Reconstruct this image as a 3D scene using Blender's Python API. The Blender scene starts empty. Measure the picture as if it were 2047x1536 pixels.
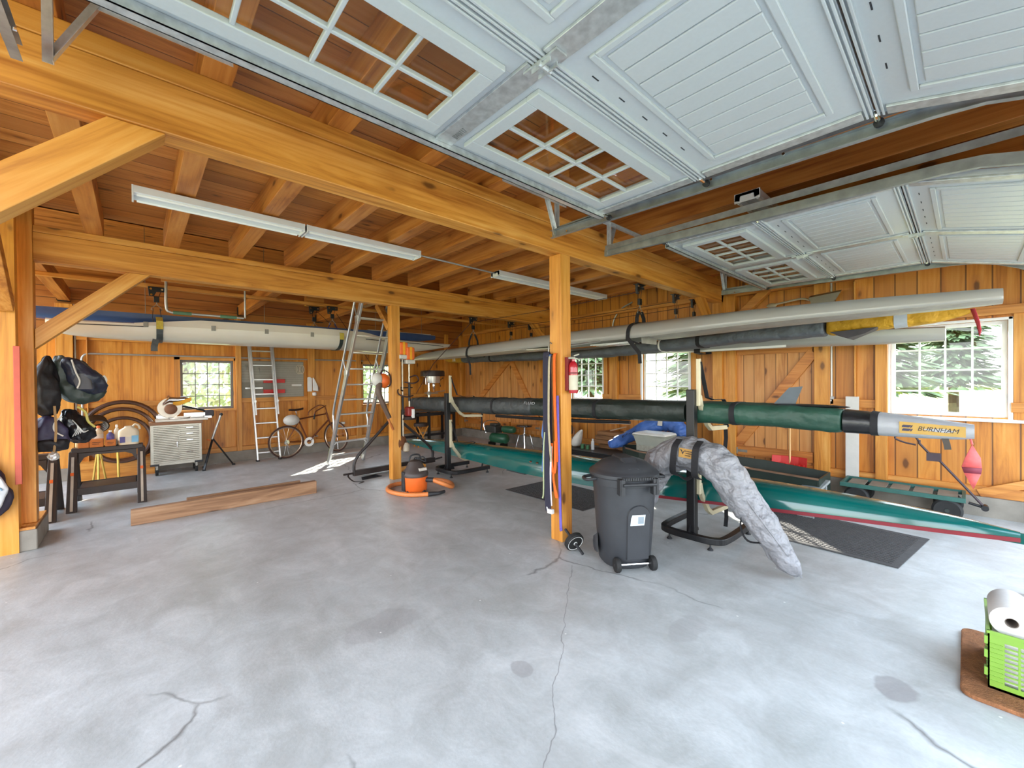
import bpy, bmesh, math, random
from mathutils import Vector, Matrix
R = math.radians
random.seed(7)
sc = bpy.context.scene
C = sc.collection
PI = math.pi

# ------------------------------------------------------------------ camera
CAM_H = 1.6
def cam_axes(yaw, pitch, roll):
    d = Vector((math.sin(yaw)*math.cos(pitch), math.cos(yaw)*math.cos(pitch), math.sin(pitch)))
    r = Vector((math.cos(yaw), -math.sin(yaw), 0)); u = r.cross(d)
    c, s = math.cos(roll), math.sin(roll)
    return c*r + s*u, -s*r + c*u, d
_r, _u, _d = cam_axes(R(42.36), R(-.43), R(-.495))
cd = bpy.data.cameras.new('camera'); cam = bpy.data.objects.new('camera', cd); C.objects.link(cam)
cam.matrix_world = Matrix(((_r.x, _u.x, -_d.x, 0), (_r.y, _u.y, -_d.y, 0), (_r.z, _u.z, -_d.z, CAM_H), (0, 0, 0, 1)))
cd.sensor_width = 36; cd.lens = 36*827.3/2047; cd.clip_start = .02; cd.clip_end = 400
sc.camera = cam

# ------------------------------------------------------------------ light
w = bpy.data.worlds.new('sky'); sc.world = w; w.use_nodes = True
wn = w.node_tree.nodes; wl = w.node_tree.links
bg = wn['Background']
tc = wn.new('ShaderNodeTexCoord'); sx = wn.new('ShaderNodeSeparateXYZ'); rp = wn.new('ShaderNodeValToRGB')
wl.new(tc.outputs['Generated'], sx.inputs[0]); wl.new(sx.outputs['Z'], rp.inputs[0]); wl.new(rp.outputs[0], bg.inputs[0])
rp.color_ramp.elements[0].position = 0; rp.color_ramp.elements[0].color = (1, 1, 1, 1)
rp.color_ramp.elements[1].position = .6; rp.color_ramp.elements[1].color = (.62, .8, 1, 1)
bg.inputs[1].default_value = 5.2
sd = bpy.data.lights.new('sun', 'SUN'); sun = bpy.data.objects.new('sun', sd); C.objects.link(sun)
sd.energy = 22; sd.angle = R(.6); sd.color = (1, .93, .82)
sun.rotation_euler = Vector((-1.18, -1.21, -1)).to_track_quat('-Z', 'Y').to_euler(); sun.location = (12, 12, 12)
sc.view_settings.view_transform = 'Standard'; sc.view_settings.look = 'None'
sc.view_settings.gamma = 1; sc.view_settings.use_curve_mapping = False
sc.view_settings.exposure = .55
sc.cycles.use_denoising = True
sc.cycles.max_bounces = 10; sc.cycles.diffuse_bounces = 7; sc.cycles.sample_clamp_indirect = 12
sc.cycles.caustics_reflective = False; sc.cycles.caustics_refractive = False
# portals in the open garage doors and the left side opened for light (they only guide the sky's rays)
def portal(loc, rot, sx_, sy_):
    l = bpy.data.lights.new('daylight_portal', 'AREA'); l.shape = 'RECTANGLE'; l.size = sx_; l.size_y = sy_
    o = bpy.data.objects.new('daylight_portal', l); o.location = loc; o.rotation_euler = rot; C.objects.link(o)
    l.cycles.is_portal = True
# ------------------------------------------------------------------ materials
MATS = {}
def lin(c):
    return tuple(((x/255)/12.92 if x/255 <= .04045 else (((x/255)+.055)/1.055)**2.4) for x in c)
class NT:
    def __init__(s, name):
        m = bpy.data.materials.new(name); m.use_nodes = True; s.m = m; s.t = m.node_tree; s.p = s.t.nodes['Principled BSDF']
    def n(s, typ, **kw):
        nd = s.t.nodes.new('ShaderNode'+typ)
        for k, v in kw.items():
            if k.startswith('i'): nd.inputs[int(k[1:])].default_value = v
            else: setattr(nd, k, v)
        return nd
    def l(s, a, b): s.t.links.new(a, b)
    def mth(s, op, a, b=None, c=None):
        nd = s.n('Math', operation=op)
        for i, x in enumerate((a, b, c)):
            if x is None: continue
            if isinstance(x, (int, float)): nd.inputs[i].default_value = x
            else: s.l(x, nd.inputs[i])
        return nd.outputs[0]
    def mix(s, f, a, b, blend='MIX'):
        nd = s.n('Mix', data_type='RGBA', blend_type=blend)
        for i, x in ((0, f), (6, a), (7, b)):
            if isinstance(x, (int, float)): nd.inputs[i].default_value = x
            elif isinstance(x, tuple): nd.inputs[i].default_value = x+(1,) if len(x) == 3 else x
            else: s.l(x, nd.inputs[i])
        return nd.outputs[2]
    def ramp(s, f, *stops):
        nd = s.n('ValToRGB'); e = nd.color_ramp.elements
        while len(e) < len(stops): e.new(.5)
        for el, (p, c) in zip(e, stops): el.position = p; el.color = (c if isinstance(c, tuple) else (c,)*3)+(1,)
        s.l(f, nd.inputs[0]); return nd.outputs[0]
    def bump(s, h, st=.3, dist=.01):
        b = s.n('Bump'); b.inputs['Strength'].default_value = st; b.inputs['Distance'].default_value = dist
        s.l(h, b.inputs['Height']); s.l(b.outputs[0], s.p.inputs['Normal'])
def M(name, col, rough=.5, metal=0, var=.12, sc_=9, bump=0, bsc=None, bdist=.004, spec=None, alpha=None, trans=None, coat=0):
    """plain procedural material: base colour broken up by noise"""
    if name in MATS: return MATS[name]
    t = NT(name); c = lin(col)
    g = t.n('TexCoord'); nz = t.n('TexNoise', i2=sc_, i3=4)
    t.l(g.outputs['Object'], nz.inputs['Vector'])
    a = tuple(max(0, x*(1-var)) for x in c); b = tuple(min(1, x*(1+var)) for x in c)
    col_ = t.ramp(nz.outputs[0], (.3, a), (.7, b)); t.l(col_, t.p.inputs['Base Color'])
    t.p.inputs['Roughness'].default_value = rough; t.p.inputs['Metallic'].default_value = metal
    if spec is not None: t.p.inputs['Specular IOR Level'].default_value = spec
    if coat: t.p.inputs['Coat Weight'].default_value = coat; t.p.inputs['Coat Roughness'].default_value = .08
    if alpha is not None: t.p.inputs['Alpha'].default_value = alpha
    if trans: t.p.inputs['Transmission Weight'].default_value = trans
    if bump:
        n2 = t.n('TexNoise', i2=bsc or sc_*4, i3=3); t.l(g.outputs['Object'], n2.inputs['Vector']); t.bump(n2.outputs[0], bump, bdist)
    MATS[name] = t.m; return t.m
def wood(name, base, dark, light, axis='X', plank=None, pw=.19, rough=.45, knots=True, seam=.024, rot=0):
    """timber with grain along axis; plank = axis across which boards repeat"""
    if name in MATS: return MATS[name]
    t = NT(name); base, dark, light = lin(base), lin(dark), lin(light)
    geo = t.n('NewGeometry'); pos = geo.outputs['Position']
    if rot:
        vr = t.n('VectorRotate', rotation_type='Y_AXIS'); vr.inputs['Angle'].default_value = rot; t.l(pos, vr.inputs['Vector']); pos = vr.outputs[0]
    sep = t.n('SeparateXYZ'); t.l(pos, sep.inputs[0])
    off = None
    if plank:
        q = t.mth('DIVIDE', sep.outputs[plank], pw); fl = t.mth('FLOOR', q); fr = t.mth('FRACT', q)
        wnz = t.n('TexWhiteNoise', noise_dimensions='1D'); t.l(fl, wnz.inputs['W']); off = wnz.outputs['Value']
    def mapped(sg, sa):
        mp = t.n('Mapping'); v = [sa, sa, sa]; v['XYZ'.index(axis)] = sg; mp.inputs['Scale'].default_value = v
        if off is not None:
            cb = t.n('CombineXYZ'); o7 = t.mth('MULTIPLY', off, 37.)
            for i in range(3): t.l(o7, cb.inputs[i])
            ad = t.n('VectorMath', operation='ADD'); t.l(pos, ad.inputs[0]); t.l(cb.outputs[0], ad.inputs[1]); t.l(ad.outputs[0], mp.inputs[0])
        else: t.l(pos, mp.inputs[0])
        return mp.outputs[0]
    n1 = t.n('TexNoise', i2=1, i3=5, i4=.6); n1.inputs['Distortion'].default_value = 1.4; t.l(mapped(.55, 7), n1.inputs['Vector'])
    n2 = t.n('TexNoise', i2=1, i3=4); t.l(mapped(.9, 45), n2.inputs['Vector'])
    f = t.mth('ADD', t.mth('MULTIPLY', n1.outputs[0], .7), t.mth('MULTIPLY', n2.outputs[0], .3))
    col = t.ramp(f, (.34, dark), (.5, base), (.68, light))
    if plank:
        col = t.mix(t.mth('MULTIPLY', off, .7), col, dark); col = t.mix(t.mth('MULTIPLY', t.mth('POWER', off, 3.), .35), col, light)
    if knots:
        vo = t.n('TexVoronoi', i2=1); mp2 = mapped(2.1, 5.0); t.l(mp2, vo.inputs['Vector'])
        nn = t.n('TexNoise', i2=14, i3=2); t.l(pos, nn.inputs['Vector'])
        ds = t.mth('ADD', vo.outputs['Distance'], t.mth('MULTIPLY', nn.outputs[0], .08))
        cs = t.n('SeparateColor'); t.l(vo.outputs['Color'], cs.inputs[0])
        keep = t.mth('GREATER_THAN', cs.outputs[0], .36)
        k = t.mth('MULTIPLY', t.ramp(ds, (.13, 1.), (.2, 0.)), keep)
        kr = t.mth('MULTIPLY', t.ramp(ds, (.2, 1.), (.4, 0.)), t.mth('MULTIPLY', keep, .4))
        col = t.mix(kr, col, dark); col = t.mix(t.mth('MULTIPLY', k, .85), col, tuple(x*.28 for x in dark))
    h = n2.outputs[0]
    if plank:
        edge = t.mth('MINIMUM', fr, t.mth('SUBTRACT', 1., fr)); sm = t.ramp(edge, (0., 1.), (seam, .85), (seam*1.8, 0.))
        col = t.mix(t.mth('MULTIPLY', sm, .9), col, tuple(x*.25 for x in dark))
        h = t.mth('SUBTRACT', t.mth('MULTIPLY', n2.outputs[0], .15), sm)
    t.l(col, t.p.inputs['Base Color']); t.p.inputs['Roughness'].default_value = rough
    t.bump(h, .25 if plank else .12, .006)
    MATS[name] = t.m; return t.m

# ------------------------------------------------------------------ mesh builder
class MB:
    def __init__(s): s.v = []; s.f = []; s.mi = []; s.cur = 0
    def add(s, vs, fs):
        b = len(s.v); s.v += [tuple(x) for x in vs]; s.f += [tuple(b+i for i in f) for f in fs]; s.mi += [s.cur]*len(fs); return s
    def box(s, x0, y0, z0, x1, y1, z1):
        x0, x1 = min(x0, x1), max(x0, x1); y0, y1 = min(y0, y1), max(y0, y1); z0, z1 = min(z0, z1), max(z0, z1)
        return s.add([(x0,y0,z0),(x1,y0,z0),(x1,y1,z0),(x0,y1,z0),(x0,y0,z1),(x1,y0,z1),(x1,y1,z1),(x0,y1,z1)],
                     [(0,3,2,1),(4,5,6,7),(0,1,5,4),(1,2,6,5),(2,3,7,6),(3,0,4,7)])
    def bar(s, p, q, w, h, up=(0, 0, 1), t=1):
        """box along p->q, w across, h along up; t = width factor at q"""
        p, q = Vector(p), Vector(q); d = (q-p).normalized(); up = Vector(up)
        if abs(d.dot(up)) > .99: up = Vector((1, 0, 0)) if abs(d.x) < .9 else Vector((0, 1, 0))
        a = d.cross(up).normalized(); b = a.cross(d).normalized()
        vs = []
        for c, k in ((p, 1), (q, t)):
            for sx_, sy_ in ((-1,-1),(1,-1),(1,1),(-1,1)): vs.append(c + a*(w/2*sx_*k) + b*(h/2*sy_*k))
        return s.add(vs, [(0,3,2,1),(4,5,6,7),(0,1,5,4),(1,2,6,5),(2,3,7,6),(3,0,4,7)])
    def rings(s, rs, caps=True, closed=False):
        n = len(rs[0]); vs = [p for r in rs for p in r]; fs = []; m = len(rs)
        for i in range(m if closed else m-1):
            for j in range(n):
                k = (i+1) % m; fs.append((i*n+j, i*n+(j+1) % n, k*n+(j+1) % n, k*n+j))
        if caps and not closed: fs += [tuple(reversed(range(n))), tuple((m-1)*n+j for j in range(n))]
        return s.add(vs, fs)
    def tube(s, pts, r, n=8, closed=False, caps=True, flat=1.):
        pts = [Vector(p) for p in pts]; m = len(pts); rs = []
        rad = r if isinstance(r, (list, tuple)) else [r]*m
        tg = []
        for i in range(m):
            a = pts[(i-1) % m] if (closed or i > 0) else pts[i]; b = pts[(i+1) % m] if (closed or i < m-1) else pts[i]
            tg.append((b-a).normalized() if (b-a).length > 1e-9 else Vector((0, 0, 1)))
        up = Vector((0, 0, 1)) if abs(tg[0].z) < .9 else Vector((1, 0, 0))
        a = tg[0].cross(up).normalized()
        for i in range(m):
            a = (a - tg[i]*a.dot(tg[i])); a = a.normalized() if a.length > 1e-6 else tg[i].orthogonal().normalized()
            b = tg[i].cross(a)
            rs.append([pts[i] + (a*math.cos(2*PI*k/n) + b*math.sin(2*PI*k/n)*flat)*rad[i] for k in range(n)])
        return s.rings(rs, caps, closed)
    def cyl(s, p, q, r, n=16, r2=None): return s.tube([p, q], [r, r if r2 is None else r2], n)
    def lathe(s, prof, c=(0, 0, 0), axis=(0, 0, 1), n=24, sx=1, sy=1, caps=True):
        ax = Vector(axis).normalized(); a = ax.orthogonal().normalized() if abs(ax.z) < .99 else Vector((1, 0, 0)); b = ax.cross(a); c = Vector(c)
        return s.rings([[c + ax*z + a*(r*sx*math.cos(2*PI*k/n)) + b*(r*sy*math.sin(2*PI*k/n)) for k in range(n)] for r, z in prof], caps)
    def sphere(s, c, rx, ry=None, rz=None, n=16, m=10):
        ry = ry or rx; rz = rz or rx; c = Vector(c)
        return s.rings([[c + Vector((rx*math.sin(t)*math.cos(2*PI*k/n), ry*math.sin(t)*math.sin(2*PI*k/n), -rz*math.cos(t))) for k in range(n)]
                        for t in [PI*(.02+.96*i/m) for i in range(m+1)]])
    def prism(s, poly, o, ax, ay, az, d):
        """2D polygon in the plane (ax, ay) at o, extruded d along az"""
        o, ax, ay, az = Vector(o), Vector(ax), Vector(ay), Vector(az); n = len(poly)
        vs = [o+ax*x+ay*y for x, y in poly] + [o+ax*x+ay*y+az*d for x, y in poly]
        return s.add(vs, [tuple(reversed(range(n))), tuple(range(n, 2*n))] + [(i, (i+1) % n, n+(i+1) % n, n+i) for i in range(n)])
    def strap(s, pts, w, wid, th=.004):
        """flat webbing along pts; wid = width direction (vector or list)"""
        pts = [Vector(p) for p in pts]; m = len(pts); rs = []
        for i, p in enumerate(pts):
            d = (pts[min(i+1, m-1)]-pts[max(i-1, 0)]).normalized()
            wd = Vector(wid[i] if isinstance(wid, list) else wid); wd = (wd - d*wd.dot(d)).normalized(); nn = d.cross(wd)
            rs.append([p+wd*w/2+nn*th/2, p-wd*w/2+nn*th/2, p-wd*w/2-nn*th/2, p+wd*w/2-nn*th/2])
        return s.rings(rs)
    def build(s, name, mat, parent=None, smooth=False, bev=0, sub=0, origin=None):
        me = bpy.data.meshes.new(name)
        if parent is not None:
            q = Vector(parent.get('_o', (0, 0, 0)))
        elif origin is not None: q = Vector(origin)
        else:
            xs = [v[0] for v in s.v]; ys = [v[1] for v in s.v]; zs = [v[2] for v in s.v]
            q = Vector(((min(xs)+max(xs))/2, (min(ys)+max(ys))/2, min(zs)))
        me.from_pydata([Vector(v)-q for v in s.v], [], s.f); me.update()
        for mt in (mat if isinstance(mat, (list, tuple)) else [mat]): me.materials.append(mt)
        bm = bmesh.new(); bm.from_mesh(me); bm.faces.ensure_lookup_table()
        for f_, i in zip(bm.faces, s.mi): f_.material_index = i; f_.smooth = bool(smooth)
        bmesh.ops.recalc_face_normals(bm, faces=bm.faces); bm.to_mesh(me); bm.free()
        o = bpy.data.objects.new(name, me); C.objects.link(o)
        if parent is not None: o.parent = parent
        else: o.location = q
        o['_o'] = tuple(q)
        if bev:
            b = o.modifiers.new('bevel', 'BEVEL'); b.width = bev; b.segments = 2; b.limit_method = 'ANGLE'; b.angle_limit = R(40)
        if sub:
            b = o.modifiers.new('sub', 'SUBSURF'); b.levels = sub; b.render_levels = sub
        if smooth and not sub:
            for p_ in me.polygons: p_.use_smooth = True
            if smooth != 'all': me.set_sharp_from_angle(angle=R(38))
        return o
def thing(name, label, cat, loc, group=None):
    o = bpy.data.objects.new(name, None); C.objects.link(o); o.location = loc; o['_o'] = tuple(loc); o.empty_display_size = .1
    return tag(o, label, cat, group)
def tag(o, label, cat, group=None, kind=None):
    if label: o['label'] = label
    if cat: o['category'] = cat
    if group: o['group'] = group
    if kind: o['kind'] = kind
    return o
def struct(o): o['kind'] = 'structure'; return o
def dup(root, loc, label=None, rotz=None):
    r = root.copy(); C.objects.link(r); r.location = loc
    if rotz is not None: r.rotation_euler = (0, 0, rotz)
    if label: r['label'] = label
    for ch in list(root.children):
        c = ch.copy(); C.objects.link(c); c.parent = r
        for g in ch.children:
            d = g.copy(); C.objects.link(d); d.parent = c
    return r
_tex = {}
def crumple(o, st, size, levels=2):
    """folds in cloth: subdivide, then push along the normals by clouds noise"""
    k_ = round(size, 3)
    if k_ not in _tex: tx = bpy.data.textures.new('cloth_folds', 'CLOUDS'); tx.noise_scale = size; tx.noise_depth = 2; _tex[k_] = tx
    if not any(m_.type == 'SUBSURF' for m_ in o.modifiers): m_ = o.modifiers.new('sub', 'SUBSURF'); m_.levels = levels; m_.render_levels = levels
    m_ = o.modifiers.new('folds', 'DISPLACE'); m_.texture = _tex[k_]; m_.strength = st; m_.mid_level = .5; m_.texture_coords = 'LOCAL'; return o
def arc(c, r, a0, a1, n, ax=(1, 0, 0), ay=(0, 0, 1)):
    c, ax, ay = Vector(c), Vector(ax), Vector(ay)
    return [c + ax*(r*math.cos(R(a0+(a1-a0)*i/n))) + ay*(r*math.sin(R(a0+(a1-a0)*i/n))) for i in range(n+1)]
def bez(pts, n=8):
    """smooth path through pts (Catmull-Rom)"""
    p = [Vector(x) for x in pts]; p = [p[0]*2-p[1]] + p + [p[-1]*2-p[-2]]; out = []
    for i in range(1, len(p)-2):
        for k in range(n):
            t = k/n; out.append(.5*((2*p[i]) + (p[i+1]-p[i-1])*t + (2*p[i-1]-5*p[i]+4*p[i+1]-p[i+2])*t*t + (3*p[i]-p[i-1]-3*p[i+1]+p[i+2])*t**3))
    return out + [p[-2]]
_font = {}
def text(s, name, body, mat, parent, o, ax, ay, size, shear=0, ext=.0006, width=None):
    """lettering as real thin geometry, centred at o in the plane (ax right, ay up)"""
    cu = bpy.data.curves.new('letters', 'FONT'); cu.body = body; cu.size = size; cu.extrude = ext; cu.align_x = 'CENTER'; cu.align_y = 'CENTER'; cu.shear = shear
    tmp = bpy.data.objects.new('letters', cu); C.objects.link(tmp); dg = bpy.context.evaluated_depsgraph_get()
    me = bpy.data.meshes.new_from_object(tmp.evaluated_get(dg)); bpy.data.objects.remove(tmp)
    ax, ay = Vector(ax).normalized(), Vector(ay).normalized(); az = ax.cross(ay); k = 1
    if width and len(me.vertices):
        xs = [v.co.x for v in me.vertices]; k = width/(max(xs)-min(xs))
    q = Vector(parent.get('_o', (0, 0, 0))); o = Vector(o)
    for v in me.vertices: v.co = o + ax*(v.co.x*k) + ay*v.co.y + az*v.co.z - q
    me.materials.clear(); me.materials.append(mat); ob = bpy.data.objects.new(name, me); C.objects.link(ob); ob.parent = parent; ob['_o'] = tuple(q)
    return ob
# ------------------------------------------------------------------ shared materials
WX = wood('pine_along_x', (206, 139, 56), (162, 95, 28), (224, 167, 88), 'X')
WY = wood('pine_along_y', (200, 132, 56), (154, 88, 28), (218, 160, 86), 'Y')
WZ = wood('pine_along_z', (206, 139, 54), (164, 97, 28), (224, 166, 86), 'Z')
WALLX = wood('pine_boards_back', (204, 132, 42), (154, 84, 18), (222, 158, 70), 'Z', 0, .205)
WALLY = wood('pine_boards_right', (206, 134, 47), (156, 88, 22), (222, 160, 76), 'Z', 1, .205)
WALLH = wood('pine_boards_level', (180, 112, 48), (134, 74, 26), (200, 136, 70), 'X', 2, .19)
CEIL = wood('pine_ceiling_boards', (192, 124, 54), (140, 76, 26), (210, 148, 78), 'X', 1, .23, seam=.012)
JOIST = wood('pine_joist', (188, 118, 50), (142, 76, 26), (208, 144, 74), 'Y')
DOORW = wood('pine_door_boards', (212, 150, 82), (172, 106, 48), (228, 176, 112), 'Z', 1, .15)
STAINS = ((2.85, .26, .13, .10, .5), (1.57, 1.67, .06, .08, .35), (1.2, 2.6, .25, .16, .22), (2.6, 1.2, .16, .1, .18))
CRACK = -.21
def concrete(name, a, b, c_):
    t = NT(name); g = t.n('NewGeometry'); pos = g.outputs['Position']
    n1 = t.n('TexNoise', i2=.55, i3=6, i4=.62); t.l(pos, n1.inputs['Vector'])
    n2 = t.n('TexNoise', i2=3.2, i3=6, i4=.65); n2.inputs['Distortion'].default_value = .8; t.l(pos, n2.inputs['Vector'])
    n3 = t.n('TexNoise', i2=46, i3=4); t.l(pos, n3.inputs['Vector'])
    f = t.mth('ADD', t.mth('MULTIPLY', n1.outputs[0], .5), t.mth('ADD', t.mth('MULTIPLY', n2.outputs[0], .4), t.mth('MULTIPLY', n3.outputs[0], .1)))
    col = t.ramp(f, (.36, lin(a)), (.5, lin(b)), (.63, lin(c_)))
    # worn darker zones, trowel smears
    n4 = t.n('TexNoise', i2=.8, i3=3, i4=.5); mp = t.n('Mapping'); mp.inputs['Location'].default_value = (3.7, 1.3, 0); t.l(pos, mp.inputs[0]); t.l(mp.outputs[0], n4.inputs['Vector'])
    col = t.mix(t.ramp(n4.outputs[0], (.5, 0.), (.8, .4)), col, lin((142, 136, 126)))
    n6 = t.n('TexNoise', i2=2.6, i3=5, i4=.6); n6.inputs['Distortion'].default_value = 1.6; mp6 = t.n('Mapping'); mp6.inputs['Scale'].default_value = (1, .4, 1); mp6.inputs['Rotation'].default_value = (0, 0, .7); t.l(pos, mp6.inputs[0]); t.l(mp6.outputs[0], n6.inputs['Vector'])
    col = t.mix(t.ramp(n6.outputs[0], (.5, 0.), (.9, .4)), col, lin((132, 124, 118)))
    col = t.mix(t.ramp(n6.outputs[0], (.15, .5), (.45, 0.)), col, lin((220, 220, 220)))
    nb = t.n('TexNoise', i2=4.5, i3=3); t.l(pos, nb.inputs['Vector'])
    for (sx_, sy_, rx, ry, k_) in STAINS:   # spilled stains with outlines of their own
        m1 = t.n('Mapping'); m1.inputs['Location'].default_value = (-sx_/rx, -sy_/ry, 0); m1.inputs['Scale'].default_value = (1/rx, 1/ry, 0); t.l(pos, m1.inputs[0])
        ln = t.n('VectorMath', operation='LENGTH'); t.l(m1.outputs[0], ln.inputs[0]); d_ = t.mth('ADD', ln.outputs['Value'], t.mth('MULTIPLY', t.mth('SUBTRACT', nb.outputs[0], .5), 1.3))
        col = t.mix(t.ramp(d_, (.85, k_), (1., 0.)), col, lin((122, 114, 116)))
    sp = t.n('SeparateXYZ'); t.l(pos, sp.inputs[0])   # one long hairline crack across the slab
    ln_ = t.mth('ADD', t.mth('MULTIPLY', sp.outputs[0], .591), t.mth('MULTIPLY', sp.outputs[1], -.807)); wig = t.mth('MULTIPLY', t.mth('SUBTRACT', nb.outputs[0], .5), .10)
    dl = t.mth('ABSOLUTE', t.mth('SUBTRACT', t.mth('ADD', ln_, wig), CRACK))
    col = t.mix(t.mth('MULTIPLY', t.ramp(dl, (0., .75), (.004, 0.)), t.mth('LESS_THAN', sp.outputs[1], 2.3)), col, lin((104, 102, 102)))
    # hairline cracks: Voronoi borders, broken up
    ns = t.n('TexNoise', i2=2.2, i3=4); t.l(pos, ns.inputs['Vector'])
    va = t.n('VectorMath', operation='MULTIPLY_ADD'); t.l(ns.outputs['Color'], va.inputs[0]); va.inputs[1].default_value = (.35, .35, 0); t.l(pos, va.inputs[2])
    vo = t.n('TexVoronoi', feature='DISTANCE_TO_EDGE', i2=.28); t.l(va.outputs[0], vo.inputs['Vector'])
    n5 = t.n('TexNoise', i2=.7); t.l(pos, n5.inputs['Vector'])
    ck = t.mth('MULTIPLY', t.ramp(vo.outputs['Distance'], (0., 1.), (.0016, 0.)), t.ramp(n5.outputs[0], (.5, 0.), (.56, .75)))
    col = t.mix(ck, col, lin((92, 90, 88)))
    # pale specks
    v2 = t.n('TexVoronoi', i2=7); t.l(pos, v2.inputs['Vector']); cs = t.n('SeparateColor'); t.l(v2.outputs['Color'], cs.inputs[0])
    col = t.mix(t.mth('MULTIPLY', t.ramp(v2.outputs['Distance'], (.03, 1.), (.06, 0.)), t.mth('GREATER_THAN', cs.outputs[0], .8)), col, lin((226, 226, 222)))
    t.l(col, t.p.inputs['Base Color'])
    rr = t.mth('ADD', t.mth('MULTIPLY', n1.outputs[0], .16), .29); t.l(rr, t.p.inputs['Roughness'])
    t.p.inputs['Specular IOR Level'].default_value = .45
    t.bump(t.mth('ADD', n3.outputs[0], t.mth('MULTIPLY', n2.outputs[0], 1.5)), .16, .006)
    return t.m
FLOOR = concrete('concrete_floor', (158, 160, 158), (180, 183, 183), (202, 205, 206))
CURB = M('concrete_curb', (138, 132, 122), .85, var=.16, sc_=6, bump=.3, bsc=60)
WHITE = M('white_door_enamel', (184, 189, 190), .32, var=.02, sc_=60, bump=.08, bsc=180, bdist=.001)
GALV = M('galvanised_steel', (196, 200, 200), .38, .6, var=.18, sc_=26)
GALVD = M('galvanised_track', (150, 156, 158), .4, .6, var=.2, sc_=12)
ALU = M('aluminium', (204, 204, 202), .34, .85, var=.06, sc_=14)
BLACK = M('black_steel', (24, 24, 26), .42, .2, var=.2)
BLACKM = M('black_plastic', (40, 41, 44), .55, var=.15, sc_=20)
WPLA = M('white_plastic', (228, 228, 224), .4, var=.03)
WINW = M('white_window_paint', (232, 234, 232), .4, var=.03)
WIND = M('backlit_window_bars', (110, 112, 114), .5, var=.05)  # backlight shade of the back windows' bars put into this grey
CHROME = M('chrome', (222, 222, 222), .12, 1, var=.04)
PIPE = M('grey_conduit', (176, 176, 172), .4, .6, var=.08)
RUBBER = M('black_rubber', (28, 28, 28), .75, var=.2, sc_=30)
def glass_mat():
    m = bpy.data.materials.new('window_glass'); m.use_nodes = True; t = m.node_tree; t.nodes.remove(t.nodes['Principled BSDF'])
    tr = t.nodes.new('ShaderNodeBsdfTransparent'); gl = t.nodes.new('ShaderNodeBsdfGlossy'); gl.inputs['Roughness'].default_value = .02
    fr = t.nodes.new('ShaderNodeLayerWeight'); fr.inputs[0].default_value = .5
    pw_ = t.nodes.new('ShaderNodeMath'); pw_.operation = 'POWER'; pw_.inputs[1].default_value = 4; t.links.new(fr.outputs['Facing'], pw_.inputs[0])
    ml_ = t.nodes.new('ShaderNodeMath'); ml_.operation = 'MULTIPLY_ADD'; ml_.inputs[1].default_value = .35; ml_.inputs[2].default_value = .03; t.links.new(pw_.outputs[0], ml_.inputs[0])
    nz = t.nodes.new('ShaderNodeTexNoise'); nz.inputs['Scale'].default_value = 3; rp_ = t.nodes.new('ShaderNodeValToRGB')
    rp_.color_ramp.elements[0].color = (.94, .96, .95, 1); rp_.color_ramp.elements[1].color = (.98, .99, .99, 1)
    t.links.new(nz.outputs[0], rp_.inputs[0]); t.links.new(rp_.outputs[0], tr.inputs[0])
    mx = t.nodes.new('ShaderNodeMixShader'); t.links.new(ml_.outputs[0], mx.inputs[0]); t.links.new(tr.outputs[0], mx.inputs[1]); t.links.new(gl.outputs[0], mx.inputs[2])
    t.links.new(mx.outputs[0], t.nodes['Material Output'].inputs[0]); return m
GLASS = glass_mat()
WDA = wood('pine_brace_rising', (206, 139, 56), (162, 95, 28), (224, 167, 88), 'X', rot=PI/4)
WDB = wood('pine_brace_falling', (206, 139, 56), (162, 95, 28), (224, 167, 88), 'X', rot=-PI/4)
XR, YB, YD = 7.25, 10.15, -.95            # right wall, back wall, garage-door wall
ZB, ZJ, ZC = 2.85, 3.21, 3.43             # beam underside, joist underside, ceiling boards

# ------------------------------------------------------------------ shell
b = MB(); b.box(-6, -3.0, -.2, XR+.15, YB+.15, 0); struct(b.build('floor', FLOOR))
b = MB(); b.box(-3.2, YD, ZC, XR+.15, 6.42, ZC+.08); b.box(-3.2, 6.38, ZC, XR+.15, 6.42, 4.15)
struct(b.build('ceiling', CEIL))
b = MB(); b.box(-2.2, 6.42, 4.1, XR+.15, YB+.15, 4.18); struct(b.build('ceiling_rear_bay', CEIL))
WIN_R = [(5.12, 5.96, 1.18, 2.25), (3.29, 4.20, 1.18, 2.25), (-.32, .66, 1.13, 2.24)]
WIN_B = [(.645, 1.505, 1.09, 2.06), (4.2, 5.04, 1.05, 2.05)]
def wall_with_holes(a0, a1, z0, z1, holes, mk):
    b = MB(); cur = a0
    for h0, h1, g0, g1 in sorted(holes):
        mk(b, cur, h0, z0, z1); mk(b, h0, h1, z0, g0); mk(b, h0, h1, g1, z1); cur = h1
    mk(b, cur, a1, z0, z1); return b
b = wall_with_holes(YD-.15, YB+.15, .22, 4.15, WIN_R, lambda b, a0, a1, z0, z1: b.box(XR, a0, z0, XR+.15, a1, z1)); struct(b.build('wall_right', WALLY))
b = wall_with_holes(-2.2, XR, .21, 2.42, WIN_B, lambda b, a0, a1, z0, z1: b.box(a0, YB, z0, a1, YB+.15, z1)); struct(b.build('wall_back', WALLX))
b = MB(); b.box(-2.2, YB-.02, 2.42, XR, YB+.15, 3.36); b.box(-2.2, YB, 3.40, XR, YB+.15, 4.15); struct(b.build('wall_back_upper', WALLH))
b = MB(); b.box(-2.2, YB-.07, 3.36, XR, YB+.02, 3.40); struct(b.build('trim_1', WX))
b = MB(); b.box(-2.2, 10.06, 0, XR+.15, YB+.15, .21); struct(b.build('baseboard_back', CURB))
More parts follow.
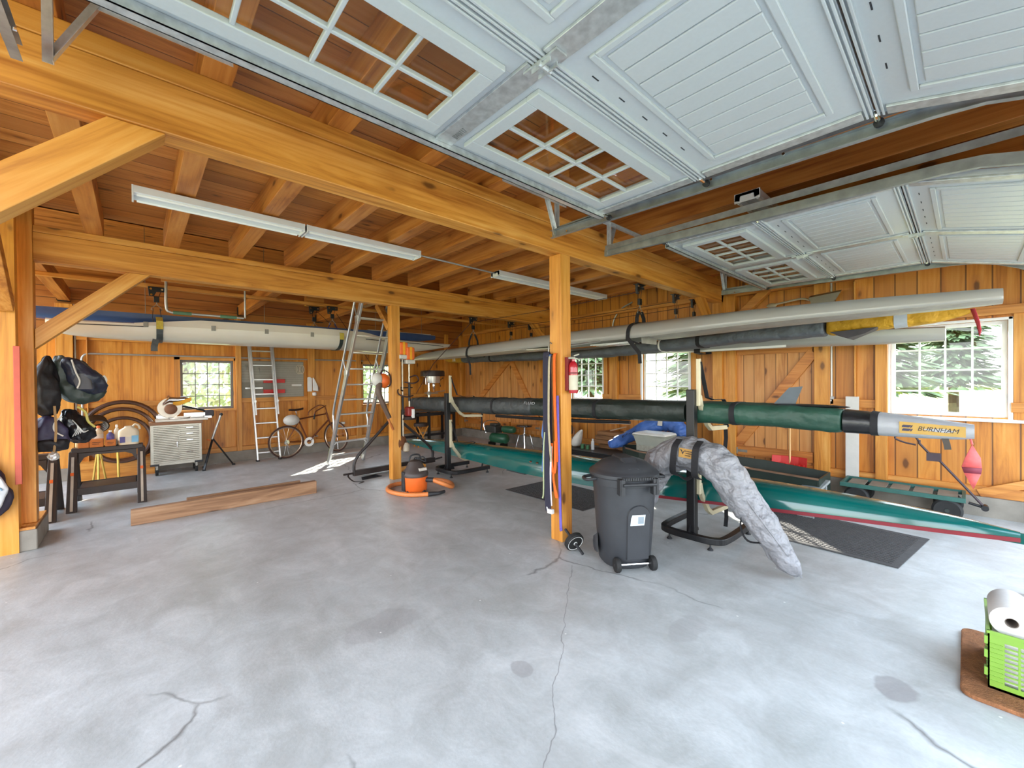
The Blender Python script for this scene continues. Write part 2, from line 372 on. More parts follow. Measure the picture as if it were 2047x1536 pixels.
b = MB(); b.box(7.15, YD-.15, 0, XR+.15, 10.06, .225); struct(b.build('baseboard_right', CURB))
b = MB(); b.box(-3.2, 6.075, 0, -.83, 6.2, 3.43); struct(b.build('wall_left', wood('pine_wide_boards', (210, 142, 46), (168, 98, 22), (224, 162, 74), 'Z', 0, .3)))
b = MB(); b.box(-2.3, 6.42, 3.4, -2.2, YB, 4.15); struct(b.build('wall_left_rear', WALLY))  # unseen wall, left open below so sky light reaches the rear bay
b = MB(); b.box(-.86, 6.09, 0, -.715, 6.8, .2); struct(b.build('baseboard_pier', CURB, bev=.01))
b = MB(); b.box(-.86, 6.105, .2, -.73, 6.8, .225); struct(b.build('trim_2', WY))
b = MB(); b.box(2.98, YD-.15, 0, 3.34, YD, 3.43); b.box(6.85, YD-.15, 0, XR, YD, 3.43); b.box(-1.0, YD-.15, 0, -.4, YD, 3.43)
b.box(-1, YD-.15, 2.5, XR, YD, 3.43); struct(b.build('wall_garage', WALLX))

# ------------------------------------------------------------------ timbers
def timber(name, label, cat, mat, box, group=None):
    b = MB(); b.box(*box); return tag(b.build(name, mat, bev=.005), label, cat, group)
t = thing('ceiling_beam', 'two-ply pine beam in front, running over the post with the fire extinguisher', 'beam', (2.1, 2.755, ZB), 'main pine beams')
MB().box(-3, 2.68, ZB, XR, 2.83, 3.105).build('lower_timber', WX, t, bev=.006)
MB().box(-3, 2.68, 3.108, XR, 2.83, ZJ).build('upper_timber', WX, t, bev=.006)
t = thing('ceiling_beam', 'long pine beam farther back, over the post with the string trimmers', 'beam', (3.2, 6.38, ZB), 'main pine beams')
MB().box(-.74, 6.30, ZB, XR, 6.44, 3.14).build('lower_timber', WX, t, bev=.006)
MB().box(-.74, 6.30, 3.142, XR, 6.44, ZJ).build('upper_timber', WX, t, bev=.006)
timber('support_post', 'square pine post in the middle of the floor with straps and a fire extinguisher', 'post', WZ, (3.10, 2.68, 0, 3.25, 2.83, ZB))
timber('support_post', 'square pine post farther back with string trimmers hung on its side', 'post', WZ, (3.10, 6.30, 0, 3.25, 6.44, ZB))
timber('support_post', 'pine post at the left with bags hung on it and a red level', 'post', WZ, (-.89, 6.28, .225, -.74, 6.43, ZC))
ORD = ['first', 'second', 'third', 'fourth', 'fifth', 'sixth', 'seventh', 'eighth', 'ninth', 'tenth', 'eleventh', 'twelfth', 'thirteenth', 'fourteenth']
JX = [-1.56, -.93, -.30, .34, .98, 1.62, 2.25, 2.88, 3.51, 4.14, 4.77, 5.40, 6.03, 6.66]
j0 = None
for i, x in enumerate(JX):
    lab = 'square pine ceiling joist under the boards, %s from the left' % ORD[i]
    if j0 is None:
        b = MB(); b.box(x-.07, YD, ZJ, x+.07, 6.38, ZC); j0 = tag(b.build('ceiling_joist', JOIST, bev=.004), lab, 'joist', 'ceiling joists')
    else:
        o = j0.copy(); C.objects.link(o); o.location.x = x; o['label'] = lab
def brace(p, q, mat, label, up=(0, 0, 1), w=.14, h=.14):
    b = MB(); b.bar(p, q, w, h, up); return tag(b.build('knee_brace', mat, bev=.005), label, 'brace', 'diagonal timber braces')
def mitred(xt, xl, y0, y1, zt, w_, label, wall=None):
    """brace in an X-Z plane, cut level under the beam at zt and plumb against a post at xl"""
    s_ = 1 if xt > xl else -1; d = abs(xt-xl); b = MB()
    b.prism([(xt, zt), (xt-s_*w_*1.414, zt), (xl, zt-d+w_*1.414), (xl, zt-d)], (0, y0, 0), (1, 0, 0), (0, 0, 1), (0, 1, 0), y1-y0)
    return tag(b.build('knee_brace', WDA if s_ > 0 else WDB, bev=.004), label, 'brace', 'diagonal timber braces')
mitred(.13, -.95, 2.69, 2.82, 2.849, .15, 'thick diagonal brace under the front beam at the upper left')
mitred(.146, -.737, 6.31, 6.43, 2.849, .14, 'diagonal brace between the left post with the bags and the rear beam')
brace((-.90, 6.05, 2.33), (-.90, 5.15, 3.19), WY, 'pale brace crossing in front of the left wall boards', h=.12)
mitred(6.35, 7.078, 2.7, 2.81, 2.849, .12, 'diagonal brace under the right end of the front beam')
mitred(6.35, 7.078, 6.31, 6.42, 2.849, .12, 'diagonal brace under the right end of the rear beam by the hoists')
brace((7.19, 2.78, 2.30), (7.19, 1.85, 3.15), WY, 'diagonal brace on the right wall above the plank door', w=.1, h=.12)
brace((7.19, -.05, 3.2), (7.19, -.85, 2.45), WY, 'diagonal brace on the right wall above the big window', w=.1, h=.12)
brace((3.175, 6.50, 2.50), (3.175, 6.95, 2.95), WY, 'small brace behind the post with the string trimmers', w=.1, h=.1)
for i, (x, lab) in enumerate(((-.85, 'above the left post'), (1.66, 'above the pegboard'), (3.175, 'behind the post with the string trimmers'), (5.2, 'above the drill press'))):
    timber('tie_beam', 'pine tie beam running to the back wall %s' % lab, 'beam', JOIST, (x-.07, 6.44, 3.0, x+.07, YB, 3.2), 'tie beams over the rear bay')
    b = MB(); b.box(x-.075, YB-.09, 2.985, x+.075, YB-.025, 2.998); b.box(x-.085, YB-.1, 3.0, x-.0715, YB-.03, 3.16)
    tag(b.build('beam_bracket', BLACK), 'black steel bracket under the tie beam %s' % lab, 'bracket', 'tie beam brackets')
# studs, rails and trim on the walls
k = 10
def trim(box, mat=None):
    global k; k += 1; b = MB(); b.box(*box); return struct(b.build('trim_%d' % k, mat or WZ, bev=.004))
for x0, x1 in ((-.955, -.755), (-.60, -.585), (1.535, 1.63), (2.91, 3.06), (4.02, 4.14), (5.1, 5.22), (6.6, 6.7)): trim((x0, YB-.09, .21, x1, YB, 2.95))
trim((-.75, YB-.05, 1.195, .56, YB, 1.29), WX); trim((1.63, YB-.05, 1.195, 2.91, YB, 1.29), WX); trim((3.06, YB-.05, 1.195, 4.02, YB, 1.29), WX); trim((5.22, YB-.05, 1.195, 6.6, YB, 1.29), WX)
trim((-.75, YB-.06, .21, 7.1, YB, .3), WX); trim((-.75, YB-.05, 2.36, 7.1, YB, 2.42), WX)
for x0, x1, z0, z1 in WIN_B:   # casing around the back windows
    trim((x0-.09, YB-.035, z0-.06, x0, YB, z1+.08)); trim((x1, YB-.035, z0-.06, x1+.09, YB, z1+.08)); trim((x0-.09, YB-.035, z1, x1+.09, YB, z1+.09), WX); trim((x0-.12, YB-.07, z0-.04, x1+.12, YB, z0), WX)
trim((7.10, 10.03, .22, XR, YB, 2.95)); trim((7.08, 6.28, .22, XR, 6.44, 4.0)); trim((7.08, 2.68, .22, XR, 2.83, 4.0)); trim((7.14, 2.5, .22, XR, 2.68, 2.95)); trim((7.16, 1.28, .22, XR, 1.46, 2.95))
trim((7.14, 6.45, .22, XR, 6.86, 2.62)); trim((7.15, .68, .22, XR, .80, 2.4)); trim((7.15, 4.72, .22, XR, 4.9, 2.6)); trim((7.18, 1.0, .22, XR, 1.02, 2.9))
for y0, y1 in ((5.98, 6.28), (4.22, 5.1), (2.83, 3.27), (.8, 1.28), (-.95, -.34)): trim((7.19, y0, 1.2, XR, y1, 1.31), WY)
trim((7.16, YD, 2.30, XR, .80, 2.40), WY); trim((7.17, 2.83, 2.30, XR, 6.28, 2.40), WY)
trim((7.16, YD, 2.93, XR, 10.0, 3.02), WY); trim((7.19, YD, .225, XR, 6.86, .34), WY)
b = MB(); b.bar((7.2, -.9, .62), (7.2, -.1, .26), .09, .05, (1, 0, 0)); struct(b.build('trim_lower_brace', WY))
for y0, y1, z0, z1 in WIN_R:
    wt = WINW
    trim((XR-.035, y0-.035, z0-.03, XR+.02, y0, z1+.03), wt); trim((XR-.035, y1, z0-.03, XR+.02, y1+.035, z1+.03), wt); trim((XR-.035, y0-.035, z1, XR+.02, y1+.035, z1+.03), wt); trim((XR-.1, y0-.12, z0-.045, XR+.02, y1+.12, z0-.012), wt)
    trim((XR-.03, y0-.13, z0-.03, XR, y0-.037, z1+.1)); trim((XR-.03, y1+.037, z0-.03, XR, y1+.13, z1+.1))
# windows: frame, bars, glass
def window(n, plane, a0, a1, z0, z1, nx, nz, mat):
    P_ = (lambda a, d, z: (XR+.06+d, a, z)) if plane == 'R' else (lambda a, d, z: (a, YB+.06+d, z))
    def bx(b, a0, a1, d0, d1, z0, z1): p = P_(a0, d0, z0); q = P_(a1, d1, z1); b.box(*p, *q)
    f = MB(); fw = .045
    bx(f, a0, a0+fw, -.02, .03, z0, z1); bx(f, a1-fw, a1, -.02, .03, z0, z1); bx(f, a0+fw, a1-fw, -.02, .03, z0, z0+fw); bx(f, a0+fw, a1-fw, -.02, .03, z1-fw, z1)
    o = struct(f.build('window_%d' % n, mat, bev=.003))
    g = MB(); mw = .02 if plane == 'R' else .014
    for i in range(1, nx): a = a0+fw+(a1-a0-2*fw)*i/nx; bx(g, a-mw/2, a+mw/2, -.012, .012, z0+fw, z1-fw)
    for i in range(1, nz): z = z0+fw+(z1-z0-2*fw)*i/nz; bx(g, a0+fw, a1-fw, -.0118, .0118, z-mw/2, z+mw/2)
    g.build('glazing_bars', mat, o); p = MB(); bx(p, a0+fw, a1-fw, -.002, .002, z0+fw, z1-fw); p.build('pane', GLASS, o)
for i, (a0, a1, z0, z1) in enumerate(WIN_R): window(i+1, 'R', a0, a1, z0, z1, 4, 4, WINW)
for i, (a0, a1, z0, z1) in enumerate(WIN_B): window(i+4, 'B', a0, a1, z0, z1, 4, 4, WIND)
# plank doors in the right wall
STEEL = M('zinc_hinge', (150, 148, 140), .45, .8)
def plank_door(n, y0, y1, z0, z1, diag):
    b = MB(); b.box(XR-.03, y0, z0, XR-.001, y1, z1); o = struct(b.build('door_%d' % n, DOORW))
    r = MB(); h = .15
    for zc in (z0+.1, (z0+z1)/2 if diag == 'K' else None, z1-.44):
        if zc is not None: r.box(XR-.07, y0+.01, zc, XR-.03, y1-.01, zc+h)
    for (ya, za, yb, zb_) in ({'/': [(y1, z0+.25, y0, z1-.44)], '\\': [(y0, z0+.25, y1, z1-.44)]}[diag]):
        r.bar((XR-.052, ya, za), (XR-.052, yb, zb_), .14, .042, (1, 0, 0))
    r.build('ledge_and_brace', wood('pine_door_ledge', (196, 124, 54), (150, 82, 28), (214, 150, 82), 'Y'), o, bev=.003)
    hg = MB(); ye = y1 if diag == '/' else y0; s_ = -1 if ye == y1 else 1
    for zc in (z0+.17, z1-.24): hg.box(XR-.078, ye, zc-.02, XR-.07, ye+s_*.16, zc+.02); hg.cyl((XR-.075, ye+s_*.01, zc-.05), (XR-.075, ye+s_*.01, zc+.05), .012, 8)
    hg.build('hinge', STEEL, o); return o
plank_door(1, 1.47, 2.5, .28, 2.42, '/')
plank_door(2, 6.88, 7.95, .28, 2.6, '\\'); plank_door(3, 7.97, 9.95, .28, 2.6, '/')
# ------------------------------------------------------------------ overhead garage doors (both raised)
GW = WHITE; INKD = M('dark_slot', (40, 42, 46), .7)
def door_section(name, root, x0, x1, L, kind, T):
    """one hinged section lying along local y from 0 to L, underside at local z 0; T maps local to world"""
    xc = (x0+x1)/2
    def mb(): return MB()
    def fin(b, nm, mat, par, **k): b.v = [tuple(T(Vector(p))) for p in b.v]; return b.build(nm, mat, par, **k)
    holes = []
    cols = [(x0+.17, xc-.115), (xc+.115, x1-.17)]
    b = mb()
    if kind == 'window':
        ya, yb = .11, L-.14
        b.box(x0, 0, .012, x1, ya, .05); b.box(x0, yb, .012, x1, L, .05); b.box(x0, ya, .012, cols[0][0], yb, .05); b.box(cols[0][1], ya, .012, cols[1][0], yb, .05); b.box(cols[1][1], ya, .012, x1, yb, .05)
    else: b.box(x0, 0, .012, x1, L, .05)
    for yy in (0, L-.035): b.box(x0, yy+.003, -.004, x1, yy+.013, .014); b.box(x0, yy+.021, -.004, x1, yy+.031, .014)
    o = fin(b, name, GW, root, bev=.002)
    s = mb(); s.box(xc-.05, .04, -.002, xc+.05, L-.04, .012); fin(s, 'center_stile', GALV, o, bev=.002)
    for xe in (x0, x1-.075): s = mb(); s.box(xe, .04, -.002, xe+.075, L-.04, .012); fin(s, 'end_stile', GALV, o, bev=.002)
    for c0, c1 in cols:
        if kind == 'window':
            f = mb(); w_ = .055
            f.box(c0-.02, ya-.02, -.014, c1+.02, ya+w_, .012); f.box(c0-.02, yb-w_, -.014, c1+.02, yb+.02, .012); f.box(c0-.02, ya+w_, -.014, c0+w_, yb-w_, .012); f.box(c1-w_, ya+w_, -.014, c1+.02, yb-w_, .012)
            n = 4
            for i in range(1, n): xx = c0+w_+(c1-c0-2*w_)*i/n; f.box(xx-.009, ya+w_, -.008, xx+.009, yb-w_, .014)
            f.box(c0+w_, (ya+yb)/2-.009, -.0079, c1-w_, (ya+yb)/2+.009, .0139)
            fr = fin(f, 'window_frame', GW, o, bev=.004)
            g = mb(); g.box(c0+w_, ya+w_, .018, c1-w_, yb-w_, .021); fin(g, 'pane', GLASS, o)
        else:
            y0_, y1_ = .13, L-.13; f = mb(); e = .03
            f.box(c0, y0_, 0, c1, y0_+e, .014); f.box(c0, y1_-e, 0, c1, y1_, .014); f.box(c0, y0_+e, 0, c0+e, y1_-e, .014); f.box(c1-e, y0_+e, 0, c1, y1_-e, .014)
            m = 9; a0, a1 = c0+e+.02, c1-e-.02
            for i in range(m): f.box(a0+(a1-a0)*i/m+.004, y0_+e+.02, .004, a0+(a1-a0)*(i+1)/m-.004, y1_-e-.02, .014)
            fin(f, 'embossed_panel', GW, o, bev=.004)
            for i in range(5): q = mb(); xx = c0+.12+.2*i; q.box(xx-.022, .072, .0105, xx+.022, .0775, .0125); fin(q, 'slot', INKD, o)
    return o
def roller(root, x, y, z, s_):
    b = MB(); b.cyl((x-s_*.10, y, z), (x+s_*.02, y, z), .006, 8); b.build('roller_stem', CHROME, root)
    b = MB(); b.cyl((x+s_*.005, y, z), (x+s_*.02, y, z), .022, 12); b.build('roller', BLACKM, root)
    b = MB(); b.cyl((x-s_*.085, y, z), (x-s_*.03, y, z), .012, 10); b.bar((x-s_*.075, y-.05, z+.018), (x-s_*.075, y+.05, z+.018), .05, .006); b.build('hinge_bracket', CHROME, root)
def garage_door(x0, x1, label, z=2.865):
    root = thing('garage_door', label, 'garage door', ((x0+x1)/2, .6, z), 'raised garage doors')
    door_section('top_section', root, x0, x1, .765, 'window', lambda p: Vector((p.x, 1.90-p.y, z+p.z)))
    door_section('panel_section', root, x0, x1, .835, 'panel', lambda p: Vector((p.x, 1.13-p.y, z+p.z)))
    an = R(14); door_section('panel_section', root, x0, x1, .8, 'panel', lambda p: Vector((p.x, .288-p.y*math.cos(an)+p.z*math.sin(an)*-1*-1*0, z-p.y*math.sin(an)+p.z*math.cos(an))))
    xc = (x0+x1)/2
    for yy in (1.13, .29):
        b = MB(); b.box(xc-.03, yy-.09, z-.012, xc+.03, yy+.09, z-.003); b.cyl((xc-.035, yy, z-.018), (xc+.035, yy, z-.018), .012, 10); b.bar((xc-.02, yy-.05, z-.02), (xc-.02, yy+.05, z-.02), .006, .02); b.bar((xc+.02, yy-.05, z-.02), (xc+.02, yy+.05, z-.02), .006, .02); b.build('center_hinge', GALV, root)
    b = MB(); b.box(x0, 1.86, z-.03, x1, 1.905, z-.026); b.box(x0, 1.90, z-.03, x1, 1.905, z+.045); b.box(x0, 1.86, z-.03, x1, 1.864, z+.01); b.build('strut', GALV, root)
    for s_, xe in ((-1, x0), (1, x1)):
        for yy in (1.87, 1.13, .29): roller(root, xe+s_*.07, yy, z+.0, s_)
    return root
def track(x, s_, label, grp='garage door tracks'):
    """C-shaped steel rail with a bend down towards the opening"""
    root = thing('door_track', label, 'track', (x, 1.2, 2.83), grp)
    path = [(2.5, 2.905), (1.2, 2.865), (.1, 2.845)] + [(.1-.95*math.sin(R(a)), 2.845-.95+.95*math.cos(R(a))) for a in range(10, 91, 10)] + [(-.85, 1.2)]
    path = [(y, z_) for y, z_ in path]
    prof = [(0, -.03), (s_*.035, -.03), (s_*.035, .03), (0, .03)]
    b = MB(); rs = []
    for off in (0, 1):
        pass
    def sweep(pr, b):
        rs = []
        for i, (y, z_) in enumerate(path):
            y0, z0 = path[max(i-1, 0)]; y1, z1 = path[min(i+1, len(path)-1)]; d = Vector((0, y1-y0, z1-z0)).normalized(); nrm = Vector((0, -d.z, d.y))
            if nrm.z < 0 or (abs(nrm.z) < .2 and nrm.y > 0): nrm = -nrm
            rs.append([Vector((x+px, y, z_)) + nrm*pz for px, pz in pr])
        b.rings(rs)
    sweep([(0, -.032), (s_*.032, -.032), (s_*.032, -.029), (0, -.029)], b)
    sweep([(s_*.029, -.029), (s_*.032, -.029), (s_*.032, .03), (s_*.029, .03)], b)
    sweep([(0, .03), (s_*.032, .03), (s_*.032, .033), (0, .033)], b)
    b.build('rail', GALVD, root)
    a = MB(); a.bar((x+s_*.045, 2.48, 2.945), (x+s_*.045, -.5, 2.93), .003, .05); a.bar((x+s_*.03, 2.48, 2.945), (x+s_*.03, -.5, 2.945), .03, .003); a.build('angle_stiffener', GALVD, root)
    for y in (2.3, 1.9, 1.1, .7, .1): bo = MB(); bo.cyl((x-.002*s_, y, 2.88), (x-s_*.012, y, 2.88), .008, 8); bo.build('bolt', CHROME, root)
    return root
PERF = M('perforated_steel', (206, 208, 206), .4, .7, var=.1, sc_=40)
HOLE = M('punched_hole', (52, 46, 42), .8)
def perf_angle(b, h, p, q, wdir, w_=.032, n=10):
    """perforated angle iron from p to q: two flanges; holes as small dark discs"""
    p, q, wd = Vector(p), Vector(q), Vector(wdir).normalized(); d = (q-p).normalized(); o2 = d.cross(wd)
    b.bar(p+o2*.0015, q+o2*.0015, w_, .003, o2); b.bar(p+wd*(w_/2)+o2*(w_/2), q+wd*(w_/2)+o2*(w_/2), w_, .003, wd)
    for i in range(n):
        c = p+(q-p)*((i+.5)/n); h.cyl(c-o2*.0022, c-o2*.0008, .006, 8)
def hanger(x, label, x0, x1, dx=0):
    root = thing('track_hanger', label, 'bracket', (x, 2.46, 2.9), 'perforated hangers at the track ends')
    b, h = MB(), MB()
    perf_angle(b, h, (x0, 2.45, 3.185), (x1, 2.45, 3.185), (0, 0, 1), n=16)
    perf_angle(b, h, (x, 2.46, 3.2), (x, 2.46, 2.88), (1, 0, 0), n=8); perf_angle(b, h, (x-.12+dx, 2.47, 3.2), (x, 2.47, 2.9), (1, 0, 0), n=8)
    b.build('angle_iron', PERF, root); h.build('holes', HOLE, root)
gd_ = garage_door(-.22, 2.66, 'raised white garage door with two windows, nearest overhead at the left')
text(None, 'marker_number', 'BW6117', M('faint_marker', (120, 122, 122), .7), gd_, (1.24, 1.74, 2.861), (0, -1, 0), (-1, 0, 0), .05, .3, width=.10)
garage_door(3.70, 6.48, 'raised white garage door with two windows, farther right above the boats')
track(-.22-.09, -1, 'galvanised door track at the upper left corner of the view'); track(2.755, 1, 'galvanised track along the right edge of the nearest garage door')
track(3.61, -1, 'galvanised track on the left side of the farther garage door'); track(6.57, 1, 'galvanised track on the far side of the farther garage door')
hanger(2.785, 'perforated hanger at the end of the right track of the nearest door', 2.15, 2.92); hanger(3.58, 'perforated hanger at the end of the left track of the farther door', 3.47, 4.25, .24)
hanger(6.6, 'perforated hanger at the end of the farthest track by the right wall', 6.45, 6.8); hanger(-.24, 'perforated hanger with diagonal strut at the upper left corner', -.1, .38, .26)
# ------------------------------------------------------------------ outside
GRASS = M('grass', (150, 150, 96), .9, var=.4, sc_=1.2, bump=.4, bsc=30, bdist=.05)
b = MB(); b.box(-90, -90, -.5, 140, 140, -.22); o = struct(b.build('ground', GRASS))
b = MB(); b.box(-7, -9, -.21, 7.4, -3.0, -.02); struct(b.build('floor_apron', M('apron_concrete', (170, 168, 162), .8, var=.1, sc_=3)))
LEAF = M('conifer_needles', (112, 132, 88), .8, var=.5, sc_=3); LEAF2 = M('broad_leaves', (150, 164, 116), .7, var=.5, sc_=3)
BARK = M('bark', (84, 66, 50), .9, var=.3, sc_=6, bump=.5)
def conifer_mesh(seed, h=9., r=2.6, n=6500):
    rnd = random.Random(seed); b = MB()
    for i in range(n):
        z = h*(.19+.81*rnd.random()**1.25); lay = (z*2.2) % 1; rr = r*(1-z/h)*(.55+.45*lay)*(rnd.random()**.4)+.05; a = rnd.random()*2*PI
        c = Vector((rr*math.cos(a), rr*math.sin(a), z-.25*rr)); s_ = .1+.16*rnd.random()
        u = Vector((math.cos(a), math.sin(a), -.35)).normalized(); v = Vector((-math.sin(a), math.cos(a), rnd.uniform(-.4, .4)))
        b.add([c-u*s_*1.6, c+v*s_*.5, c+u*s_*1.6, c-v*s_*.5], [(0, 1, 2, 3)])
    return b
def leafy_mesh(seed, h=5., r=2.2, n=2300):
    rnd = random.Random(seed); b = MB()
    for i in range(n):
        d = Vector((rnd.gauss(0, 1), rnd.gauss(0, 1), rnd.gauss(0, 1))).normalized()*(rnd.random()**.35)
        c = Vector((d.x*r, d.y*r, h*.56+d.z*h*.44)); s_ = .07+.12*rnd.random()
        u = Vector((rnd.gauss(0, 1), rnd.gauss(0, 1), rnd.gauss(0, 1))).normalized(); v = u.orthogonal().normalized()
        b.add([c-u*s_, c+v*s_*.6, c+u*s_, c-v*s_*.6], [(0, 1, 2, 3)])
    return b
def tree(name, label, mesh, mat, h, grp):
    t = thing(name, label, 'tree', (0, 0, 0), grp)
    mesh.build('foliage', mat, t); b = MB(); b.tube([(0, 0, -.3), (0, 0, h*.5), (.05, 0, h*.9)], [h*.022, h*.016, h*.004], 8); b.build('trunk', BARK, t, True); return t
c0 = tree('conifer_tree', '', conifer_mesh(1), LEAF, 9, 'conifers outside the right wall'); first = True
CON = [(22, -3.4, 'dark conifer seen in the right part of the big window'), (20, 2.3, 'conifer seen at the left edge of the big window'), (29, .4, 'distant conifer in the middle of the big window'),
       (15.5, 6.2, 'conifer behind the window left of the rack'), (16.0, 12.0, 'conifer behind the window beside the fire extinguisher'), (24, 16.5, 'far conifer behind the window beside the extinguisher'), (26, 9.0, 'far conifer left of the big window')]
for x, y, lab in CON:
    if first: c0.location = (x, y, -.25); c0['label'] = lab; first = False
    else: o = dup(c0, (x, y, -.25), lab, rotz=x*1.7)
l0 = tree('leafy_tree', '', leafy_mesh(5), LEAF2, 5, 'leafy trees outside the back wall'); first = True
for x, y, lab in [(1.2, 16.5, 'leafy tree filling the back window over the miter saw'), (-3.4, 18.5, 'leafy tree at the left of the back window'), (6.4, 18, 'leafy tree behind the ladder window')]:
    if first: l0.location = (x, y, -.25); l0['label'] = lab; first = False
    else: dup(l0, (x, y, -.25), lab, rotz=x*2.1)
# ------------------------------------------------------------------ boats
HULLW = M('white_gelcoat', (156, 154, 148), .3, var=.03, sc_=3, coat=.3)
DECKG = M('grey_deck', (150, 146, 138), .5, var=.15, sc_=10)
CVG = M('grey_cover_cloth', (92, 96, 102), .75, var=.14, sc_=5, bump=.9, bsc=8, bdist=.05)
CVY = M('yellow_cover_cloth', (186, 138, 24), .7, var=.14, sc_=5, bump=.9, bsc=9, bdist=.05)
CVD = M('charcoal_cover_vinyl', (56, 61, 62), .48, var=.16, sc_=4, bump=.5, bsc=8, bdist=.04)
CVK = M('black_green_cover', (34, 44, 40), .5, var=.18, sc_=4, bump=.5, bsc=8, bdist=.04)
CVN = M('green_cover_vinyl', (34, 72, 58), .5, var=.2, sc_=4, bump=.5, bsc=8, bdist=.04)
CVB = M('black_vinyl', (26, 24, 26), .3, var=.3, sc_=6, bump=.5, bsc=9, bdist=.02)
CVS = M('silver_cover_cloth', (156, 158, 162), .45, .1, var=.06, sc_=6, bump=.4, bsc=11, bdist=.02)
TEAL = M('teal_gelcoat', (6, 88, 84), .16, var=.14, sc_=2.2, coat=.6)
WEB = M('black_webbing', (26, 25, 28), .8, var=.2, sc_=60)
WEBY = M('yellow_webbing', (188, 168, 66), .8, var=.1, sc_=60)
REDT = M('red_trim', (124, 34, 44), .5, var=.1)
FLAG = M('faded_red_cloth', (214, 72, 84), .7, var=.15, sc_=8)
NAVY = M('blue_hull', (48, 76, 128), .4, var=.08)
BRASS = M('gold_label', (176, 140, 66), .5, .2, var=.08, sc_=14)
INK = M('dark_print', (38, 32, 34), .6)
def sec(st, n=14, pw=.75):
    """hull section at station (y, x, z_gunwale, z_keel, half width): rounded from one gunwale over the keel to the other"""
    y, x, zg, zk, hw = st
    return [Vector((x+hw*math.copysign(abs(math.cos(PI*i/n))**.8, math.cos(PI*i/n)), y, zg+(zk-zg)*math.sin(PI*i/n)**pw)) for i in range(n+1)]
def spline(sts, m=5):
    """resample stations smoothly along the first value"""
    out = []; s = sts
    for i in range(len(s)-1):
        p0, p1, p2, p3 = s[max(i-1, 0)], s[i], s[i+1], s[min(i+2, len(s)-1)]
        for k in range(m):
            t = k/m; out.append(tuple(.5*((2*b)+(c-a)*t+(2*a-5*b+4*c-d)*t*t+(3*b-a-3*c+d)*t**3) for a, b, c, d in zip(p0, p1, p2, p3)))
    return out+[s[-1]]
def open_hull(sts, along='y', pw=.75, n=14):
    b = MB(); rs = [sec(s, n, pw) for s in sts]
    if along == 'x': rs = [[Vector((p.y, p.x, p.z)) for p in r] for r in rs]
    m = n+1; vs = [p for r in rs for p in r]; fs = [(i*m+j, i*m+j+1, (i+1)*m+j+1, (i+1)*m+j) for i in range(len(rs)-1) for j in range(n)]
    fs += [tuple(range(m)), tuple((len(rs)-1)*m+j for j in range(m))]
    b.add(vs, fs); return b
def deck(sts, y0, y1, crown=.03, along='y', inset=.0):
    b = MB(); ss = [s for s in sts if y0 <= s[0] <= y1]; rs = []
    for y, x, zg, zk, hw in ss:
        s_ = -1 if zk > zg else 1; h = max(hw-inset, .005)
        r = [Vector((x+h*c, y, zg+s_*crown*(1-abs(c)))) for c in (-1, -.4, .4, 1)] + [Vector((x+h*c, y, zg-s_*.004)) for c in (1, -1)]
        rs.append([Vector((p.y, p.x, p.z)) for p in r] if along == 'x' else r)
    return b.rings(rs)
def solid(o, th):
    m_ = o.modifiers.new('skin', 'SOLIDIFY'); m_.thickness = th; m_.offset = -1
# A: long white shell, keel up, slung from the beams
A = spline([(8.85, 4.9, 2.125, 2.15, .02), (8.2, 4.9, 2.105, 2.25, .10), (6.8, 4.9, 2.095, 2.285, .19), (5.3, 4.9, 2.105, 2.31, .25), (4.0, 4.9, 2.12, 2.33, .28), (2.8, 4.9, 2.125, 2.335, .28), (1.6, 4.9, 2.155, 2.335, .26), (.7, 4.9, 2.165, 2.315, .21), (0, 4.9, 2.172, 2.285, .14), (-.19, 4.9, 2.178, 2.272, .105)], 6)
t = thing('racing_shell', 'long white racing shell slung keel up from the beam hoists, with a blunt near end', 'boat', (4.9, 4.3, 2.1), 'racing shells')
h = open_hull(A).build('hull', HULLW, t, True); solid(h, .008)
deck(A, -.3, 2.72).build('bow_deck', DECKG, t); deck(A, 4.75, 8.9).build('stern_deck', M('cream_deck', (198, 190, 172), .45, var=.04), t)
b = MB(); b.prism([(-.24, 0), (.24, 0), (0, -.62)], (4.9, 4.76, 2.108), (1, 0, 0), (0, 1, 0), (0, 0, -1), .012); b.build('deck_point', M('cream_deck', (198, 190, 172)), t)
b = MB(); b.box(4.72, 2.74, 2.06, 5.08, 2.75, 2.20); b.build('bulkhead', DECKG, t)
b = MB()
for x in (4.8, 4.86, 4.94, 5.0): b.box(x-.006, 2.95, 2.09, x+.006, 3.6, 2.105)
b.box(4.76, 3.1, 2.08, 5.04, 3.3, 2.092); b.build('sliding_seat', WPLA, t, bev=.003)
b = MB(); b.tube(bez([(4.62, 3.5, 2.12), (4.4, 3.75, 2.07), (4.62, 4.1, 2.13)], 6), .008, 6); b.tube([(4.62, 3.3, 2.12), (4.4, 3.75, 2.07)], .008, 6); b.tube([(4.4, 3.75, 2.04), (4.4, 3.75, 2.10)], .012, 8); b.build('rigger', ALU, t, True)
b = MB(); b.strap([(4.615, y, z-.004) for y, x, z, k_, hw in A if -.2 < y < 2.72], .012, (0, 0, 1), .004)
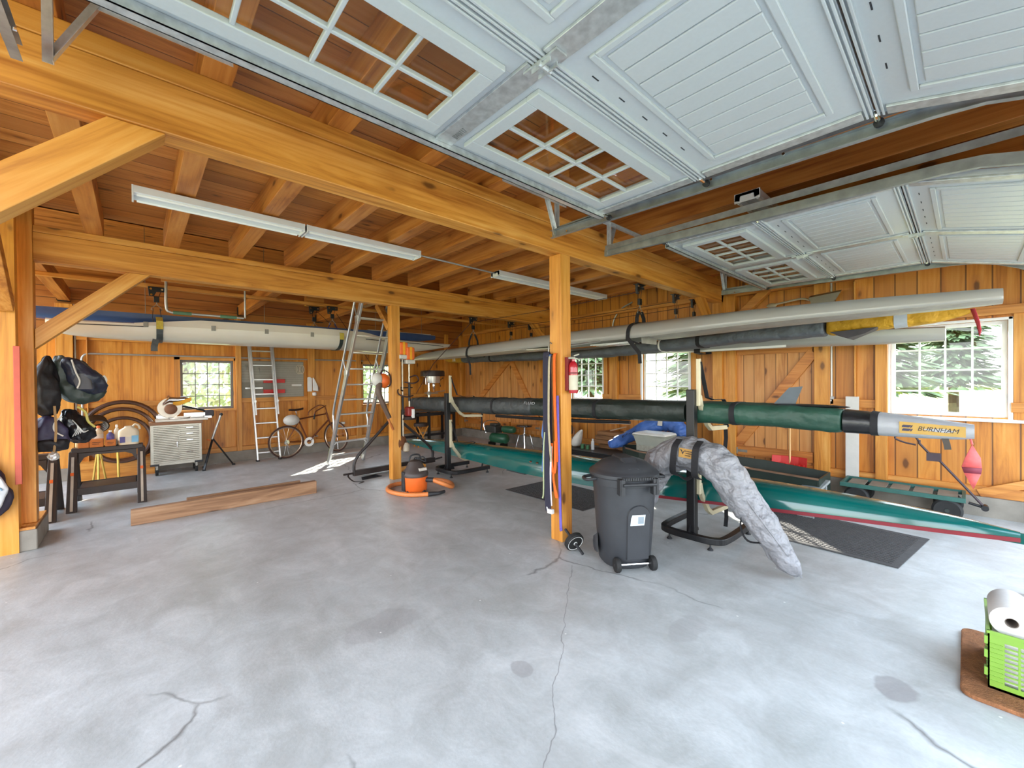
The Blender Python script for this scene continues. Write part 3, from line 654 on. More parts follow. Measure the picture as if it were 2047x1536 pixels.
# B: covered shell in grey and yellow
Bs = spline([(9.05, 5.9, 2.15, 2.15, .01), (8.75, 5.9, 2.19, 2.08, .07), (8.15, 5.9, 2.21, 2.045, .12), (6.6, 5.9, 2.21, 2.02, .18), (4.6, 5.9, 2.13, 1.985, .22), (3.3, 5.9, 2.19, 2.01, .23), (1.9, 5.9, 2.235, 2.07, .2), (1.0, 5.9, 2.26, 2.09, .16), (.45, 5.9, 2.285, 2.125, .12), (.12, 5.9, 2.27, 2.16, .06), (-.03, 5.9, 2.235, 2.215, .015)], 7)
def full(sts, y0, y1, n=16, wob=0, seed=0, grow=0):
    """closed cover section: rounded box through each station, with a little cloth ripple"""
    rnd = random.Random(seed); b = MB(); rs = []
    for y, x, zt, zb, hw in [s for s in sts if y0-1e-6 <= s[0] <= y1+1e-6]:
        c = (zt+zb)/2; h = (zt-zb)/2; r = []
        for k in range(n):
            a = 2*PI*k/n; q = 1+wob*math.sin(y*9+3*a+seed)*.5+wob*rnd.uniform(-.5, .5)
            r.append(Vector((x+(hw*q+grow)*math.copysign(abs(math.cos(a))**.65, math.cos(a)), y, c+(h*q+grow)*math.copysign(abs(math.sin(a))**.65, math.sin(a)))))
        rs.append(r)
    return b.rings(rs)
def at_y(sts, y):
    for p, q in zip(sts, sts[1:]):
        if min(p[0], q[0]) <= y <= max(p[0], q[0]): k_ = (y-p[0])/(q[0]-p[0]) if q[0] != p[0] else 0; return tuple(a+(c-a)*k_ for a, c in zip(p, q))
def cut(sts, ys):
    return sorted(sts+[at_y(sts, y) for y in ys if at_y(sts, y)], key=lambda s: -s[0])
Bs = cut(Bs, [8.15, 1.08, .50, .40])
t = thing('covered_shell', 'slung racing shell in a grey cloth cover with yellow ends, under the white one', 'boat', (5.9, 4.5, 2), 'racing shells')
crumple(full(Bs, 1.08, 8.15, wob=.05, seed=1).build('grey_cover', CVG, t, True), 0.03, 0.22); full(Bs, 8.15, 9.1, wob=.02, seed=2).build('yellow_end_cap', CVY, t, True)
crumple(full(Bs, -.1, 1.08, wob=.04, seed=3, grow=.004).build('yellow_bow_cover', CVY, t, True), 0.02, 0.14); full(Bs, .40, .50, grow=.009).build('pale_band', M('pale_grey_cloth', (168, 172, 178), .6), t, True)
b = MB(); b.add([(5.72, 1.02, 2.11), (5.72, .62, 2.13), (5.7, .72, 2.07), (5.7, .86, 2.03), (5.9, .84, 2.02), (5.9, 1.0, 2.09), (5.9, .62, 2.12)], [(0, 1, 2, 3), (0, 3, 4, 5), (1, 6, 4, 3, 2)])
b.build('loose_flap', M('dark_grey_cloth', (70, 66, 70), .8), t, True)
b = MB()
for y in (8.42, 8.5): s_ = at_y(Bs, y); b.box(5.9-s_[4]-.012, y-.012, 2.09, 5.9-s_[4]+.004, y+.012, 2.17)
b.build('white_mark', WPLA, t)
for y in (3.02, 4.72): full(cut(Bs, [y, y+.025]), y, y+.025, grow=.006).build('reflective_strip', WPLA, t, True)
for y in (7.0, 2.45): full(cut(Bs, [y, y+.05]), y, y+.05, grow=.007).build('cover_strap', WEB, t, True)
b = MB(); b.add([(5.9, -.03, 2.25), (5.88, -.06, 2.25), (5.86, -.09, 2.12), (5.9, -.1, 2.04), (5.94, -.07, 2.1), (5.91, -.09, 1.98)], [(0, 1, 2, 4), (2, 3, 4), (4, 3, 5)])
o = b.build('bow_flag', FLAG, t, True); solid(o, .004)
# C: white shell behind, against the right wall
Cs = spline([(7.2, 6.5, 2.22, 2.2, .02), (5.8, 6.5, 2.22, 2.13, .12), (4.3, 6.5, 2.21, 2.06, .17), (2.8, 6.5, 2.19, 2.02, .19), (1.5, 6.5, 2.17, 2.01, .17), (.7, 6.5, 2.155, 1.99, .13), (.15, 6.5, 2.13, 1.99, .08)], 6)
t = thing('racing_shell', 'white racing shell hung farthest back along the right wall, its end crossing the big window', 'boat', (6.5, 3.7, 2), 'racing shells')
open_hull(Cs, pw=.6).build('hull', HULLW, t, True); deck(Cs, 0, 7.3).build('deck', HULLW, t)
b = MB(); b.strap([(6.36, y, 2.03) for y in (1.6, 2.2, 2.8)], .03, (0, 0, 1), .006); b.build('keel_strip', WPLA, t)
b = MB(); b.strap([(6.29, 2.74, 2.26), (6.29, 2.74, 2.0), (6.5, 2.74, 1.985), (6.71, 2.74, 2.0), (6.71, 2.74, 2.26)], .09, (0, 1, 0), .008); b.build('sling', WEB, t)
# D: covered shell on the racks
D = spline([(7.72, 4.3, 1.22, 1.10, .10), (7.6, 4.3, 1.27, 1.05, .17), (6.6, 4.3, 1.315, 1.04, .20), (5.0, 4.3, 1.335, 1.075, .21), (4.0, 4.3, 1.35, 1.105, .22), (2.9, 4.3, 1.365, 1.125, .22), (2.1, 4.3, 1.375, 1.15, .21), (1.4, 4.3, 1.375, 1.165, .20), (.9, 4.3, 1.365, 1.155, .18), (.42, 4.3, 1.325, 1.155, .15), (.1, 4.3, 1.285, 1.16, .12), (-.04, 4.3, 1.265, 1.175, .09)], 7)
D = cut(D, [4.95, 4.1, 1.92, 1.45, .66, .45])
t = thing('covered_shell', 'racing shell on the two racks in a dark vinyl cover with a silver labelled end', 'boat', (4.3, 3.8, 1.04), 'racing shells')
crumple(full(D, 4.1, 7.8, wob=.035, seed=4).build('charcoal_cover', CVD, t, True), 0.035, 0.2); full(D, 1.92, 4.1, wob=.015, seed=5).build('black_green_cover', CVK, t, True)
crumple(full(D, .66, 1.92, wob=.03, seed=6).build('green_cover', CVN, t, True), 0.025, 0.16); full(D, .45, .66, grow=-.002).build('black_panel', CVB, t, True); full(D, -.1, .45, wob=.008, seed=7, grow=.003).build('silver_end', CVS, t, True, bev=0)
for y in (4.95, 3.0, 1.45, .45): full(cut(D, [y, y+.045]), y, y+.045, grow=.006).build('cover_strap', WEB, t, True)
s0, s1 = at_y(D, .24), at_y(D, -.0)
lx = lambda y: 4.3-at_y(D, y)[4]-.007
mid = lambda y: (at_y(D, y)[2]+at_y(D, y)[3])/2
b = MB(); ya, yb = .33, .0
b.add([(lx(ya), ya, mid(ya)-.042), (lx(yb), yb, mid(yb)-.036), (lx(yb), yb, mid(yb)+.036), (lx(ya), ya, mid(ya)+.042), (lx(ya)+.02, ya, mid(ya)-.042), (lx(yb)+.02, yb, mid(yb)-.036), (lx(yb)+.02, yb, mid(yb)+.036), (lx(ya)+.02, ya, mid(ya)+.042)], [(0, 1, 2, 3), (4, 7, 6, 5), (0, 4, 5, 1), (1, 5, 6, 2), (2, 6, 7, 3), (3, 7, 4, 0)])
lab_ = b.build('name_label', BRASS, t); lab_['_o'] = t['_o']
axv = (Vector((lx(yb), yb, mid(yb)))-Vector((lx(ya), ya, mid(ya)))).normalized(); ayv = Vector((0, 0, 1)); ayv = (ayv-axv*ayv.dot(axv)).normalized(); nv = axv.cross(ayv)
pt = lambda y, dz=0: Vector((lx(ya)+(lx(yb)-lx(ya))*(ya-y)/(ya-yb), y, mid(ya)+(mid(yb)-mid(ya))*(ya-y)/(ya-yb)+dz))+nv*.0012
text(None, 'lettering', 'BURNHAM', INK, lab_, pt(.135), axv, ayv, .046, .25, width=.205)
b = MB()
for dz in (.012, -.014):
    o_ = pt(.292, dz); b.prism([(-.024, -.009), (.012, -.009), (.02, 0), (.026, .009), (-.016, .009), (-.022, .004)], o_, axv, ayv, nv, .0008); b.prism([(.016, -.009), (.026, -.009), (.034, .009), (.028, .009)], o_, axv, ayv, nv, .0008)
b.build('logo', M('blue_black_print', (46, 44, 70), .6), lab_)
text(None, 'cover_lettering', 'FLUID', M('grey_print', (150, 152, 152), .6), t, (4.3-.225, 4.12, 1.285), (0, -1, 0), (0, 0, 1), .05, .2, width=.22)
b = MB(); b.prism([(0, 0), (.17, 0), (.04, .16), (-.06, .17)], (4.306, 1.02, 1.36), (0, 1, 0), (0, 0, 1), (1, 0, 0), .012); b.build('skeg_fin', M('blue_grey_fin', (70, 82, 92), .4), t)
b = MB(); b.sphere((4.3, .95, 1.362), .1, .32, .016, 16, 8); b.build('fin_patch', CVB, t, True)
b = MB(); b.strap([(4.22, .10, 1.17), (4.215, .09, 1.13), (4.22, .085, 1.09)], .035, (0, 1, 0), .005); b.build('loose_strap', M('grey_webbing', (78, 72, 66), .8), t)
b = MB(); b.tube([(4.3, -.02, 1.18), (4.29, -.03, 1.13)], .006, 6); b.add([(4.29, -.03, 1.13), (4.27, .005, 1.03), (4.27, .02, .97), (4.29, -.035, .97), (4.3, -.075, .97), (4.3, -.07, 1.04), (4.285, .01, .93), (4.295, -.07, .93), (4.29, -.035, .82), (4.285, -.03, 1.04)], [(0, 1, 9), (1, 2, 3, 9), (0, 9, 5), (9, 3, 4, 5), (6, 8, 7)]); b.cur = 1
b.add([(4.27, .02, .97), (4.3, -.075, .97), (4.295, -.07, .93), (4.285, .01, .93)], [(0, 1, 2, 3)])
o = b.build('warning_flag', [M('pink_red_cloth', (216, 96, 96), .7, var=.2, sc_=20), M('dark_red_band', (120, 44, 62), .7)], t, True); solid(o, .004)
b = MB(); b.tube([(4.13, 4.9, 1.06), (4.15, 3.6, 1.075), (4.2, 2.6, 1.11)], .022, 8); b.tube([(4.3, 4.6, 1.05), (4.3, 2.8, 1.09)], .016, 8); b.build('rigger_tubes', BLACK, t, True)
# E: teal shell on the lower arms
E_ = spline([(8.12, 4.35, .315, .35, .03), (7.6, 4.35, .30, .42, .10), (6.6, 4.35, .285, .49, .17), (5.1, 4.36, .275, .545, .24), (4.1, 4.37, .275, .57, .27), (3.2, 4.38, .30, .59, .28), (2.3, 4.39, .345, .61, .28), (1.4, 4.41, .41, .63, .24), (.65, 4.43, .455, .615, .18), (.1, 4.45, .475, .58, .11), (-.25, 4.46, .485, .535, .03)], 7)
t = thing('racing_shell', 'glossy teal racing shell with a red trim line lying on the low rack arms', 'boat', (4.38, 3.9, .28), 'racing shells')
h = open_hull(E_, pw=.7).build('hull', TEAL, t, True); deck(E_, -.3, 8.2, .03, inset=.004).build('deck', M('dark_green_deck', (30, 64, 56), .4), t)
b = MB(); rs = []
for y, x, zg, zk, hw in E_:
    if y < 2.7: f_ = hw*math.cos(.12)**.8+.004; rs.append([Vector((x-f_, y, zg-.012)), Vector((x-f_-.003, y, zg+.018)), Vector((x-f_+.008, y, zg+.018)), Vector((x-f_+.008, y, zg-.012))])
b.rings(rs); b.build('red_trim_line', REDT, t)
b = MB(); b.box(4.452, -.27, .455, 4.468, -.12, .53); b.build('rudder', TEAL, t, bev=.004)
b = MB(); b.box(4.2, 4.35, .225, 4.5, 4.75, .265); b.build('footplate', BLACKM, t)
b = MB()
for y in (4.15, 4.02): b.sphere((4.37-.235, y, .45), .03, .03, .02, 10, 6)
b.build('rigger_plate', CHROME, t, True)
b = MB()
for y, z in ((.95, .55), (.88, .55)): s_ = at_y(E_, y); b.sphere((s_[1]-s_[4]*.72, y, z), .008, .014, .008, 8, 6)
b.build('scuff', M('pale_scuff', (150, 200, 190), .6), t, True)
# F, G: white double and blue hull slung in the rear bay
F = spline([(-.80, 7.6, 2.40, 2.36, .03), (-.62, 7.6, 2.395, 2.23, .10), (.15, 7.6, 2.40, 2.19, .24), (1.5, 7.6, 2.415, 2.185, .31), (2.6, 7.6, 2.42, 2.185, .31), (3.6, 7.6, 2.405, 2.165, .24), (4.4, 7.6, 2.40, 2.235, .12), (5.1, 7.6, 2.385, 2.355, .02)], 7)
t = thing('racing_shell', 'wide white rowing shell slung across the rear bay in front of the blue one', 'boat', (2.2, 7.6, 2.18), 'racing shells')
HULLF = M('gelcoat_lifted_for_shade', (206, 198, 184), .35, var=.03, sc_=3, coat=.2); open_hull(F, 'x', .6).build('hull', HULLF, t, True); deck(F, -1, 5.2, .04, 'x').build('deck', HULLF, t)  # white hull's colour lightened and warmed to offset the shade it hangs in
b = MB(); rs = []
for s_ in F:
    if -.1 < s_[0] < 3.6:
        k_ = min(1, (s_[0]+.1)/.8, (3.6-s_[0])/.5); k_ = max(k_, 0)*.09; yy = 7.6-s_[4]+.0
        rs.append([Vector((s_[0], yy-.004, s_[2]-.02)), Vector((s_[0], yy+.01, s_[2]+k_)), Vector((s_[0], yy+.02, s_[2]+k_)), Vector((s_[0], yy+.012, s_[2]-.02))])
b.rings(rs); b.build('washboard', HULLF, t, True)
for xa, xb in ((-.75, .12), (3.1, 4.9)):
    b = MB(); b.strap([(x, 7.6-at_y(F, x)[4]*.985-.004, at_y(F, x)[2]-.035) for x in [xa+(xb-xa)*i/10 for i in range(11)]], .012, (0, 0, 1), .004); b.build('deck_seam', INK, t)
for x in (.12, .85, 1.52, 2.18): b = MB(); b.box(x-.025, 7.6-at_y(F, x)[4]-.012, 2.36, x+.025, 7.6-at_y(F, x)[4]+.01, 2.43); b.build('oarlock_plate', M('grey_plate', (130, 126, 118), .5, .4), t)
G = spline([(-1.6, 8.05, 2.60, 2.55, .03), (-.6, 8.05, 2.60, 2.44, .17), (1.2, 8.05, 2.60, 2.42, .23), (3.2, 8.05, 2.61, 2.42, .20), (4.4, 8.05, 2.625, 2.46, .12), (5.0, 8.05, 2.62, 2.54, .03)], 7)
t = thing('racing_shell', 'slender blue shell slung in the rear bay behind the white one', 'boat', (1.7, 8.05, 2.4), 'racing shells')
open_hull(G, 'x', .7).build('hull', NAVY, t, True); deck(G, -1.7, 5.1, .03, 'x', .01).build('deck', HULLW, t)
# dark open dinghy on the floor behind the teal shell, with its thwart
DING = M('dark_green_paint', (30, 44, 38), .45, var=.2, sc_=6); t = thing('dinghy', 'dark green flat-bottomed dinghy on the floor by the plank door', 'boat', (6.15, 2.6, 0), 'small boats')
b = MB(); rs = []
for y, hw, z in ((1.17, .30, .40), (1.9, .38, .44), (2.8, .42, .455), (3.5, .36, .46), (3.8, .24, .47), (4.0, .03, .48)):
    x = 6.25; bt = .05 if y < 3.6 else .05+.3*(y-3.6)
    rs.append([Vector((x-hw, y, z)), Vector((x-hw*.8, y, bt)), Vector((x+hw*.8, y, bt)), Vector((x+hw, y, z)), Vector((x+hw-.02, y, z)), Vector((x+max(hw*.8-.02, .005), y, bt+.02)), Vector((x-max(hw*.8-.02, .005), y, bt+.02)), Vector((x-hw+.02, y, z))])
b.rings(rs); b.build('hull', DING, t)
b = MB(); b.box(5.95, 1.165, .05, 6.55, 1.185, .4); b.build('transom', DING, t)
b = MB(); b.strap([(6.25-hw-.008, y, z+.004) for y, hw, z in ((1.17, .30, .40), (1.9, .38, .44), (2.8, .42, .455), (3.5, .36, .46), (3.8, .24, .47))], .03, (1, 0, 0), .02); b.build('gunwale', wood('gunwale_wood', (112, 84, 64), (80, 56, 40), (140, 108, 84), 'Y'), t)
b = MB(); b.strap([(6.25-hw*.92-.004, y, z*.72) for y, hw, z in ((1.3, .31, .40), (1.9, .38, .44), (2.8, .42, .455))], .012, (0, 0, 1), .01); b.build('rub_rail', BLACK, t)
b = MB(); b.box(5.9, 3.22, .43, 6.6, 3.52, .45); b.build('thwart', DING, t)
b = MB(); b.box(5.925, 1.83, .33, 5.935, 2.0, .338); b.build('maker_plate', WPLA, t)
b = MB(); b.bar((5.62, 1.25, .27), (6.3, 1.22, .33), .2, .03); b.box(6.2, 1.14, .0, 6.23, 1.3, .32); b.box(5.66, 1.16, 0, 5.69, 1.32, .26)
tag(b.build('plank_bench', M('grey_painted_board', (136, 142, 142), .6, var=.1), bev=.004), 'grey board bench at the near end of the dark dinghy', 'bench')
# ------------------------------------------------------------------ hoists
ROPE = M('dark_rope', (58, 30, 28), .8, var=.3, sc_=60)
def hoist(x, y, zt, zl, zs, label, strapmat=WEB, s_=1, split=.11):
    """pulley hoist: plate under the timber, cord pair, lower pulley with hook at zl, sling ends down to zs"""
    t = thing('pulley_hoist', label, 'hoist', (x, y, zl), 'pulley hoists')
    b = MB(); b.prism([(-.09, 0), (.09, 0), (.09, -.06), (.0, -.065), (-.03, -.13), (-.08, -.13)], (x, y, zt), (1, 0, 0), (0, 0, 1), (0, 1, 0), .03); b.box(x-.09, y-.02, zt-.008, x+.09, y+.06, zt); b.build('mount_plate', BLACK, t, bev=.003)
    b = MB()
    for dx, dz in ((-.06, -.03), (.06, -.03), (-.055, -.11)): b.cyl((x+dx, y-.008, zt+dz), (x+dx, y+.004, zt+dz), .014, 10)
    b.build('bolts', CHROME, t)
    b = MB(); b.cyl((x-.055, y+.005, zt-.11), (x-.055, y+.025, zt-.11), .022, 14); b.build('pulley_wheel', BLACKM, t)
    b = MB(); b.tube([(x-.035, y+.015, zt-.12), (x-.02, y+.015, zl+.12)], .004, 5); b.tube([(x+.045, y+.015, zt-.06), (x+.02, y+.015, zl+.12)], .004, 5); b.build('cord', ROPE, t)
    b = MB(); b.box(x-.03, y, zl+.06, x+.03, y+.03, zl+.14); b.cyl((x, y-.004, zl+.1), (x, y+.034, zl+.1), .028, 12); b.build('lower_pulley', BLACK, t, bev=.003)
    b = MB()
    for q in (-1, 1): b.tube(bez([(x, y+.015, zl+.06), (x+q*.012, y+.015, zl+.02), (x+q*.05, y+.015, zl-.02), (x+q*.055, y+.015, zl-.05), (x+q*.03, y+.015, zl-.05)], 4), .005, 6)
    b.build('hook', STEEL, t, True)
    b = MB()
    for q in (-1, 1): b.strap([(x+q*.035, y+.015, zl-.03), (x+q*(.05+split)*.6, y+.01, zl*.5+zs*.5-.02), (x+q*split, y+.01, zs)], .05, (0, 1, 0), .006)
    b.build('sling_end', strapmat, t); return t
hoist(4.9, 2.86, 2.848, 2.52, 2.33, 'pulley hoist on the front beam above the white shell', split=.09)
hoist(5.9, 2.86, 2.848, 2.50, 2.26, 'middle pulley hoist of the three on the front beam'); hoist(6.5, 2.86, 2.848, 2.52, 2.22, 'rightmost pulley hoist on the front beam')
hoist(4.9, 6.47, 2.848, 2.55, 2.29, 'pulley hoist on the rear beam nearest its post'); hoist(5.9, 6.47, 2.848, 2.5, 2.24, 'middle pulley hoist on the rear beam'); hoist(6.5, 6.47, 2.848, 2.52, 2.24, 'rightmost pulley hoist on the rear beam')
b = MB(); b.box(-1.5, 7.66, 2.95, 7.2, 7.72, 3.0); tag(b.build('purlin', WX, bev=.004), 'thin pine purlin across the rear bay carrying the hoists', 'beam')
hoist(.24, 7.6, 2.95, 2.68, 2.42, 'pulley hoist over the left end of the wide white shell', split=.03); hoist(2.62, 7.6, 2.95, 2.68, 2.42, 'pulley hoist over the right half of the wide white shell', M('purple_webbing', (62, 56, 100), .8))
hoist(2.45, 8.05, 2.99, 2.66, 2.5, 'pulley hoist with a yellow sling over the slender blue shell', WEBY)
b = MB(); b.box(2.3, 7.98, 2.99, 2.6, 8.12, 3.2); tag(b.build('hoist_block', WX), 'short pine block holding the blue shell hoist', 'block')
# slings round the hulls
def sling(sts, y, w_, mat, label, grow=.012, along='y', top=0, tail=None):
    s_ = at_y(sts, y); r = sec((y, s_[1], s_[2], s_[3], s_[4]+grow), 14, .7); c = Vector((s_[1], y, s_[2])); up = 1 if s_[3] > s_[2] else -1
    pts = [p+Vector((0, 0, up*grow*math.sin(PI*i/14))) for i, p in enumerate(r)]
    if up > 0: pts = [pts[0]] + pts[1:]
    pts = [Vector((s_[1]+s_[4]+grow, y, s_[2]-up*.02))]+pts+[Vector((s_[1]-s_[4]-grow, y, s_[2]-up*.02)), Vector((s_[1], y, s_[2]-up*.055)), Vector((s_[1]+s_[4]+grow, y, s_[2]-up*.021))]
    wv = (0, 1, 0)
    if along == 'x': pts = [Vector((p.y, p.x, p.z)) for p in pts]; wv = (1, 0, 0)
    b = MB(); b.strap(pts, w_, wv, .005)
    if tail: b.strap(tail, w_, wv, .005)
    return tag(b.build('sling_strap', mat), label, 'strap', 'boat slings')
sling(A, 2.88, .05, WEB, 'black sling round the middle of the white keel-up shell', tail=[(4.6, 2.87, 2.12), (4.58, 2.7, 1.93), (4.58, 2.69, 1.80)])
sling(A, 6.42, .05, WEB, 'black sling round the far part of the white keel-up shell', tail=[(4.7, 6.42, 2.09), (4.68, 6.3, 1.9), (4.68, 6.29, 1.72)])
sling(F, .26, .07, CVD, 'dark sling with a yellow patch at the left of the wide white shell', along='x', tail=[(.22, 7.33, 2.2), (.2, 7.32, 2.1), (.2, 7.32, 2.04)])
sling(F, 2.66, .06, CVK, 'dark sling at the right half of the wide white shell', along='x')
for x in (.26, 2.66):
    b = MB(); b.strap([(x, 7.6-at_y(F, x)[4]-.028, 2.34), (x, 7.6-at_y(F, x)[4]-.02, 2.45), (x, 7.6-.1, 2.52)], .072, (1, 0, 0), .004); tag(b.build('strap_pad', WEBY), 'yellow pad on the %s sling of the wide white shell' % ('left' if x < 1 else 'right'), 'pad', 'sling pads')
# long hoist ropes
def rope(pts, label, r=.005, mat=ROPE): b = MB(); b.tube(pts, r, 5); return tag(b.build('hoist_rope', mat, None, True), label, 'rope', 'hoist ropes')
rope([(4.84, 2.88, 2.74), (4.84, 4.6, 2.72), (4.84, 6.48, 2.74)], 'rope running between the two hoists of the white shell')
rope([(5.85, 2.88, 2.74), (5.85, 4.6, 2.71), (5.85, 6.48, 2.74)], 'rope running between the two middle hoists'); rope([(6.45, 2.88, 2.74), (6.45, 4.6, 2.71), (6.45, 6.48, 2.74)], 'rope running between the two rightmost hoists')
rope([(4.84, 6.49, 2.73), (4.40, 7.15, 1.95), (4.24, 7.55, 1.36)], 'rope slanting down from the rear hoist to the far end of the covered shell', .007)
rope([(2.7, 7.64, 2.84), (3.35, 7.9, 2.1), (3.95, 8.2, 1.38)], 'rope slanting down behind the loft ladder', .005); rope([(2.52, 8.08, 2.9), (2.62, 7.7, 2.65)], 'short rope between the rear hoists', .005)
# ------------------------------------------------------------------ racks
ARM = M('rack_arm_cream', (196, 186, 156), .45, .3, var=.06)
def rack(x, y, label, tiers, htop, tops):
    t = thing('boat_rack', label, 'rack', (x, y, 0), 'boat racks')
    b = MB(); b.box(x-.04, y-.04, .06, x+.04, y+.04, htop); b.build('upright', BLACK, t, bev=.006)
    p = bez([(x+.66, y+.30, .09), (x+.1, y+.30, .09), (x-.06, y+.24, .09), (x-.09, y, .09), (x-.06, y-.24, .09), (x+.1, y-.30, .09), (x+.66, y-.30, .09)], 6)
    b = MB(); b.strap(p, .06, (0, 0, 1), .06); b.build('base_frame', BLACK, t, bev=.008)
    for dx, dy in ((-.07, .2), (-.07, -.2), (.62, .3), (.62, -.3)):
        f = MB(); f.cyl((x+dx, y+dy, .012), (x+dx, y+dy, .06), .008, 8); f.lathe([(.026, 0), (.026, .008), (.01, .025)], (x+dx, y+dy, 0), n=12); f.build('levelling_foot', BLACKM, t, True)
    b = MB(); b.prism([(-.09, .03), (.13, .03), (.13, .05), (0, .2), (-.09, .05)], (x, y-.006, .06), (1, 0, 0), (0, 0, 1), (0, 1, 0), .012); b.build('gusset', BLACK, t)
    for (z0, zt), zb in zip(tiers, tops):
        a = MB(); a.box(x+.005, y-.075, z0+.24, x+.045, y-.04, zt); a.build('channel', ARM, t, bev=.004)
        a = MB(); a.strap([(x+.03, y-.058, z0+.34), (x+.08, y-.058, z0+.22), (x+.22, y-.058, z0+.05), (x+.30, y-.058, z0), (x+.70, y-.058, z0-.02)], .04, (0, 1, 0), .045); a.build('arm', ARM, t, bev=.004)
        a = MB(); a.strap([(x+.03, y-.07, zt-.03), (x+.14, y-.09, zb+.04), (x+.24, y-.11, zb+.012), (x+.46, y-.12, zb+.012), (x+.68, y-.1, zb-.12), (x+.7, y-.06, z0)], .04, (0, 1, 0), .004); a.build('hold_down_strap', WEB, t)
        a = MB(); a.strap([(x+.69, y-.058, z0-.02), (x+.7, y-.058, z0-.14), (x+.68, y-.05, z0-.3)], .04, (0, 1, 0), .004); a.cyl((x+.69, y-.09, z0-.005), (x+.69, y-.03, z0-.005), .012, 8); a.build('loose_strap', WEB, t)
    return t
rack(3.93, 5.95, 'black steel boat rack with cream arms, the farther one by the shop vac', ((1.0, 1.70), (.24, .95)), 1.4, (1.33, .525))
rack(4.03, 1.81, 'black steel boat rack with cream arms, the nearer one under the grey draped cover', ((1.1, 1.80), (.24, .70)), 1.5, (1.38, .635))
# ------------------------------------------------------------------ things on the left and in the rear bay
def lthing(name, label, cat, loc, rotz=0, group=None):
    """a thing whose parts are modelled in its own local frame"""
    o = thing(name, label, cat, loc, group); o['_o'] = (0, 0, 0); o.rotation_euler = (0, 0, R(rotz)); return o
ORANGE = M('orange_plastic', (226, 104, 36), .45, var=.06); RED = M('red_plastic', (206, 44, 40), .4, var=.06); CARD = M('cardboard', (196, 118, 58), .85, var=.1, sc_=20)
PURP = M('purple_print', (84, 78, 140), .5, var=.1); PAPER = M('paper_label', (214, 208, 196), .7, var=.04); TAN = M('tan_plastic', (206, 178, 124), .5, var=.08)
# fluorescent strip lights
LIGHTB = M('white_strip_light', (218, 220, 218), .45, var=.03); TUBE = M('lamp_tube', (236, 236, 230), .3, var=.02)
def strip_light(x0, x1, y, z, label, hang=0):
    t = thing('strip_light', label, 'light', ((x0+x1)/2, y, z), 'fluorescent strip lights')
    b = MB(); b.prism([(-.1, .0), (-.055, -.012), (-.05, .03), (.05, .03), (.055, -.012), (.1, 0), (.095, .06), (-.095, .06)], (x0, y, z), (0, 1, 0), (0, 0, 1), (1, 0, 0), x1-x0); b.build('housing', LIGHTB, t, bev=.003)
    for dy in (-.075, .075): b = MB(); b.cyl((x0+.03, y+dy, z-.008), (x1-.03, y+dy, z-.008), .013, 10); b.build('lamp_tube', TUBE, t, True)
    for xe in (x0, x1-.012): b = MB(); b.box(xe, y-.1, z-.02, xe+.012, y+.1, z+.06); b.build('end_cap', LIGHTB, t, bev=.002)
    if hang:
        for xe in (x0+.2, x1-.2): b = MB(); b.tube([(xe, y, z+.06), (xe, y, hang)], .004, 5); b.build('hanging_wire', STEEL, t)
strip_light(.0, 1.285, 4.57, 3.135, 'strip light at the left end of the row under the joists'); strip_light(1.30, 2.60, 4.57, 3.135, 'strip light in the middle of the row, left of the post')
strip_light(3.9, 6.55, 4.62, 3.14, 'strip light crossing behind the post with the fire extinguisher'); strip_light(3.85, 5.6, 1.25, 3.13, 'strip light partly hidden behind the farther garage door')
strip_light(-.06, 2.0, 8.8, 2.64, 'strip light over the white and blue shells in the rear bay', 4.1); strip_light(3.75, 5.3, 8.8, 2.68, 'strip light behind the post with the string trimmers', 4.1)
b = MB(); b.tube([(2.61, 4.57, 3.17), (3.9, 4.62, 3.17)], .012, 8); tag(b.build('conduit', PIPE, None, True), 'thin conduit joining the strip lights under the joists', 'conduit', 'conduits')
# hanging bar with green grips
t = thing('hanging_bar', 'hanging pipe bar with two green grips under the rear beam', 'bar', (.8, 7.3, 2.55))
b = MB(); b.tube(bez([(.33, 7.3, 3.0), (.33, 7.3, 2.64), (.37, 7.3, 2.58), (.42, 7.3, 2.575)], 5)+[Vector((1.22, 7.3, 2.575))], .016, 10); b.tube([(1.24, 7.3, 3.0), (1.24, 7.3, 2.575)], .012, 8); b.build('pipe', PIPE, t, True)
for x in (.5, 1.03): b = MB(); b.cyl((x-.1, 7.3, 2.575), (x+.1, 7.3, 2.575), .024, 12); b.build('grip', M('green_foam', (86, 122, 96), .8), t, True)
b = MB(); b.box(.28, 7.27, 2.985, 1.3, 7.33, 3.2); tag(b.build('hanger_block', WX), 'pine block the pipe bar hangs from', 'block')
# conduit loop on the back wall, cable and outlets
b = MB(); b.tube([(-.66, YB-.06, .9), (-.66, YB-.06, 2.02)]+arc((-.56, YB-.06, 2.03), .10, 180, 90, 5)+[Vector((4.2, YB-.06, 2.125))], .016, 8); tag(b.build('conduit', PIPE, None, True), 'copper-coloured conduit bending along the back wall above the window', 'conduit', 'conduits')
b = MB(); b.tube([(-.735, YB-.05, .3), (-.735, YB-.05, 2.95)], .014, 8); tag(b.build('conduit', PIPE, None, True), 'upright conduit beside the back-wall post at the left', 'conduit', 'conduits')
def outlet(x, z, label):
    t = thing('outlet', label, 'outlet', (x, YB-.03, z), 'outlets'); b = MB(); b.box(x-.045, YB-.05, z-.03, x+.045, YB, z+.03); b.build('box', PIPE, t, bev=.004); b = MB(); b.box(x-.03, YB-.055, z-.018, x+.03, YB-.049, z+.018); b.build('cover_plate', WPLA, t, bev=.002)
outlet(3.7, .62, 'outlet low on the back wall right of the bicycle'); outlet(3.86, 2.02, 'outlet high on the back wall behind the loft ladder')
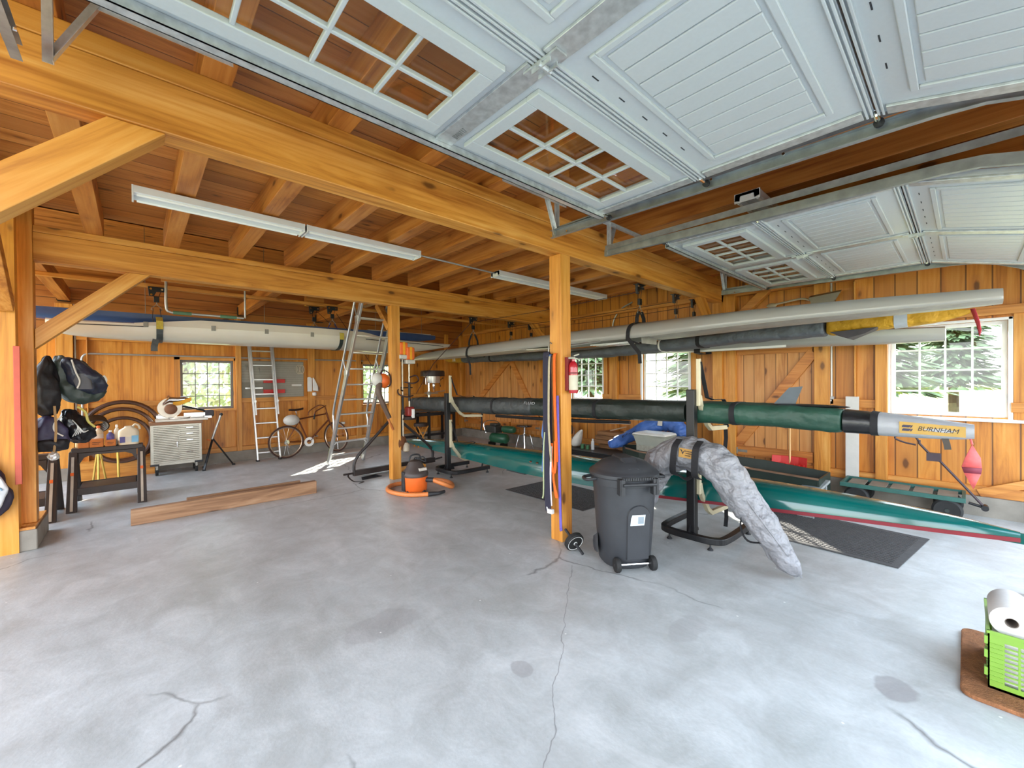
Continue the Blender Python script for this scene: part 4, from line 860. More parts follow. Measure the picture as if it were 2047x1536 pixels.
# pegboard with tools
PEG = M('grey_pegboard', (158, 154, 142), .6, var=.05); t = thing('pegboard', 'grey slotted pegboard hung on the back wall right of the window', 'pegboard', (2.22, YB-.05, 1.285))
b = MB(); b.box(1.62, YB-.04, 1.285, 2.83, YB-.002, 2.07); b.build('board', M('dark_pegboard', (132, 128, 116), .6, var=.05), t)
b = MB()
for i in range(16): z = 1.30+i*.0475; b.box(2.24, YB-.048, z, 2.82, YB-.038, z+.042)
b.build('slat_panel', PEG, t)
b = MB()
for i in range(8): z = 1.62+i*.055; b.box(1.64, YB-.046, z, 2.22, YB-.039, z+.049)
b.build('slat_panel', PEG, t)
for z, l in ((1.60, 'upper'), (1.38, 'lower')):
    b = MB(); b.prism([(0, 0), (.07, 0), (.075, .08), (0, .08)], (2.03, YB-.048, z), (0, -1, 0), (0, 0, 1), (1, 0, 0), .40); tag(b.build('tool_tray', RED, bev=.004), 'red plastic %s tray on the pegboard' % l, 'tray', 'red trays')
b = MB(); b.box(2.58, YB-.06, 1.53, 2.78, YB-.048, 1.565); tag(b.build('spirit_rule', WPLA), 'short pale rule hung at the lower right of the pegboard', 'ruler')
b = MB(); b.box(1.7, YB-.06, 1.48, 2.02, YB-.048, 1.51); tag(b.build('steel_rule', ALU), 'steel rule on the pegboard behind the ladder', 'ruler')
for i, (x, z) in enumerate(((1.70, 1.98), (1.76, 1.98), (1.95, 1.92), (2.30, 1.43))):
    b = MB(); b.tube([(x, YB-.058, z), (x, YB-.075, z-.03), (x+.01, YB-.07, z-.12)], [.012, .008, .005], 6); tag(b.build('hand_tool', STEEL, None, True), 'small steel tool on the pegboard, %s from the left' % ORD[i], 'tool', 'small tools on the pegboard')
b = MB()
for q in range(3): b.tube([Vector((2.72+.03*q, YB-.07-.006*q, 1.93))+Vector((.05*math.cos(a*PI/8), 0, .1*math.sin(a*PI/8)-.03)) for a in range(16)], .007, 6, True)
tag(b.build('cord_coil', M('pale_cord', (206, 196, 176), .8), None, True), 'coil of pale cord hung at the top right of the pegboard', 'cord')
t = thing('hanging_cloth', 'white folded cloth hung on the stud right of the pegboard', 'cloth', (2.97, YB-.12, 1.36))
b = MB(); b.prism([(-.08, 0), (.015, 0), (.015, .30), (-.03, .33), (-.08, .32)], (2.97, YB-.13, 1.40), (1, 0, 0), (0, 0, 1), (0, 1, 0), .04); b.prism([(.03, .02), (.15, 0), (.14, .12), (.08, .25), (.04, .32), (.03, .3)], (2.97, YB-.14, 1.40), (1, 0, 0), (0, 0, 1), (0, 1, 0), .05)
b.build('cloth', M('white_cloth', (226, 224, 220), .85, var=.04), t, bev=.012); b = MB(); b.lathe([(.02, 0), (.045, .01), (.045, .07), (.02, .08)], (3.03, YB-.13, 1.30), n=14); b.build('clip', WPLA, t, True)
# straight ladder against the back wall
def ladder_rails(b, a, c, w, h, up): b.bar(a, c, w, h, up)
t = thing('extension_ladder', 'aluminium extension ladder leaning on the back wall beside the pegboard', 'ladder', (2.04, 9.76, 0))
La, Lb, Ra, Rb = Vector((1.84, 9.74, .0)), Vector((1.745, 10.02, 2.42)), Vector((2.245, 9.72, .0)), Vector((2.155, 10.02, 2.42))
for p, q in ((La, Lb), (Ra, Rb)):
    b = MB(); b.bar(p, q, .03, .075, (0, 1, 0)); b.build('rail', ALU, t, bev=.004)
    u = (q-p)/(q-p).length; b = MB(); b.bar(p+u*.95+Vector((.032, -.04, 0)), q+Vector((.032, -.04, 0)), .026, .06, (0, 1, 0)); b.build('fly_rail', ALU, t, bev=.004)
    b = MB(); b.box(p.x-.03, p.y-.045, 0, p.x+.03, p.y+.045, .03); b.build('rubber_foot', RUBBER, t, bev=.005)
for i in range(8):
    k_ = (.17+i*.3)/2.42; p, q = La.lerp(Lb, k_), Ra.lerp(Rb, k_); b = MB(); b.bar(p, q, .035, .03, (0, 0, 1)); b.build('rung', ALU, t, bev=.006)
b = MB()
for p, q in ((La, Lb), (Ra, Rb)): c = p.lerp(q, .49)+Vector((.03, -.06, 0)); b.bar(c, c+Vector((0, -.01, -.09)), .02, .02); b.bar(c+Vector((0, 0, .02)), c+Vector((0, 0, .06)), .035, .04)
b.build('rung_locks', ALU, t)
# loft ladder with hand rails
t = thing('loft_ladder', 'wide aluminium loft ladder with hand rails leaning up to the rear beam', 'ladder', (3.1, 8.35, 0))
A0, A1, B0, B1 = Vector((2.76, 8.34, 0)), Vector((2.70, 6.50, 2.93)), Vector((3.46, 8.38, 0)), Vector((3.26, 6.50, 2.93))
nrm = Vector((0, .845, .53))
for p, q in ((A0, A1), (B0, B1)):
    b = MB(); b.bar(p, q, .035, .10, nrm); b.build('side_rail', ALU, t, bev=.004)
    b = MB(); b.bar(p+nrm*.052, p.lerp(q, .12)+nrm*.052, .03, .012, nrm); b.build('sunlit_foot', M('sunlit_foot_yellow', (200, 206, 120), .6), t)  # yellow of the sunlit ladder feet put into the colour
for i in range(11):
    k_ = (.2+i*.272)/2.93; p, q = A0.lerp(A1, k_), B0.lerp(B1, k_); b = MB(); b.bar(p, q, .10, .028, (0, 0, 1)); b.build('tread', ALU, t, bev=.004)
    if i in (0, 1): b = MB(); b.bar(q+Vector((-.01, .02, -.07)), q+Vector((-.08, .0, -.01)), .02, .006); b.bar(p+Vector((.01, .02, -.07)), p+Vector((.08, 0, -.01)), .02, .006); b.build('tread_braces', ALU, t)
for p, q in ((A0, A1), (B0, B1)):
    k0, k1 = .25, 1.0; pa = p.lerp(q, .22)+nrm*.05; pb = p.lerp(q, .30)+nrm*.23; pc = p.lerp(q, .36)+nrm*.26; pd = p.lerp(q, .985)+nrm*.26
    b = MB(); b.tube(bez([pa, p.lerp(q, .27)+nrm*.14, pb, pc], 5)+[pd], .02, 10); b.build('hand_rail', ALU, t, True)
    for k_ in (.60, .90): b = MB(); b.tube([p.lerp(q, k_)+nrm*.05, p.lerp(q, k_+.04)+nrm*.26], .012, 8); b.box(*(p.lerp(q, k_)-Vector((.03, .03, .04))), *(p.lerp(q, k_)+Vector((.03, .06, .05)))); b.build('rail_support', ALU, t)
# bicycle
BIKE = M('bronze_frame', (104, 52, 28), .35, .4, var=.1); t = thing('bicycle', 'bronze city bicycle with a white chain ring standing against the back wall', 'bicycle', (2.8, 9.7, 0))
def wheel(cx, cz, y, r, steer=0, par=None, nm='wheel'):
    ax = Vector((math.cos(R(steer)), math.sin(R(steer)), 0)); c = Vector((cx, y, cz)); az = Vector((0, 0, 1)); nn = ax.cross(az)
    b = MB(); b.tube([c+ax*r*math.cos(2*PI*i/40)+az*r*math.sin(2*PI*i/40) for i in range(40)], .017, 8, True); w_ = b.build(nm, M('bike_tyre', (66, 40, 30), .8), par, True)
    b = MB(); b.tube([c+ax*(r-.026)*math.cos(2*PI*i/40)+az*(r-.026)*math.sin(2*PI*i/40) for i in range(40)], .012, 6, True); b.build('rim', M('steel_rim', (190, 170, 150), .3, .8), w_, True)
    b = MB(); b.cyl(c-nn*.05, c+nn*.05, .02, 10)
    for i in range(18): a = 2*PI*i/18; e = c+ax*(r-.03)*math.cos(a)+az*(r-.03)*math.sin(a); b.tube([c+nn*(.03 if i % 2 else -.03), e], .0016, 4)
    b.build('spokes', CHROME, w_); return c
bx, bz, by = 2.36, .345, 9.70; rw = wheel(bx, bz, by, .33, 0, t, 'rear_wheel'); fw = wheel(bx+1.03, bz+.02, by, .33, -62, t, 'front_wheel')
bb = Vector((bx+.44, by, .31)); seat = Vector((bx+.22, by, .86)); hd = Vector((bx+.83, by, .90)); hdl = Vector((bx+.87, by, .76))
b = MB()
for p, q, r_ in ((bb, seat, .017), (seat+Vector((.02, 0, -.05)), hd, .016), (bb, hdl, .02), (rw, bb, .011), (rw, seat+Vector((.03, 0, -.1)), .011), (hd+Vector((-.01, 0, .04)), hdl, .02), (hdl, Vector((bx+.93, by, .62)), .016)): b.tube([p, q], r_, 8)
for s_ in (-1, 1): b.tube([Vector((bx+.93, by+.0, .62)), Vector((bx+.96, by+s_*.05, .55)), fw+Vector((0, s_*.05, 0))], .011, 8)
b.build('frame', BIKE, t, True)
b = MB(); b.tube([seat, seat+Vector((-.03, 0, .14))], .013, 8); b.build('seat_post', CHROME, t, True)
b = MB(); sp = seat+Vector((-.03, 0, .16)); b.rings([[sp+Vector((x, w_*math.cos(2*PI*k/10), .022*math.sin(2*PI*k/10)+dz)) for k in range(10)] for x, w_, dz in ((-.13, .05, .0), (-.1, .085, .0), (-.02, .07, -.005), (.06, .035, 0), (.15, .02, .02))]); b.build('saddle', M('dark_saddle', (52, 30, 22), .6), t, True)
b = MB(); b.tube(bez([hd+Vector((0, 0, .04)), hd+Vector((-.02, 0, .11)), hd+Vector((-.04, .05, .17)), hd+Vector((-.12, .2, .18)), hd+Vector((-.3, .22, .06)), hd+Vector((-.33, .22, -.03))], 5), .012, 8); b.tube(bez([hd+Vector((-.04, -.03, .17)), hd+Vector((-.1, -.2, .18)), hd+Vector((-.3, -.24, .08)), hd+Vector((-.34, -.24, 0))], 5), .012, 8); b.build('handlebar', BIKE, t, True)
b = MB(); b.cyl(hd+Vector((-.33, -.24, .02)), hd+Vector((-.345, -.24, -.09)), .016, 8); b.build('grip', RUBBER, t, True)
b = MB(); b.lathe([(.10, -.004), (.10, .004), (.075, .004), (.075, -.004)], bb+Vector((0, -.05, 0)), (0, 1, 0), 28, caps=False); b.rings([[bb+Vector((.085*math.cos(2*PI*k/20)*q, -.05, .085*math.sin(2*PI*k/20)*q)) for k in range(20)] for q in (1, .55)], False); b.build('chain_ring', WPLA, t, True)
b = MB(); b.tube([bb+Vector((0, -.06, 0)), bb+Vector((.12, -.07, .12))], .01, 8); b.box(bb.x+.09, by-.13, bb.z+.11, bb.x+.16, by-.06, bb.z+.13); b.tube([bb+Vector((0, .06, 0)), bb+Vector((-.12, .07, -.12))], .01, 8); b.build('crank', CHROME, t)
b = MB(); b.cyl(rw+Vector((0, -.03, 0)), rw+Vector((0, -.045, 0)), .05, 16); b.tube([rw+Vector((0, -.05, -.02)), rw+Vector((.04, -.05, -.12))], .012, 6); b.build('derailleur', CHROME, t)
b = MB(); b.sphere((bx+.08, by-.1, .81), .16, .11, .115, 16, 10); b.box(bx+.06, by-.214, .82, bx+.075, by-.20, .87); tag(b.build('bicycle_helmet', M('pale_helmet', (196, 194, 188), .4, var=.06), None, True), 'pale grey helmet hung under the bicycle saddle', 'helmet')
# roll chest with miter saw
SILV = M('silver_slats', (176, 172, 160), .35, .6, var=.08); t = thing('tool_chest', 'silver slatted tool chest on castors under the back window', 'tool chest', (.55, 9.6, 0))
x0, x1, y0, y1 = .19, .90, 9.42, 9.88
b = MB(); b.box(x0, y0+.02, .17, x1, y1, .90); b.build('body', SILV, t, bev=.006); b = MB(); b.box(x0-.015, y0-.01, .88, x1+.015, y1+.01, .93); b.build('worktop', wood('chest_top_wood', (140, 98, 66), (104, 66, 40), (168, 128, 92), 'X'), t, bev=.004)
def slat_front(nm, xa, xb, za, zb, n, par):
    b = MB(); h = (zb-za)/n
    b.prism([(0, 0), (.012, .0)] + [p for i in range(n) for p in ((.018, h*(i+.15)), (.018, h*(i+.75)), (.010, h*(i+.95)))] + [(.0, zb-za)], (xa, y0+.02, za), (0, -1, 0), (0, 0, 1), (1, 0, 0), xb-xa); return b.build(nm, SILV, par)
dr = slat_front('door', x0+.04, x0+.385, .22, .85, 21, t); b = MB(); b.box(x0+.345, y0-.02, .48, x0+.365, y0, .58); b.build('handle', CHROME, dr, bev=.003)
for za, zb, n in ((.76, .85, 3), (.65, .75, 3), (.535, .64, 3), (.22, .525, 9)):
    d_ = slat_front('drawer', x0+.395, x1-.04, za, zb, n, t); b = MB(); zc = (za+zb)/2+.01; b.box((x0+x1+.355)/2-.05, y0-.02, zc-.01, (x0+x1+.355)/2+.05, y0, zc+.01); b.build('handle', CHROME, d_, bev=.003)
for x, y in ((x0+.08, y0+.08), (x1-.08, y0+.08), (x0+.08, y1-.08), (x1-.08, y1-.08)):
    b = MB(); b.cyl((x-.02, y, .055), (x+.02, y, .055), .055, 14); cs_ = b.build('castor', RUBBER, t, True); b = MB(); b.bar((x, y, .05), (x, y, .17), .06, .03); b.build('fork', STEEL, cs_)
for x in (x0, x1-.1): b = MB(); b.box(x-.01, y0-.01, .175, x+.11, y0+.03, .205); b.build('corner_bumper', BLACKM, t, bev=.004)
t = thing('miter_saw', 'sliding miter saw with a yellow label on the tool chest', 'saw', (.6, 9.6, .93))
b = MB(); b.box(.26, 9.45, .93, 1.0, 9.75, .975); b.lathe([(.16, 0), (.16, .03)], (.6, 9.6, .97), n=24); b.build('base', M('cast_aluminium', (190, 184, 174), .4, .6), t, bev=.006)
b = MB(); b.box(.3, 9.68, .975, .56, 9.71, 1.06); b.box(.66, 9.68, .975, .98, 9.71, 1.06); b.build('fence', ALU, t, bev=.003)
b = MB(); b.lathe([(.17, -.02), (.175, 0), (.17, .025)], (.46, 9.58, 1.17), (0, 1, 0), 28); b.build('blade_guard', M('grey_guard', (196, 186, 172), .35, .5), t, True)
b = MB(); b.lathe([(.05, -.06), (.09, -.04), (.09, .06)], (.47, 9.5, 1.15), (0, 1, 0), 18); b.build('motor', M('brown_motor', (120, 78, 52), .5), t, True)
b = MB(); b.rings([[Vector((x, 9.55+.05*math.cos(a*PI/5), z+.055*math.sin(a*PI/5)*s_)) for a in range(10)] for x, z, s_ in ((.36, 1.24, .5), (.45, 1.32, 1), (.56, 1.31, .9), (.66, 1.32, 1), (.74, 1.30, .7))]); b.build('arm', CHROME, t, True)
b = MB(); b.rings([[Vector((x, 9.495, z-.035)), Vector((x, 9.49, z+.03)), Vector((x, 9.5, z+.035)), Vector((x, 9.5, z-.035))] for x, z in ((.50, 1.24), (.60, 1.25), (.68, 1.29), (.76, 1.32))]); b.build('label', M('yellow_label', (226, 160, 20), .5), t)
b = MB(); b.box(.95, 9.5, .96, 1.06, 9.72, 1.0); b.box(.27, 9.44, 1.0, .34, 9.5, 1.05); b.build('side_support', ALU, t)
b = MB(); b.tube([(.62, 9.6, 1.2), (.95, 9.7, 1.1), (1.0, 9.75, 1.06)], .02, 8); b.build('dust_port', BLACKM, t, True)
b = MB(); b.box(.98, 9.68, .97, 1.12, 9.84, 1.10); b.build('dust_bag', M('dark_cloth', (84, 82, 88), .9), t, bev=.03)
t = thing('roller_stand', 'folding stand with a silver post and black legs right of the tool chest', 'stand', (1.22, 9.6, 0))
b = MB(); b.cyl((1.205, 9.55, 1.0), (1.07, 9.6, .55), .02, 10); b.build('post', ALU, t, True); b = MB(); b.sphere((1.21, 9.55, 1.01), .03, n=10, m=6); b.build('cap', BLACKM, t, True)
for q in ((.96, 9.75, 0), (1.42, 9.7, 0), (.92, 9.4, 0)):
    b = MB(); b.bar((1.08, 9.6, .56), q, .03, .02); b.build('leg', BLACK, t); b = MB(); b.box(q[0]-.025, q[1]-.025, 0, q[0]+.025, q[1]+.025, .025); b.build('rubber_foot', RUBBER, t)
b = MB(); b.tube([(1.04, 9.58, .53), (.99, 9.56, .55)], .01, 6); b.build('knob', ORANGE, t)
# hoops of tyre leaning on the wall, cleaning cable
for i, (x, z, r_, rr, lab) in enumerate(((-.16, .79, .50, .035, 'outermost dark tyre of the stack leaning on the back wall'), (-.17, .74, .43, .032, 'middle tyre of the stack leaning on the back wall'), (-.16, .66, .36, .03, 'smallest tyre of the stack leaning on the back wall'))):
    b = MB(); c = Vector((x, 9.83-.07*i, z)); b.tube([c+Vector((r_*math.cos(2*PI*k/36), .12*math.sin(2*PI*k/36), r_*math.sin(2*PI*k/36))) for k in range(36)], rr, 8, True)
    tag(b.build('tyre_hoop', M('brown_rubber', (70, 40, 24), .45, var=.2), None, True), lab, 'tyre', 'tyres by the back wall')
b = MB(); b.box(-.75, 9.78, 0, .25, 9.95, .30); o = tag(b.build('timber_block', WX), 'low pine block under the leaning tyres', 'block')
b = MB()
for q in range(5): b.tube([Vector((-.48, 9.4+.03*q, .93+.02*q))+Vector(((.16-.01*q)*math.cos(a*PI/9), .03*math.sin(a*PI/6), (.10-.005*q)*math.sin(a*PI/9))) for a in range(18)], .018, 6, True)
tag(b.build('hose_coil', M('dark_hose', (58, 40, 24), .35, var=.3), None, True), 'coil of dark hose hung behind the sawhorse bottles', 'hose')
BRASSY = M('brass_tube', (206, 172, 84), .3, .7); t = thing('tripod', 'brass-coloured tripod standing behind the sawhorse', 'tripod', (-.42, 8.9, 0))
for q in ((-.50, 9.0, 0), (-.42, 8.8, 0), (-.33, 9.0, 0)): b = MB(); b.tube([(-.42, 8.93, .70), q], .013, 8); b.build('leg', BRASSY, t, True)
b = MB(); b.cyl((-.42, 8.93, .66), (-.42, 8.93, .8), .025, 12); b.build('hub', ALU, t, True)
b = MB(); b.cyl((-.19, 8.75, 0), (-.21, 8.8, .86), .016, 10); b.lathe([(.035, 0), (.035, .05)], (-.19, 8.75, 0), n=12); tag(b.build('brass_pole', BRASSY, None, True), 'brass-coloured pole standing behind the right leg of the sawhorse', 'pole')
# sawhorses
SAWB = M('brown_black_plastic', (52, 42, 38), .5, var=.12, sc_=10); STRIP = M('pale_leg_strip', (176, 164, 148), .5)
def sawhorse(loc, label):
    t = lthing('sawhorse', label, 'sawhorse', loc, 0, 'folding sawhorses'); w_ = .33
    b = MB(); b.box(-w_-.02, -.075, .70, w_+.02, .075, .765); b.build('top_beam', SAWB, t, bev=.008)
    for sx_ in (-1, 1):
        for sy_ in (-1, 1):
            b = MB(); b.rings([[Vector((sx_*(w_-.0)+dx*s1, sy_*yy+dy*s1, z)) for dx, dy in ((-.05, -.03), (.05, -.03), (.05, .03), (-.05, .03))] for yy, z, s1 in ((.05, .72, .8), (.36, 0, 1))]); l_ = b.build('leg', SAWB, t, bev=.006)
            b = MB(); b.bar((sx_*w_, sy_*.083-.0+sy_*.03, .66), (sx_*w_, sy_*.385+sy_*.003, .02), .026, .012, (0, 1, 0)); b.build('leg_strip', STRIP, l_)
            b = MB(); b.bar((sx_*w_, sy_*.195+sy_*.03, .475), (sx_*w_, sy_*.205+sy_*.034, .44), .03, .014, (0, 1, 0)); b.build('orange_tab', ORANGE, l_)
    for sy_ in (-1, 1):
        b = MB(); b.bar((-w_, sy_*.26, .23), (w_, sy_*.26, .23), .02, .09, (0, 0, 1)); b.build('cross_rail', SAWB, t, bev=.004)
        b = MB(); b.prism([(-w_+.05, .70), (-w_+.05, .55), (-w_+.1, .64), (-w_+.17, .67), (w_-.17, .67), (w_-.1, .64), (w_-.05, .55), (w_-.05, .70)], (0, sy_*.07-.012, 0), (1, 0, 0), (0, 0, 1), (0, 1, 0), .024); b.build('apron', SAWB, t)
    b = MB(); b.box(-w_+.06, -.25, .25, w_-.06, .25, .268); b.build('shelf', SAWB, t, bev=.003); return t
sawhorse((-.27, 7.88, 0), 'dark plastic sawhorse with bottles and boxes standing on it'); sawhorse((-1.07, 7.5, 0), 'dark plastic sawhorse half hidden behind the left post and the bags')
ST = .765
for x, w_, h, lab in ((-.505, .10, .085, 'leftmost orange cardboard box on the sawhorse'), (-.385, .13, .105, 'orange cardboard box in the middle of the sawhorse'), (-.25, .105, .08, 'orange cardboard box left of the white jug')):
    b = MB(); b.box(x-w_/2, 7.80, ST, x+w_/2, 7.90, ST+h); o = tag(b.build('cardboard_box', CARD, bev=.003), lab, 'box', 'boxes on the sawhorse')
    if w_ > .1: pr = MB(); pr.box(x-w_*.3, 7.799, ST+h*.55, x+w_*.3, 7.8, ST+h*.62); pr.box(x-w_*.3, 7.799, ST+h*.35, x+w_*.2, 7.8, ST+h*.42); o2 = pr.build('print', INK, o)
def bottle(x, y, z, r, h, mat, label, cap=None, lab_mat=None, sy=.7):
    t = thing('bottle', label, 'bottle', (x, y, z), 'bottles on the sawhorse'); b = MB(); b.lathe([(r*.9, 0), (r, .01), (r, h*.7), (r*.55, h*.82), (r*.35, h*.86), (r*.35, h*.92)], (x, y, z), n=18, sy=sy); b.build('body', mat, t, True)
    b = MB(); b.lathe([(r*.42, h*.9), (r*.42, h), (r*.3, h*1.02)], (x, y, z), n=14); b.build('cap', cap or WPLA, t, True)
    if lab_mat: b = MB(); b.lathe([(r*1.02, h*.12), (r*1.02, h*.6)], (x, y, z), n=18, sy=sy*1.01, caps=False); b.build('label', lab_mat, t, True)
bottle(-.555, 7.93, ST, .035, .20, TAN, 'tan bottle at the far left of the sawhorse', TAN); bottle(-.495, 7.935, ST, .035, .235, M('brown_bottle', (150, 128, 92), .4), 'brownish bottle behind the leftmost cardboard box')
bottle(-.44, 7.94, ST, .032, .22, M('milky_plastic', (196, 200, 196), .4), 'milky bottle left of the one with the orange cap'); bottle(-.37, 7.935, ST, .048, .27, M('cream_plastic', (214, 196, 166), .45), 'square cream bottle with an orange cap', ORANGE, PAPER)
bottle(-.255, 7.935, ST, .04, .20, PURP, 'purple tin with a white cap', None, M('violet_label', (96, 84, 156), .4), 1); bottle(-.19, 7.94, ST, .032, .27, M('grey_white_plastic', (206, 196, 178), .4), 'tall white bottle behind the purple tin')
t = thing('jug', 'large white jug with a blue and purple label on the sawhorse', 'jug', (-.06, 7.88, ST))
b = MB(); b.rings([[Vector((-.07+sx_*math.copysign(abs(math.cos(a*PI/10))**.5, math.cos(a*PI/10)), 7.88+.07*math.copysign(abs(math.sin(a*PI/10))**.5, math.sin(a*PI/10)), ST+z)) for a in range(20)] for sx_, z in ((.105, 0), (.11, .02), (.11, .17), (.10, .20), (.045, .235), (.04, .25))]); b.build('body', M('white_jug', (220, 208, 182), .35, var=.04), t, True)
b = MB(); b.tube(bez([(-.03, 7.88, ST+.235), (.0, 7.88, ST+.27), (.035, 7.88, ST+.25), (.045, 7.88, ST+.20)], 4), .014, 8); b.build('handle', M('white_jug', (220, 208, 182)), t, True)
b = MB(); b.box(-.16, 7.806, ST+.03, -.105, 7.812, ST+.11); b.build('purple_label', PURP, t); b = MB(); b.box(-.04, 7.806, ST+.03, .03, 7.812, ST+.12); b.build('blue_label', M('sky_blue_label', (120, 178, 214), .5), t); b = MB(); b.box(-.10, 7.806, ST+.04, -.045, 7.812, ST+.11); b.build('white_label', PAPER, t)
# bags on the left post
def blob(rings_, n=18, wob=.1, seed=0):
    """loose bag: rings (x, y, z, rx, ry) with folded outlines"""
    rnd = random.Random(seed); ph = [rnd.random()*6 for _ in range(4)]; b = MB()
    b.rings([[Vector((x+rx*math.cos(2*PI*k/n)*(1+wob*math.sin(3*2*PI*k/n+ph[0]+z*9)+wob*.6*math.sin(7*2*PI*k/n+ph[1]+z*5)), y+ry*math.sin(2*PI*k/n)*(1+wob*math.sin(2*2*PI*k/n+ph[2]+z*7)), z)) for k in range(n)] for x, y, z, rx, ry in rings_]); return b
t = thing('bag', 'dark green and black gear bag hung on the left post', 'bag', (-.5, 6.7, 1.4), 'bags on the left post')
crumple(blob([(-.60, 6.64, 1.93, .03, .03), (-.59, 6.65, 1.88, .07, .06), (-.54, 6.68, 1.78, .15, .09), (-.49, 6.70, 1.66, .2, .11), (-.45, 6.71, 1.54, .2, .11), (-.43, 6.71, 1.44, .16, .1), (-.43, 6.71, 1.38, .08, .06)], wob=.16, seed=3).build('body', M('dark_green_nylon', (50, 60, 54), .45, var=.15, sc_=6, bump=.4, bsc=10, bdist=.03), t, True, sub=2), 0.07, 0.11)
crumple(blob([(-.53, 6.6, 1.90, .05, .05), (-.47, 6.6, 1.82, .11, .07), (-.41, 6.6, 1.70, .15, .09), (-.36, 6.62, 1.58, .13, .09), (-.34, 6.64, 1.5, .08, .06)], wob=.2, seed=8).build('flap', M('navy_nylon', (38, 42, 58), .35, var=.2, sc_=6, bump=.4, bsc=10, bdist=.03), t, True, sub=2), 0.07, 0.09)
blob([(-.43, 6.53, 1.72, .04, .02), (-.42, 6.525, 1.64, .07, .02), (-.40, 6.525, 1.55, .06, .02)], wob=.05, seed=5).build('pocket', M('grey_mesh', (92, 92, 96), .8), t, True)
b = MB(); b.tube(bez([(-.5, 6.51, 1.87), (-.47, 6.49, 1.74), (-.44, 6.49, 1.64), (-.46, 6.5, 1.56)], 5), .008, 6); b.tube(bez([(-.26, 6.6, 1.70), (-.24, 6.6, 1.66), (-.245, 6.6, 1.61)], 4), .012, 6); b.build('piping', PAPER, t, True)
t = thing('bag', 'black bag hung highest and leftmost on the left post', 'bag', (-.7, 6.55, 1.25), 'bags on the left post')
crumple(blob([(-.69, 6.6, 1.93, .03, .03), (-.69, 6.58, 1.80, .07, .06), (-.70, 6.57, 1.64, .11, .08), (-.71, 6.56, 1.48, .12, .09), (-.69, 6.56, 1.34, .10, .08), (-.68, 6.56, 1.26, .06, .05)], wob=.2, seed=11).build('body', M('black_nylon', (24, 22, 26), .6, var=.2, bump=.4, bsc=12, bdist=.02), t, True, sub=2), 0.07, 0.1)
b = MB(); b.add([(-.78, 6.52, 1.56), (-.92, 6.5, 1.46), (-.88, 6.52, 1.47), (-.78, 6.53, 1.44)], [(0, 1, 2, 3)]); o = b.build('loose_corner', M('black_nylon', (24, 22, 26)), t); solid(o, .01)
t = thing('bag', 'purple bag with white piping hung lowest on the left post', 'bag', (-.68, 6.5, .92), 'bags on the left post')
crumple(blob([(-.67, 6.52, 1.27, .07, .06), (-.68, 6.5, 1.18, .12, .09), (-.69, 6.5, 1.08, .15, .1), (-.68, 6.5, .99, .15, .1), (-.64, 6.5, .92, .10, .08)], wob=.13, seed=2).build('body', M('purple_nylon', (52, 46, 76), .55, var=.15, bump=.3, bsc=12, bdist=.02), t, True, sub=2), 0.05, 0.09)
crumple(blob([(-.68, 6.48, 1.04, .165, .11), (-.68, 6.48, .97, .165, .11), (-.64, 6.48, .89, .11, .08)], wob=.12, seed=4).build('black_base', M('black_nylon', (24, 22, 26)), t, True, sub=2), 0.05, 0.09)
b = MB(); b.tube(bez([(-.78, 6.41, 1.22), (-.76, 6.4, 1.15), (-.79, 6.385, 1.08), (-.80, 6.385, 1.02)], 5), .007, 6); b.tube(bez([(-.57, 6.41, 1.27), (-.62, 6.39, 1.2), (-.62, 6.385, 1.12), (-.56, 6.39, 1.06)], 5), .007, 6); b.build('piping', PAPER, t, True)
t = thing('bag', 'black pouch with silver lacing hung over the end of the sawhorse', 'bag', (-.48, 6.62, .95), 'bags on the left post')
crumple(blob([(-.53, 6.62, 1.34, .04, .04), (-.51, 6.61, 1.24, .09, .07), (-.48, 6.6, 1.12, .13, .09), (-.46, 6.6, 1.02, .13, .09), (-.46, 6.62, .95, .08, .06)], wob=.2, seed=6).build('body', M('glossy_black_nylon', (26, 26, 30), .25, var=.2, bump=.4, bsc=14, bdist=.02), t, True, sub=2), 0.07, 0.07)
b = MB()
for i in range(7): b.tube(bez([(-.50+.012*i, 6.485, 1.22-.02*i), (-.46+.008*i, 6.475, 1.14-.01*i), (-.50+.02*i, 6.48, 1.04+.01*i)], 4), .005, 5)
b.build('lacing', M('silver_cord', (206, 206, 200), .4, .4), t, True)
t = thing('rope_toggle', 'tan cord with a crumpled white ball hanging below the bags', 'cord', (-.63, 6.4, .84)); b = MB(); b.tube(bez([(-.62, 6.4, 1.38), (-.61, 6.385, 1.15), (-.62, 6.385, .97), (-.63, 6.39, .88)], 5), .011, 6); b.build('cord', M('tan_cord', (170, 136, 92), .8), t, True)
rnd = random.Random(4); b = MB(); b.rings([[Vector((-.63, 6.385, .86))+Vector((math.sin(tt)*math.cos(a), math.sin(tt)*math.sin(a), -math.cos(tt)))*(.038+.012*rnd.random()) for a in [2*PI*k/12 for k in range(12)]] for tt in [PI*(.03+.94*i/8) for i in range(9)]]); b.build('ball', M('foil', (222, 222, 218), .3, .6), t)
b = MB(); b.tube(bez([(-.46, 6.5, 1.36), (-.40, 6.48, 1.30), (-.38, 6.48, 1.2), (-.33, 6.5, 1.13)], 5), .012, 6); tag(b.build('yellow_strap', M('yellow_green_strap', (190, 176, 92), .5), None, True), 'yellow strap hanging at the right of the bags', 'strap')
b = MB(); b.box(-.842, 6.035, .66, -.80, 6.065, 1.97); tag(b.build('spirit_level', M('red_level', (196, 84, 62), .5, var=.08), bev=.003), 'long red spirit level standing along the left post', 'level')
